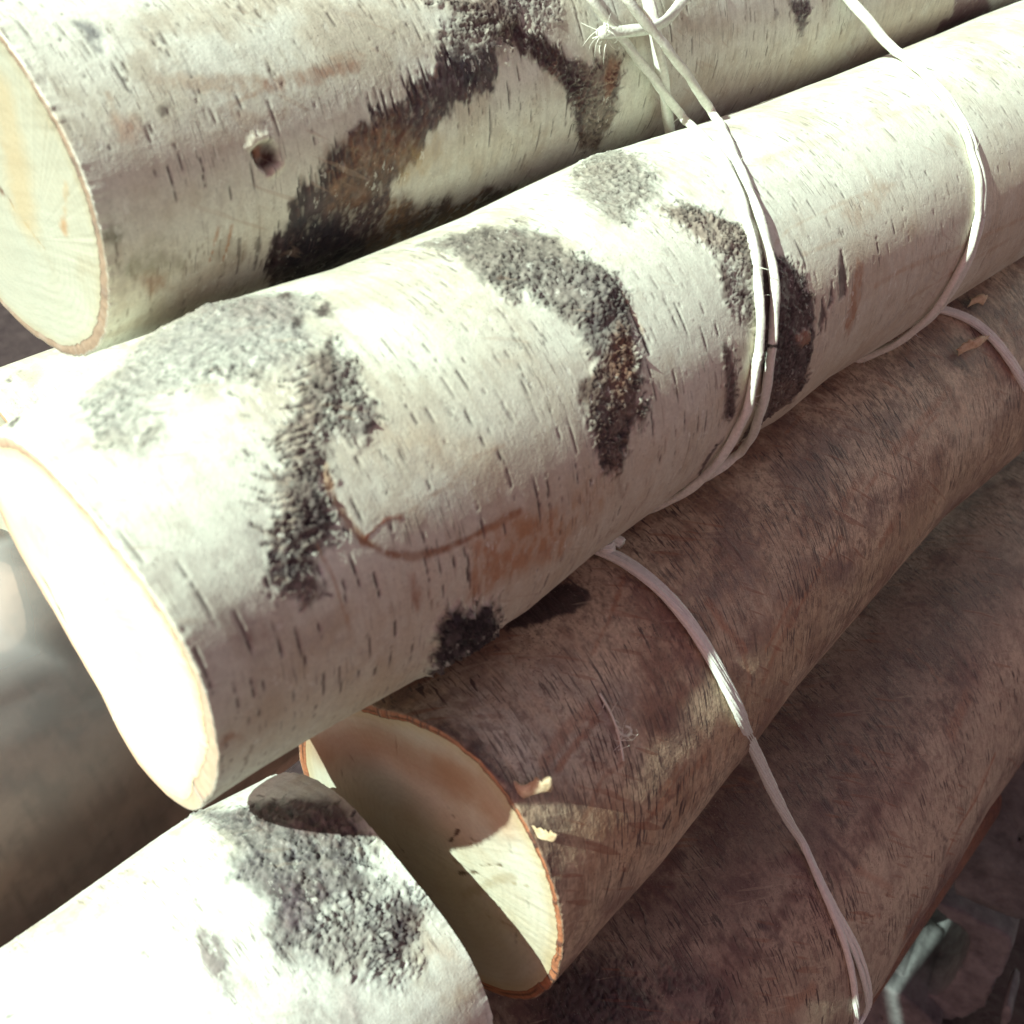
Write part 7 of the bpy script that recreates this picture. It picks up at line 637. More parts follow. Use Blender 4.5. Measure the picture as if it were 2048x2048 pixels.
cam_d = bpy.data.cameras.new('camera'); cam = bpy.data.objects.new('camera', cam_d); COL.objects.link(cam)
cam_d.sensor_width = 36; cam_d.lens = 36*2200/2048
cam.matrix_world = Matrix.Translation((0, 0, D_['H'])) @ R3.to_4x4()
cam_d.clip_start = .01; cam_d.clip_end = 500
cam_d.dof.use_dof = True; cam_d.dof.focus_distance = .33; cam_d.dof.aperture_fstop = 26
sc.camera = cam

PHI, BETA = math.radians(60), math.radians(44)
dB, uB, wB = (Vector(v) for v in D_['axes'])
sun_dir = (math.cos(BETA)*(math.sin(PHI)*uB + math.cos(PHI)*wB) - math.sin(BETA)*dB).normalized()   # towards the sun
sl = bpy.data.lights.new('sun', 'SUN'); sl.energy = 5; sl.angle = math.radians(.8); sl.color = (.83, 1.0, .85)
so = bpy.data.objects.new('sun', sl); COL.objects.link(so)
so.rotation_euler = sun_dir.to_track_quat('Z', 'Y').to_euler(); so.location = sun_dir*5
wd = bpy.data.worlds.new('World'); sc.world = wd; wd.use_nodes = True
nt = wd.node_tree; nt.nodes.clear()
sky = nt.nodes.new('ShaderNodeTexSky'); sky.sky_type = 'NISHITA'; sky.sun_disc = False
sky.sun_elevation = math.asin(sun_dir.z); sky.sun_rotation = math.atan2(sun_dir.x, sun_dir.y)
tint = nt.nodes.new('ShaderNodeMix'); tint.data_type = 'RGBA'; tint.blend_type = 'MULTIPLY'
tint.inputs[0].default_value = 1; tint.inputs[7].default_value = (1.78, .84, .66, 1)
bg = nt.nodes.new('ShaderNodeBackground'); bg.inputs[1].default_value = .054
wo = nt.nodes.new('ShaderNodeOutputWorld')
nt.links.new(sky.outputs[0], tint.inputs[6]); nt.links.new(tint.outputs[2], bg.inputs[0]); nt.links.new(bg.outputs[0], wo.inputs[0])
sc.view_settings.view_transform = 'Standard'; sc.view_settings.look = 'None'
sc.view_settings.exposure = 0.8; sc.view_settings.gamma = 1

# ------------------------------------------------------------------ noise
def _h(i, j, seed):
    n = (i.astype(np.int64)*374761393 + j.astype(np.int64)*668265263 + seed*1274126177) & 0xffffffff
    n = ((n ^ (n >> 13))*1274126177) & 0xffffffff
    return ((n ^ (n >> 16)) & 0xffffff).astype(np.float32)/16777216.
def vn(x, y, seed=0):
    i, j = np.floor(x), np.floor(y); fx, fy = (x-i).astype(np.float32), (y-j).astype(np.float32)
    i = i.astype(np.int64); j = j.astype(np.int64)
    fx = fx*fx*(3-2*fx); fy = fy*fy*(3-2*fy)
    a, b, c, d = _h(i, j, seed), _h(i+1, j, seed), _h(i, j+1, seed), _h(i+1, j+1, seed)
    return (a+(b-a)*fx)*(1-fy) + (c+(d-c)*fx)*fy
def fbm(x, y, seed=0, o=4, g=.5):
    t = 0; a = 1; n = 0
    for k in range(o):
        t = t + a*vn(x*2**k+17.3*k, y*2**k+5.1*k, seed+k*31); n += a; a *= g
    return t/n
def worley(x, y, seed=0):
    i, j = np.floor(x).astype(np.int64), np.floor(y).astype(np.int64)
    f1 = np.full(x.shape, 9., np.float32); f2 = f1.copy(); cid = np.zeros(x.shape, np.float32)
    for di in (-1, 0, 1):
        for dj in (-1, 0, 1):
            a, b = i+di, j+dj
            px, py = a+_h(a, b, seed), b+_h(a, b, seed+7)
            d = np.sqrt((px-x)**2+(py-y)**2).astype(np.float32)
            m = d < f1
            f2 = np.where(m, f1, np.minimum(f2, d)); cid = np.where(m, _h(a, b, seed+3), cid); f1 = np.where(m, d, f1)
    return f1, f2, cid
def ss(a, b, x):
    t = np.clip((x-a)/(b-a), 0, 1); return t*t*(3-2*t)
def segdist(X, Y, pts, closed=False):
    p = np.asarray(pts, np.float64); q = np.roll(p, -1, 0)
    if not closed: p, q = p[:-1], q[:-1]
    D = np.full(X.shape, 1e9, np.float32); T = np.zeros(X.shape, np.float32); n = len(p)
    for k in range(n):
        vx, vy = q[k]-p[k]; L = vx*vx+vy*vy+1.0e-12
        t = np.clip(((X-p[k][0])*vx+(Y-p[k][1])*vy)/L, 0, 1)
        d = np.hypot(X-p[k][0]-t*vx, Y-p[k][1]-t*vy)
        m = d < D; D = np.where(m, d, D); T = np.where(m, (k+t)/n, T)
    return D, T
def inside(X, Y, pts):
    p = np.asarray(pts); q = np.roll(p, -1, 0); c = np.zeros(X.shape, bool)
    for a, b in zip(p, q):
        if a[1] == b[1]: continue
        m = ((Y < a[1]) != (Y < b[1])) & (X < (b[0]-a[0])*(Y-a[1])/(b[1]-a[1])+a[0]); c ^= m
    return c

# ------------------------------------------------------------------ object helpers
def empty(name, loc):
    o = bpy.data.objects.new(name, None); COL.objects.link(o); o.location = loc; o.empty_display_size = .02; return o
def tag(o, label=None, cat=None, group=None, kind=None):
    for k, v in (('label', label), ('category', cat), ('group', group), ('kind', kind)):
        if v: o[k] = v
    return o
def mesh_obj(name, V, Fc, mat, parent=None, col=None, smooth=True, spot=None):
    me = bpy.data.meshes.new(name); V = np.asarray(V, np.float32).reshape(-1, 3)
    org = Vector(parent.location) if parent else Vector((0, 0, 0))
    V = V-np.array(org, np.float32)
    if isinstance(Fc, np.ndarray) and Fc.ndim == 2:
        k = Fc.shape[1]; me.vertices.add(len(V)); me.vertices.foreach_set('co', V.ravel())
        me.loops.add(Fc.size); me.loops.foreach_set('vertex_index', Fc.ravel().astype(np.int32))
        me.polygons.add(len(Fc)); me.polygons.foreach_set('loop_start', np.arange(0, Fc.size, k, dtype=np.int32))
        me.update(calc_edges=True)
    else:
        me.from_pydata([tuple(map(float, v)) for v in V], [], [tuple(map(int, f)) for f in Fc]); me.update()
    me.polygons.foreach_set('use_smooth', np.full(len(me.polygons), smooth))
    if col is not None:
        ca = me.color_attributes.new('tone', 'FLOAT_COLOR', 'POINT')
        c = np.ones((len(V), 4), np.float32); c[:, :3] = col; ca.data.foreach_set('color', c.ravel())
    if spot is not None:
        va = me.attributes.new('spot', 'FLOAT_VECTOR', 'POINT'); va.data.foreach_set('vector', spot.astype(np.float32).ravel())
    me.materials.append(mat)
    o = bpy.data.objects.new(name, me); COL.objects.link(o)
    if parent: o.parent = parent
    return o

# ------------------------------------------------------------------ materials
def new_mat(name):
    m = bpy.data.materials.new(name); m.use_nodes = True; n = m.node_tree
    return m, n, n.nodes['Principled BSDF']
def tone_mat(name, rough=.6, spec=.35, bump=.0002, scale=1400, var=.12, sheen=0):
    m, n, p = new_mat(name); p.inputs['Roughness'].default_value = rough; p.inputs['Specular IOR Level'].default_value = spec
    at = n.nodes.new('ShaderNodeAttribute'); at.attribute_name = 'tone'
    tc = n.nodes.new('ShaderNodeTexCoord')
    n1 = n.nodes.new('ShaderNodeTexNoise'); n1.inputs['Scale'].default_value = scale; n1.inputs['Detail'].default_value = 4
    n.links.new(tc.outputs['Object'], n1.inputs['Vector'])
    mr = n.nodes.new('ShaderNodeMapRange'); mr.inputs[1].default_value = .3; mr.inputs[2].default_value = .7
    mr.inputs[3].default_value = 1-var; mr.inputs[4].default_value = 1+var*.6
    n.links.new(n1.outputs[0], mr.inputs[0])
    mx = n.nodes.new('ShaderNodeVectorMath'); mx.operation = 'SCALE'
    n.links.new(at.outputs['Color'], mx.inputs[0]); n.links.new(mr.outputs[0], mx.inputs['Scale'])
    n.links.new(mx.outputs[0], p.inputs['Base Color'])
    b = n.nodes.new('ShaderNodeBump'); b.inputs['Strength'].default_value = .6; b.inputs['Distance'].default_value = bump
    n.links.new(n1.outputs[0], b.inputs['Height']); n.links.new(b.outputs[0], p.inputs['Normal'])
    if sheen: p.inputs['Sheen Weight'].default_value = sheen
    return m
def noise_mat(name, c1, c2, scale, rough=.8, bump=.001, spec=.3, detail=6):
    m, n, p = new_mat(name); p.inputs['Roughness'].default_value = rough; p.inputs['Specular IOR Level'].default_value = spec
    tc = n.nodes.new('ShaderNodeTexCoord'); n1 = n.nodes.new('ShaderNodeTexNoise')
    n1.inputs['Scale'].default_value = scale; n1.inputs['Detail'].default_value = detail; n1.inputs['Roughness'].default_value = .65
    n.links.new(tc.outputs['Object'], n1.inputs['Vector'])
    cr = n.nodes.new('ShaderNodeValToRGB'); cr.color_ramp.elements[0].position = .33; cr.color_ramp.elements[1].position = .68
    cr.color_ramp.elements[0].color = (*c1, 1); cr.color_ramp.elements[1].color = (*c2, 1)
    n.links.new(n1.outputs[0], cr.inputs[0]); n.links.new(cr.outputs[0], p.inputs['Base Color'])
    b = n.nodes.new('ShaderNodeBump'); b.inputs['Strength'].default_value = .8; b.inputs['Distance'].default_value = bump
    n.links.new(n1.outputs[0], b.inputs['Height']); n.links.new(b.outputs[0], p.inputs['Normal'])
    return m
def scratch(m, layers, bump):
    """fine marks laid out along the log (s, arc): thin scratches and flecks over the painted tone"""
    n = m.node_tree; p = n.nodes['Principled BSDF']
    at = n.nodes.new('ShaderNodeAttribute'); at.attribute_name = 'spot'
    cur = p.inputs['Base Color'].links[0].from_socket; nrm = p.inputs['Normal'].links[0].from_socket
    for (fx, fy, rot, lo, hi, amt, col, gf, glo, ghi, det, off) in layers:
        mp = n.nodes.new('ShaderNodeMapping'); mp.vector_type = 'POINT'; mp.inputs['Rotation'].default_value = (0, 0, rot); mp.inputs['Location'].default_value = (off, off*.7, off)
        n.links.new(at.outputs['Vector'], mp.inputs['Vector'])
        sc_ = n.nodes.new('ShaderNodeVectorMath'); sc_.operation = 'MULTIPLY'; sc_.inputs[1].default_value = (fx, fy, 1)
        n.links.new(mp.outputs[0], sc_.inputs[0])
        nz = n.nodes.new('ShaderNodeTexNoise'); nz.inputs['Scale'].default_value = 1; nz.inputs['Detail'].default_value = det; nz.inputs['Roughness'].default_value = .6
        n.links.new(sc_.outputs[0], nz.inputs['Vector'])
        r = n.nodes.new('ShaderNodeMapRange'); r.interpolation_type = 'SMOOTHSTEP'; r.inputs[1].default_value = lo; r.inputs[2].default_value = hi; r.inputs[4].default_value = amt
        n.links.new(nz.outputs[0], r.inputs[0])
        g = n.nodes.new('ShaderNodeTexNoise'); g.inputs['Scale'].default_value = gf; g.inputs['Detail'].default_value = 3; n.links.new(mp.outputs[0], g.inputs['Vector'])
        gr = n.nodes.new('ShaderNodeMapRange'); gr.inputs[1].default_value = glo; gr.inputs[2].default_value = ghi; n.links.new(g.outputs[0], gr.inputs[0])
        mu = n.nodes.new('ShaderNodeMath'); mu.operation = 'MULTIPLY'; n.links.new(r.outputs[0], mu.inputs[0]); n.links.new(gr.outputs[0], mu.inputs[1])
        mx = n.nodes.new('ShaderNodeMix'); mx.data_type = 'RGBA'; mx.inputs[7].default_value = (*col, 1)
        n.links.new(mu.outputs[0], mx.inputs[0]); n.links.new(cur, mx.inputs[6]); cur = mx.outputs[2]
        b = n.nodes.new('ShaderNodeBump'); b.inputs['Strength'].default_value = .7; b.inputs['Distance'].default_value = bump; b.invert = sum(col) < 1.2
        n.links.new(mu.outputs[0], b.inputs['Height']); n.links.new(nrm, b.inputs['Normal']); nrm = b.outputs[0]
    n.links.new(cur, p.inputs['Base Color']); n.links.new(nrm, p.inputs['Normal'])
M_bark = tone_mat('birch_bark', .5, .4, .00014, 1500, .10)
M_dull = tone_mat('wrapped_bark', .6, .3, .0001, 900, .05)
M_brown = tone_mat('weathered_bark', .5, .45, .0003, 1300, .16)
scratch(M_brown, [(1400, 120, .28, .55, .61, .9, (.075, .045, .045), 45, .42, .58, 2, 0.),
                  (700, 110, .40, .60, .64, .9, (.06, .035, .035), 40, .45, .60, 2, 3.1),
                  (1900, 1500, 0., .60, .66, .7, (.09, .05, .05), 70, .45, .6, 2, 5.3),
                  (1500, 1100, .3, .66, .72, .45, (.56, .50, .40), 55, .48, .6, 2, 8.7),
                  (420, 45, -.75, .62, .68, .55, (.26, .11, .065), 25, .44, .56, 1, 11.),
                  (600, 45, -1.0, .66, .70, .22, (.62, .52, .38), 30, .44, .56, 1, 15.),
                  (330, 260, 0., .52, .60, .45, (.13, .075, .065), 35, .40, .60, 5, 19.)], .00018)
scratch(M_bark, [(1700, 150, .02, .62, .67, .6, (.16, .12, .11), 40, .45, .62, 1, 0.),
                 (1800, 1500, 0., .66, .71, .75, (.14, .10, .09), 50, .47, .62, 2, 4.2),
                 (600, 330, .2, .60, .66, .45, (.86, .88, .80), 60, .45, .6, 3, 7.7),
                 (520, 60, -1.0, .65, .71, .3, (.42, .30, .22), 22, .44, .58, 1, 9.1),
                 (260, 200, 0., .50, .62, .30, (.42, .38, .34), 40, .42, .60, 5, 13.)], .00012)
M_wood = tone_mat('sawn_wood', .6, .3, .00012, 1800, .05)
M_twine = noise_mat('cotton_twine', (.66, .68, .60), (.86, .88, .80), 900, .8, .0003)
M_cord = noise_mat('fibre_cord', (.72, .75, .70), (.86, .90, .84), 700, .42, .0003, .5)
M_concrete = noise_mat('concrete', (.08, .08, .085), (.19, .195, .20), 55, .95, .003)
M_ground = noise_mat('dark_soil', (.03, .018, .022), (.07, .05, .05), 30, .95, .01)

# ------------------------------------------------------------------ logs
def make_log(spec, fine=1.0):
    """one birch log: bark (side and bark ring of the cut) + end_grain + far_end"""
    P0 = np.array(spec['P0']); d = np.array(spec['d']); u = np.array(spec['u']); w = np.array(spec['w'])
    r0 = spec['r']; L0, L1 = spec['s']; seed = spec['seed']
    # s steps grow with the distance to the camera
    S = [L0]; camp = np.array([0, 0, D_['H']])
    while S[-1] < L1:
        z = np.linalg.norm(P0+d*S[-1]-camp)
        S.append(S[-1]+max(.0005, spec['ds']*z/.3)*fine)
    S = np.array(S)
    t0, t1 = spec['th']
    nf = int((t1-t0)/180*math.pi*r0/(spec['da']*fine))
    th = np.concatenate([np.linspace(t0, t1, nf), np.linspace(t1, t0+360, 40)[1:-1]])*math.pi/180
    A = th*r0
    GS, GA = np.meshgrid(S, A, indexing='ij')
    H, C = paint(spec, S, A, GS, GA)
    rr = r0*(1-spec['tp']*GS) + base_shape(spec, GS, th[None, :]) + H
    ang = th[None, :]+0*GS
    ta, tb = spec['tilt']
    # the cut plane tilts a little: shear s near the cut end
    k = np.exp(-np.abs(GS-spec['cut'])/.03)
    ss_ = GS + k*(ta*np.cos(ang)+tb*np.sin(ang))*r0
    cs, sn = np.cos(ang), np.sin(ang)
    P = P0 + ss_[..., None]*d + (rr*cs)[..., None]*w + (rr*sn)[..., None]*u
    bend = spec.get('bend')
    ns, na = GS.shape
    idx = np.arange(ns*na).reshape(ns, na); nx = np.roll(idx, -1, 1)
    Fq = np.stack([idx[:-1], nx[:-1], nx[1:], idx[1:]], -1).reshape(-1, 4)
    root = empty('birch_log', Vector(P0 + d*(L0+L1)/2))
    tag(root, spec['label'], 'log', 'birch logs in the stack')
    V = P.reshape(-1, 3); Cc = C.reshape(-1, 3)
    # the cut end: bark ring belongs to the bark; the end grain is a disc of its own
    ce = 0 if spec['cut'] == L0 else ns-1
    sg = -1 if ce == 0 else 1
    rim = P[ce]; cen = P0 + d*spec['cut']
    rt = spec['ring']
    if rt:
        nz = fbm(np.cos(th)*3+9, np.sin(th)*3+4, seed+90, 4)
        thick = np.interp(np.mod(np.degrees(th), 360), spec['ringtab'][0], spec['ringtab'][1], period=360)*(.75+.5*nz)
        V2 = []; C2 = []
        cring = np.array(spec['ringcol'])
        K = 5
        for q in range(1, K+1):
            f = q/K
            rad = rim-cen; R = np.linalg.norm(rad, axis=1, keepdims=True)
            pt = cen + rad*(1-(thick[:, None]*f)/R)
            nn = fbm(th*r0*900, np.full(len(th), f*3.), seed+91, 3)[:, None]
            pt = pt + sg*d*(.00022*(nn-.5)) + (sg*d*.0002*math.sin(f*3.14))
            V2.append(pt); C2.append(cring*(.72+.5*nn)*(1-.25*(f > .9))*(1-spec['ringdark']*(abs(f-.6) < .1)*ss(.3, .6, fbm(th*r0*160, np.zeros(len(th)), 8, 2))[:, None]))
        base = len(V); V = np.concatenate([V]+V2); Cc = np.concatenate([Cc]+C2)
        rows = [idx[ce]]+[base+np.arange(na)+q*na for q in range(K)]
        for q in range(K):
            a, b = rows[q], rows[q+1]
            Fq = np.concatenate([Fq, np.stack([a, b, np.roll(b, -1), np.roll(a, -1)], -1) if sg < 0 else np.stack([a, np.roll(a, -1), np.roll(b, -1), b], -1)])
        inner = V2[-1]
        end_grain(spec, cen, inner, th, d, u, w, sg, root)
    SP = np.zeros((len(V), 3), np.float32); SP[:ns*na, 0] = GS.ravel()+.37*spec['seed']; SP[:ns*na, 1] = GA.ravel()
    if len(V) > ns*na: SP[ns*na:, 0] = np.tile(SP[:na, 0], K); SP[ns*na:, 1] = np.tile(A, K); SP[ns*na:, 2] = .5
    mesh_obj('bark', V, Fq, dict(brown=M_brown, white=M_bark, plain=M_dull)[spec['kind']], root, Cc, spot=SP)
    # far end closed by a plain sawn disc
    fe = ns-1 if ce == 0 else 0
    Vf = np.concatenate([P[fe], [P[fe].mean(0)]]); m = len(Vf)-1
    mesh_obj('far_end', Vf, [(i, (i+1) % m, m) if sg < 0 else (m, (i+1) % m, i) for i in range(m)], M_wood, root, np.array([.5, .38, .24])[None]*np.ones((m+1, 1)), smooth=False)
    if not rt:
        Vn = np.concatenate([P[ce], [P[ce].mean(0)]])
        mesh_obj('end_grain', Vn, [(i, (i+1) % m, m) if sg > 0 else (m, (i+1) % m, i) for i in range(m)], M_wood, root, np.array([.6, .5, .34])[None]*np.ones((m+1, 1)), smooth=False)
    return root

def base_shape(spec, GS, th):
    """slow departures from a true cylinder: rim outline near the cut, waviness, measured swellings"""
    out = np.zeros_like(GS)
    deg = np.degrees(th)
    if spec.get('rimtab'):
        a, v = spec['rimtab']; rim = np.interp(deg, a, v, period=360)
        out += rim*np.exp(-(np.abs(GS-spec['cut'])/.028)**1.3)
        out += np.exp(-np.abs(GS-spec['cut'])/.0015)*.0011*(fbm(th*26+0*GS, 0*GS+3, spec['seed']+51, 5, .62)-.55)
    for s, dv, c, wdt in spec.get('swell', []):
        dd = (deg-c+180) % 360-180
        out += np.interp(GS, s, dv)*np.exp(-(dd/wdt)**2)
    out += .0007*(fbm(GS*14+3, np.cos(th)*1.2+np.sin(th)*2.1+5, spec['seed']+50, 3)-.5)
    return out

def end_grain(spec, cen, inner, th, d, u, w, sg, root):
    g = spec['grain']; K = 60; na = len(th)
    off = np.array(g.get('pith', [0, 0]))*spec['r']
    pith = cen + off[0]*u + off[1]*w
    fs = 1-(np.arange(K+1)/K)**1.15*.999
    V = pith + (inner-pith)[None]*fs[:, None, None]
    loc = V-cen; X = loc@u; Y = loc@w
    nz = fbm(X*60+9, Y*60+3, spec['seed']+5, 4); nf = fbm(X*900, Y*900, spec['seed']+6, 3)
    R = np.hypot(X-off[0], Y-off[1])*(1+.10*(nz-.5))
    ring = .5+.5*np.sin(R*2*np.pi/.0019 + 2*nz); ring = ring**3
    ray = fbm(np.arctan2(Y-off[1], X-off[0])*40, R*60, spec['seed']+8, 3)
    c = np.array(g['c0'])*(1-nz[..., None]) + np.array(g['c1'])*nz[..., None]
    c = c*(1-.07*ring[..., None])*(1-.0*ray[..., None])*(.95+.10*nf[..., None])
    edge = ss(.86, 1., (1-(1-fs)*0)[:, None]*np.ones(na)[None])   # sapwood tint beside the bark
    edge = ss(.9, 1., fs)[:, None]*np.ones((1, na))
    c = c*(1-edge[..., None]) + c*np.array(g.get('edge', [.95, .85, .7]))*edge[..., None]
    h = np.zeros_like(X)
    rng = np.random.RandomState(spec['seed']+77)
    for k in range(g.get('cracks', 0)):
        q = rng.uniform(-.75, .75, 2)*spec['r']; an = rng.uniform(-.5, .9); Lc = rng.uniform(.004, .011)
        D, T = segdist(X, Y, [q, q+np.array([math.cos(an), math.sin(an)])*Lc])
        m = ss(.0003, .0001, D)*(1-np.abs(2*T-1)); c = c*(1-.55*m[..., None]); h -= .0003*m
    for st in g.get('stains', []):
        D, T = segdist(X, Y, st['pts'])
        m = ss(st['w']*1.5, st['w']*.2, D+.0012*(fbm(X*400, Y*400, 4, 3)-.5)*2)*st.get('amt', .6)
        c = c*(1-m[..., None])+np.array(st['col'])*m[..., None]; h -= st.get('dep', 0)*m
    # saw marks: faint parallel scores
    sw = vn((X*.8+Y*.6)*1100+3*nz, (X*.6-Y*.8)*25, 12); h += .00012*sw; c = c*(1-.07*sw[..., None]*ss(.4, .7, fbm(X*70, Y*70, 14, 3))[..., None])
    c = c*(1-.16*ss(.5, .75, fbm(X*45+7, Y*45, spec['seed']+60, 5, .65))[..., None]*np.array([.5, .8, 1.1]))
    V = V + (sg*h)[..., None]*d
    idx = np.arange((K+1)*na).reshape(K+1, na); nx = np.roll(idx, -1, 1)
    F = np.stack([idx[:-1], idx[1:], nx[1:], nx[:-1]], -1).reshape(-1, 4)
    if sg > 0: F = F[:, ::-1]
    mesh_obj('end_grain', V.reshape(-1, 3), np.ascontiguousarray(F), M_wood, root, c.reshape(-1, 3))

def window(S, A, b, m):
    i0, i1 = np.searchsorted(S, b[0]-m), np.searchsorted(S, b[2]+m)
    n = int(np.sum(np.diff(A) > 0))+1
    j0, j1 = np.searchsorted(A[:n], b[1]-m), np.searchsorted(A[:n], b[3]+m)
    return slice(i0, i1), slice(j0, j1)

def paint(spec, S, A, GS, GA):
    sd = spec['seed']; p = spec['paint']
    H = np.zeros(GS.shape, np.float32)
    X, Y = GS, GA
    big = fbm(X*22, Y*30, sd, 4); mid = fbm(X*90, Y*110, sd+11, 4, .6); fine_ = fbm(X*700, Y*500, sd+12, 4, .65)
    ring = fbm(X*900, Y*35, sd+13, 3, .6)                # streaks that run round the log
    c0, c1, c2 = (np.array(p[k], np.float32) for k in ('c0', 'c1', 'c2'))
    m1 = ss(p['t1'], p['t1']+.22, big*.6+mid*.4)[..., None]
    m2 = ss(p['t2'], p['t2']+.18, mid*.55+big*.2+ring*.25)[..., None]*p['a2']
    C = c0*(1-m1)+c1*m1; C = C*(1-m2)+c2*m2
    C = C*(1-p['fv']*np.clip(fine_-.45, 0, 1)[..., None]*2)
    C = C*(1-p['rv']*np.clip(ring-.5, 0, 1)[..., None]*2)
    H += (fine_-.5)*p['hf'] + (mid-.5)*p['hm'] + (ring-.5)*p['hr']
    if p.get('speck'):                                    # dark little scratches slanting across the bark
        sp = p['speck']; ca, sa = math.cos(sp['ang']), math.sin(sp['ang'])
        Xr, Yr = X*ca-Y*sa, X*sa+Y*ca
        q = fbm(Xr*sp['fx'], Yr*sp['fy'], sd+21, 3, .6); cl = fbm(X*60, Y*60, sd+22, 3)
        m = ss(sp['t'], sp['t']+.10, q+.35*(cl-.5))[..., None]*sp['a']
        C = C*(1-m)+np.array(sp['c'])*m; H -= m[..., 0]*sp.get('h', .0001)
        q = fbm(X*55+31, Y*75+7, sd+23, 5, .7); m = ss(sp['bt'], sp['bt']+.14, q)[..., None]*sp['ba']
        C = C*(1-m)+np.array(sp['bc'])*m
    if p.get('peel'):                                     # papery curls: thin raised lips
        q = fbm(X*130, Y*60, sd+31, 3, .5); lv = np.abs(np.mod(q*7, 1)-.5)*2
        gate = ss(.52, .68, fbm(X*30, Y*40, sd+32, 3)); H += ss(.9, 1, lv)*gate*p['peel']
    # lenticels: random dashes round the log
    rng = np.random.RandomState(sd+5)
    ln = p.get('lent')
    def dash(x, y, Ld, wd, amt, col, ang=0.):
        sl = window(S, A, (x, y-Ld/2, x, y+Ld/2), .003)
        x_, y_ = X[sl], Y[sl]
        if x_.size == 0: return
        v = (y_-y)/(Ld/2); wob = .00035*(fbm(y_*500, y_*0+x*900, 3, 2)-.5)*2
        dx = x_-x-ang*(y_-y)-wob
        brk = .75+.6*vn(y_*900, x_*0+x*1000, 9)
        w_ = wd*(.35+.75*np.clip(1-v*v, 0, 1))
        m = ss(w_, w_*.3, np.abs(dx))*np.clip(1.15-v*v, 0, 1)*(np.abs(v) < 1)*amt*np.clip(brk, 0, 1)
        C[sl] = C[sl]*(1-m[..., None])+np.array(col)*m[..., None]
        H[sl] += .00004*ss(wd*3.5, wd, np.abs(dx))*np.clip(1-v*v, 0, 1) - .0003*m
    if ln:
        for k in range(ln['n']):
            x = rng.uniform(S[0], S[-1]); y = rng.uniform(spec['th'][0], spec['th'][1])*math.pi/180*spec['r']
            if vn(np.array([x*45.]), np.array([y*45.]), sd+6)[0] < ln.get('gate', .35): continue
            dash(x, y, rng.uniform(*ln['L'])*rng.uniform(.5, 1), rng.uniform(*ln['w']), rng.uniform(.35, 1)*ln['a'], ln['c'], rng.normal(0, .04)+ln.get('ang', 0))
    for f in spec['feat']:
        t = f['t']; col = np.array(f.get('col', [.05, .04, .04]), np.float32); amt = f.get('amt', 1.)
        if t == 'dash':
            dash(f['p'][0], f['p'][1], f['L'], f['w'], amt, col, f.get('ang', 0)); continue
        pts = np.array(f['pts']); b = (pts[:, 0].min(), pts[:, 1].min(), pts[:, 0].max(), pts[:, 1].max())
        mg = f.get('w', 0)*2+f.get('warp', 0)*2+f.get('soft', .001)*2+.002
        sl = window(S, A, b, mg); x_, y_ = X[sl], Y[sl]
        if x_.size == 0: continue
        fs = f.get('seed', 1)
        if t == 'poly':
            D, T = segdist(x_, y_, pts, True); D = np.where(inside(x_, y_, pts), D, -D)
            nw = fbm(x_*f.get('wf', 260), y_*f.get('wf', 260)*f.get('wa', .6), sd+fs, 4, .6)-.5
            D = D+nw*2*f.get('warp', .002)
            sf_ = f['soft']*(1.7 if f.get('mode') == 'crackle' else 1)
            D = D+(fbm(x_*1500, y_*900, sd+fs+40, 2)-.5)*.0012
            m = ss(-sf_, sf_, D)*amt
        else:  # strokes; the dark one beside log B's knot draws a shadow line in colour
            D, T = segdist(x_, y_, pts)
            ww = f['w']*(f.get('w0', 1)+(f.get('w1', 1)-f.get('w0', 1))*T)*(.6+.8*fbm(T*9, T*0+fs, sd, 2))
            nw = fbm(x_*600, y_*600, sd+fs, 3, .6)-.5
            m = ss(ww*(1+f.get('sf', .5)), ww*(1-f.get('sf', .5)), D+nw*2*f.get('warp', .0003))*amt
        k = f.get('mode', 'flat')
        if k == 'flat':  # includes the dark band at log A's far end, a cast shadow painted in
            tex = (1-f.get('brk', .4)*ss(.35, .65, fbm(x_*500, y_*300, sd+fs+3, 4, .65)))
            mm = (m*tex)[..., None]; C[sl] = C[sl]*(1-mm)+col*mm; H[sl] += m*f.get('h', 0)
        elif k == 'crackle':
            # rough plated bark: thin dark cracks wandering between flat scales
            fx, fy = f.get('cs', [420, 300]); an = f.get('rot', 0); ca, sa = math.cos(an), math.sin(an)
            fx, fy = fx*1.6, fy*1.6
            wx = (fbm(x_*420, y_*420, sd+fs+4, 4, .6)-.5)*.0042; wy = (fbm(x_*420, y_*420, sd+fs+5, 4, .6)-.5)*.0042
            u_, v_ = (x_+wx)*ca-(y_+wy)*sa, (x_+wx)*sa+(y_+wy)*ca
            f1, f2, cid = worley(u_*fx, v_*fy, sd+fs); ed = f2-f1
            g1, g2_, cid2 = worley(u_*fx*2.3+9, v_*fy*2.1+4, sd+fs+1); ed2 = g2_-g1
            g2 = ss(.38, .62, fbm(x_*150, y_*150, sd+fs+8, 4, .6))
            wcr = f.get('cw', .22)*(.3+1.7*fbm(x_*500, y_*500, sd+fs+14, 3))
            cr = np.maximum(ss(wcr, wcr*.15, ed), .75*ss(wcr*.9, wcr*.1, ed2)*g2)
            nz = fbm(x_*900, y_*900, sd+fs+6, 4, .65); rg = 1-np.abs(2*fbm(x_*380, y_*520, sd+fs+15, 4, .6)-1)*2.2
            lump = (1-cr)*(.3+.6*cid)*np.minimum(ed*1.6, 1)*.16+1.2*rg*g2+.5*rg+.25*(1-cr)*cid2+1.6*(fbm(x_*230, y_*190, sd+fs+16, 3)-.5)
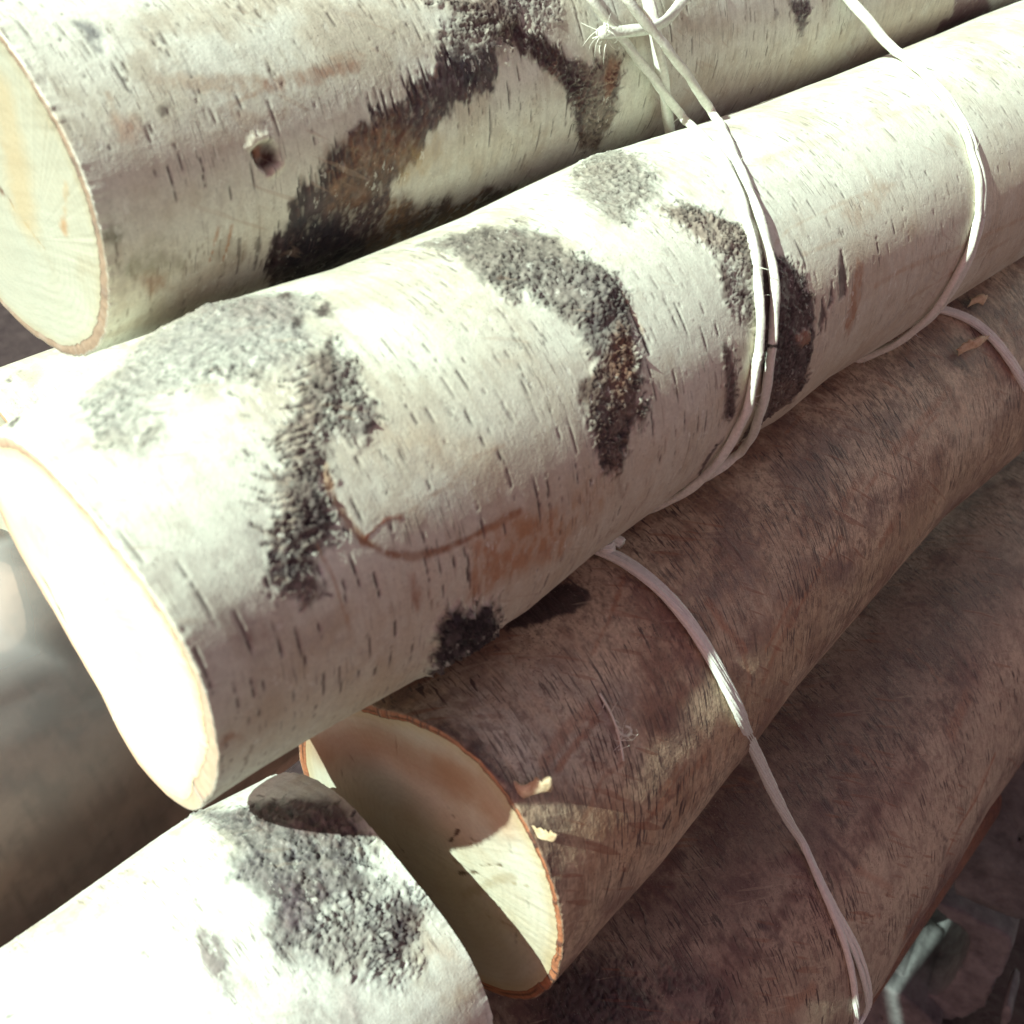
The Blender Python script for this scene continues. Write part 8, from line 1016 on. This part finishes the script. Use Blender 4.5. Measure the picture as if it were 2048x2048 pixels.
            cc = np.array(f.get('lump', [.35, .32, .28]), np.float32); dk = np.array(f.get('crk', [.035, .022, .025]), np.float32)
            cr2 = cr*(f.get('ck', .95)*(.3+.7*g2))
            tone = .78*cc*(.70+.16*cid*f.get('cv', 1)+.55*(nz-.5)+.45*np.clip(rg, -1, 1)*.6+.15*cid2)[..., None]
            tone = tone*(1-cr2[..., None])+dk*cr2[..., None]
            mm = (m*f.get('fill', .85)*(1-f.get('open', 0)*(1-cr)))[..., None]
            C[sl] = C[sl]*(1-mm)+tone*mm
            H[sl] += m*(lump*f.get('h', .0006)*.36-cr2*f.get('hd', .0005)*.8+(nz-.5)*.0003+f.get('rise', 0))
            # fissures: short wandering splits, mostly along the log, some past the edge of the patch
            rf = np.random.RandomState(sd*31+fs); area = (b[2]-b[0])*(b[3]-b[1]); nf = int(min(260, area/(.0019*.0019)))
            for q in range(nf):
                cx, cy = rf.uniform(b[0]-.001, b[2]+.001), rf.uniform(b[1]-.001, b[3]+.001)
                dk_ = segdist(np.array([cx]), np.array([cy]), pts, True)[0][0]; ins = inside(np.array([cx]), np.array([cy]), pts)[0]
                if not ins and dk_ > .0012: continue
                an_ = rf.normal(f.get('fa', .25), .55); Lf = rf.uniform(.0012, .0050)*(1 if ins else .7); pp = [[cx, cy]]
                for w_ in range(4):
                    an_ += rf.normal(0, .35); pp.append([pp[-1][0]+math.cos(an_)*Lf/4, pp[-1][1]+math.sin(an_)*Lf/4])
                pp = np.array(pp); s2_ = window(S, A, (pp[:, 0].min(), pp[:, 1].min(), pp[:, 0].max(), pp[:, 1].max()), .001)
                xx, yy = X[s2_], Y[s2_]
                if xx.size == 0: continue
                Df, Tf = segdist(xx, yy, pp); wf_ = rf.uniform(.00018, .00042)*(1-np.abs(2*Tf-1))**.6
                mf = ss(wf_*1.3+1.e-6, wf_*.3, Df)*rf.uniform(.5, 1)*f.get('fill', .85)*amt
                C[s2_] = C[s2_]*(1-mf[..., None])+dk*mf[..., None]; H[s2_] += .00022*ss(.0009, .0004, Df)*f.get('fill', .85)*(1-mf)-.00035*mf
        elif k == 'fur':
            # dark fibrous patch, streaks round the log, ragged edge
            qx = x_+(fbm(x_*300, y_*300, sd+fs+20, 3)-.5)*.003
            st = fbm(qx*900, y_*330, sd+fs+4, 4, .7); s2 = fbm(x_*260, y_*220, sd+fs+5, 5, .7); s3 = fbm(x_*1300, y_*1100, sd+fs+7, 3, .7)
            mm = np.clip(m*(.45+1.3*ss(.30, .60, .5*st+.5*s2)), 0, 1)
            tone = col*(.35+1.5*s2+.6*(st-.5)+.8*(s3-.5))[..., None]
            c2_ = np.array(f.get('col2', [.22, .12, .05]), np.float32); k2 = ss(.47, .64, .6*fbm(x_*110, y_*80, sd+fs+9, 4, .6)+.4*s3)*f.get('k2', .6)
            tone = tone*(1-k2[..., None])+c2_*(.3+.8*st+.9*(s3-.2))[..., None]*k2[..., None]
            C[sl] = C[sl]*(1-mm[..., None])+np.clip(tone, .01, 1)*mm[..., None]
            H[sl] += m*((st-.5)*.0006+(s2-.5)*.0008+(s3-.5)*.0002+f.get('rise', .0002))
        elif k == 'lump':
            H[sl] += m*f['h']
    return H, np.clip(C, .004, .95)
FINE = 1.0
roots = {}
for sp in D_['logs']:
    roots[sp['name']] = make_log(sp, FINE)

# ------------------------------------------------------------------ twine
def tube(bmv, pts, r, turns, seed, taper=0, n=12, lobes=3):
    P = np.array(pts); seg = np.linalg.norm(np.diff(P, axis=0), axis=1); s = np.r_[0, np.cumsum(seg)]
    m = max(6, int(s[-1]/(.0011 if r > .001 else .0008))); si = np.linspace(0, s[-1], m)
    Q = np.stack([np.interp(si, s, P[:, k]) for k in range(3)], 1)
    for _ in range(3): Q[1:-1] = (Q[:-2]+2*Q[1:-1]+Q[2:])/4
    T = np.gradient(Q, axis=0); T /= np.linalg.norm(T, axis=1)[:, None]
    N = np.cross(T, [.3, .2, .93]); N /= np.linalg.norm(N, axis=1)[:, None]; B = np.cross(T, N)
    ph = np.linspace(0, 2*np.pi, n, endpoint=False)
    rr = r*(1+.10*(fbm(si*160, si*0+seed, seed, 3)-.5)*2)
    if taper: rr = rr*np.linspace(1, .15, m)
    R = rr[:, None]*(1+.15*np.cos(lobes*(ph[None]+turns*si[:, None]))+.07*(vn(ph[None]*3+si[:, None]*200, si[:, None]*900+0*ph[None], seed)-.5)) if r > .0008 else rr[:, None]*np.ones((1, n))
    V = Q[:, None]+R[..., None]*(np.cos(ph)[None, :, None]*N[:, None]+np.sin(ph)[None, :, None]*B[:, None])
    b0 = sum(len(v) for v in bmv[0]); idx = b0+np.arange(m*n).reshape(m, n); nx = np.roll(idx, -1, 1)
    bmv[0].append(V.reshape(-1, 3)); bmv[1] += np.stack([idx[:-1], nx[:-1], nx[1:], idx[1:]], -1).reshape(-1, 4).tolist()
    bmv[1] += [list(idx[0])[::-1], list(idx[-1])]
    return Q, T, N, B
TW = {}
tl = {'left': ('twine', 'double white twine tied round the middle log left of the other loop, with frayed tail', 'twine'),
      'right': ('twine', 'white twine loop round the far right part of the middle log', 'twine'),
      'thread': ('thread', 'thin curly white thread stuck to the brown log below the middle one', 'thread')}
rng = np.random.RandomState(5)
for t in D_['twine']:
    k = t['thing']
    if k not in TW:
        nm, lb, ct = tl[k]; TW[k] = empty(nm, Vector(t['pts'][len(t['pts'])//2])); tag(TW[k], lb, ct, 'twine loops' if ct == 'twine' else None)
    mt = M_twine if t['mat'] == 'twine' else M_cord
    bmv = [[], []]
    Q, T, N, B = tube(bmv, t['pts'], t['r'], t['turns']*.5, t['seed'], lobes=3 if t['mat'] == 'twine' else 8, n=12 if t['mat'] == 'twine' else 32)
    mesh_obj(t['part'], np.concatenate(bmv[0]), bmv[1], mt, TW[k])
    if t.get('fuzz') or t.get('fray'):
        bmv = [[], []]
        for j in range(t.get('fuzz', 0)*3):
            i = rng.randint(2, len(Q)-3); a = rng.uniform(0, 6.28); o = np.cos(a)*N[i]+np.sin(a)*B[i]
            L = rng.uniform(.002, .0065); w1 = rng.normal(0, 1, 3); pt = [Q[i]+o*t['r']*.7]
            dr = o+T[i]*rng.uniform(-1, 1)
            for q in range(7):
                dr = dr/np.linalg.norm(dr)+np.cross(dr, w1)*.28; pt.append(pt[-1]+dr/np.linalg.norm(dr)*L/7)
            tube(bmv, pt, .00013, 0, j, 1, 4)
        for j in range(t.get('fray', 0)):
            a = rng.uniform(0, 6.28); o = np.cos(a)*N[-1]+np.sin(a)*B[-1]; pt = [Q[-4]+o*t['r']*rng.uniform(.2, .9)]
            dr = T[-1]+o*.5*rng.uniform(.2, 1.2); w1 = rng.normal(0, 1, 3); L = rng.uniform(.004, .012)
            for q in range(9):
                dr = dr/np.linalg.norm(dr)+np.cross(dr, w1)*.22+np.array([0, 0, -.08]); pt.append(pt[-1]+dr/np.linalg.norm(dr)*L/9)
            tube(bmv, pt, rng.uniform(.00014, .0003), 0, j, 1, 5)
        if bmv[0]:
            fo = mesh_obj('fibres', np.concatenate(bmv[0]), bmv[1], mt, TW[k]); fo['kind'] = 'stuff'

# ------------------------------------------------------------------ curls and flakes of bark
M_curl = noise_mat('inner_bark', (.50, .36, .22), (.80, .70, .50), 500, .7, .0003)
def ribbon(name, ab, parent, n=22, k=8, seed=0):
    A, B = np.array(ab[0]), np.array(ab[1]); m = len(A)
    ti = np.linspace(0, m-1, n); A2 = np.stack([np.interp(ti, np.arange(m), A[:, j]) for j in range(3)], 1); B2 = np.stack([np.interp(ti, np.arange(m), B[:, j]) for j in range(3)], 1)
    for _ in range(2): A2[1:-1] = (A2[:-2]+2*A2[1:-1]+A2[2:])/4; B2[1:-1] = (B2[:-2]+2*B2[1:-1]+B2[2:])/4
    f = np.linspace(0, 1, k)[None, :, None]; jag = .75+.35*vn(np.arange(n)*.9, np.zeros(n), seed+2)[:, None, None]
    V = A2[:, None]+(B2-A2)[:, None]*f*jag
    up = np.array([0, -.55, .83]); V = V+up*(.0012*np.sin(f*3.14)+.0006*(fbm(np.arange(n)[:, None]*.5, np.arange(k)[None]*.5, seed, 2)-.5)[..., None])
    V2 = V-up*.00045
    idx = np.arange(n*k).reshape(n, k); F = np.stack([idx[:-1, :-1], idx[1:, :-1], idx[1:, 1:], idx[:-1, 1:]], -1).reshape(-1, 4)
    F2 = F[:, ::-1]+n*k
    ed = list(idx[:, 0])+list(idx[-1, 1:])+list(idx[::-1, -1][1:])+list(idx[0, ::-1][1:-1]); ed = np.array(ed); e2 = np.roll(ed, -1)
    F3 = np.stack([ed, ed+n*k, e2+n*k, e2], -1)
    return mesh_obj(name, np.concatenate([V.reshape(-1, 3), V2.reshape(-1, 3)]), np.concatenate([F, F2, F3]), M_curl, parent)
for i, ab in enumerate(D_['misc']['rib']): ribbon('bark_curl', ab, roots['C'], seed=i)
o = ribbon('bark_flake', D_['misc']['flake'][0], None, seed=5); tag(o, 'pointed tan bark flake lying on the brown log near the right edge', 'bark flake')
o = ribbon('wood_chip', D_['misc']['flake'][1], None, n=10, k=5, seed=6); tag(o, 'small tan wood chip beside a dark spot just under the middle log', 'wood chip')

# ------------------------------------------------------------------ concrete blocks and rubble under the stack
def prism(name, b, parent=None):
    o_, x, y, n = (np.array(b[k]) for k in 'oxyn'); cen = np.mean(b['hole'] or b['outer'], 0); N = 96
    def loop(pts, seed):
        p = np.array(pts+[pts[0]]); s = np.r_[0, np.cumsum(np.linalg.norm(np.diff(p, axis=0), axis=1))]; ti = np.linspace(0, s[-1], 400)
        q = np.stack([np.interp(ti, s, p[:, 0]), np.interp(ti, s, p[:, 1])], 1)-cen; a = np.arctan2(q[:, 1], q[:, 0]); R = np.hypot(q[:, 0], q[:, 1]); i = np.argsort(a)
        an = np.linspace(-np.pi, np.pi, N, endpoint=False); Ri = np.interp(an, a[i], R[i], period=2*np.pi)
        Ri = Ri+.0018*(fbm(an*6, an*0, seed, 4, .7)-.5)*2
        return cen+np.stack([Ri*np.cos(an), Ri*np.sin(an)], 1)
    O = loop(b['outer'], 3); I = loop(b['hole'], 4) if b['hole'] else cen+(O-cen)*.02
    rings = []
    K = 8; D = 12
    sc_ = lambda L, f: cen+(L-cen)*f
    rings.append((sc_(I, 1.02), -b['depth']))
    for q in range(D): rings.append((sc_(I, 1.0), -b['depth']*(1-q/D)))
    rings.append((sc_(I, 1.0), -.0015))
    for q in range(K+1):
        f = q/K; rings.append((sc_(I, 1.01)*(1-f)+sc_(O, .99)*f, 0))
    rings.append((O, -.002))
    for q in range(1, D+1): rings.append((O, -b['depth']*q/D))
    V = []
    for L, z in rings:
        nz = fbm(L[:, 0]*260+z*90, L[:, 1]*260+z*170, 8, 4, .65)-.5
        V.append(o_+L[:, :1]*x+L[:, 1:]*y+(z+.0022*nz[:, None])*n+(L-cen)@np.array([x, y])*(.02*nz[:, None]))
    m = len(rings); idx = np.arange(m*N).reshape(m, N); F = []
    for q in range(m):
        a, c = idx[q], idx[(q+1) % m]; F.append(np.stack([a, np.roll(a, -1), np.roll(c, -1), c], -1))
    return mesh_obj(name, np.concatenate(V), np.concatenate(F), M_concrete, parent)
bl = [('concrete_block', 'hollow grey concrete block with a chipped rounded opening at the bottom right', 'concrete block'),
      ('concrete_block', 'solid grey concrete block at the right edge, on top of the hollow one', 'concrete block'),
      ('rubble', 'dark broken lump of concrete below and left of the hollow block', 'rubble'),
      ('stone', 'tiny grey stone in the dark bottom right corner', 'stone')]
for b, (nm, lb, ct) in zip(D_['misc']['blocks'], bl):
    tag(prism(nm, b), lb, ct, 'concrete blocks under the stack' if ct == 'concrete block' else None)

# ------------------------------------------------------------------ clear plastic film over the log at the left
def film():
    sp = [s for s in D_['logs'] if s['name'] == 'F'][0]
    P0, d, u, w = (np.array(sp[k]) for k in ('P0', 'd', 'u', 'w'))
    s = np.linspace(-.09, .34, 260); th = np.radians(np.linspace(-70, 115, 220)); GS, TH = np.meshgrid(s, th, indexing='ij'); A = TH*sp['r']
    q = fbm(GS*12+3+.5*fbm(GS*40, A*40, 3), A*16, 5, 2, .4); fold = 1-np.abs(2*q-1); fold = fold**5
    h = .003+.0012*fold*ss(.01, .05, A)+.002*fbm(GS*9, A*9, 8, 2)
    rr = sp['r']+h
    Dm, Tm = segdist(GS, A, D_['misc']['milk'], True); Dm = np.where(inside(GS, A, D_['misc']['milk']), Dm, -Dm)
    sheen_m = ss(-.006, .012, Dm+.004*(fbm(GS*90, A*90, 9, 3)-.5)); rr = rr+.004*ss(-.008, .02, Dm)
    tone = .08+.36*sheen_m*(.7+.5*fbm(GS*20, A*40, 11, 2))+.05*ss(.55, .8, fbm(GS*14, A*70, 12, 4))  # the pale patch paints a bright sheen into the film's tone
    P = P0+GS[..., None]*d+(rr*np.cos(TH))[..., None]*w+(rr*np.sin(TH))[..., None]*u
    m, n, p = new_mat('clear_film'); n.nodes.remove(p)
    tr = n.nodes.new('ShaderNodeBsdfTransparent'); tr.inputs[0].default_value = (.93, .94, .95, 1)
    gl = n.nodes.new('ShaderNodeBsdfGlossy'); gl.inputs['Roughness'].default_value = .32
    df = n.nodes.new('ShaderNodeBsdfTranslucent'); df.inputs[0].default_value = (.8, .84, .86, 1)
    d2 = n.nodes.new('ShaderNodeBsdfDiffuse'); d2.inputs[0].default_value = (.8, .82, .84, 1)
    lw = n.nodes.new('ShaderNodeFresnel'); lw.inputs[0].default_value = 1.5
    m1 = n.nodes.new('ShaderNodeMixShader'); m2 = n.nodes.new('ShaderNodeMixShader'); m2.inputs[0].default_value = .05
    out = n.nodes['Material Output']
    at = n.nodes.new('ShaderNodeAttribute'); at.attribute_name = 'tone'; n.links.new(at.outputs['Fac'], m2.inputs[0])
    n.links.new(lw.outputs[0], m1.inputs[0]); n.links.new(tr.outputs[0], m1.inputs[1]); n.links.new(gl.outputs[0], m1.inputs[2])
    n.links.new(m1.outputs[0], m2.inputs[1]); n.links.new(d2.outputs[0], m2.inputs[2]); n.links.new(m2.outputs[0], out.inputs['Surface'])
    idx = np.arange(P.shape[0]*P.shape[1]).reshape(P.shape[:2]); F = np.stack([idx[:-1, :-1], idx[1:, :-1], idx[1:, 1:], idx[:-1, 1:]], -1).reshape(-1, 4)
    o = mesh_obj('plastic_film', P.reshape(-1, 3), F, m, None, np.repeat(tone.reshape(-1, 1), 3, 1)); tag(o, 'crumpled clear plastic film wrapped round the dull log at the left edge', 'plastic film')
film()

# ------------------------------------------------------------------ ground and the pale wall far behind
bm = bmesh.new(); bmesh.ops.create_grid(bm, x_segments=2, y_segments=2, size=60)
me = bpy.data.meshes.new('ground'); bm.to_mesh(me); g = bpy.data.objects.new('ground', me); COL.objects.link(g); me.materials.append(M_ground); tag(g, kind='structure')
M_wall = noise_mat('pale_plaster', (.66, .68, .64), (.80, .82, .78), 3, .9, .002)
bm = bmesh.new(); bmesh.ops.create_cube(bm, size=1, matrix=Matrix.Translation((4.2, 3, 1.0))@Matrix.Diagonal((.2, 9, 4, 1)))
me = bpy.data.meshes.new('wall'); bm.to_mesh(me); g = bpy.data.objects.new('wall', me); COL.objects.link(g); me.materials.append(M_wall); tag(g, kind='structure')
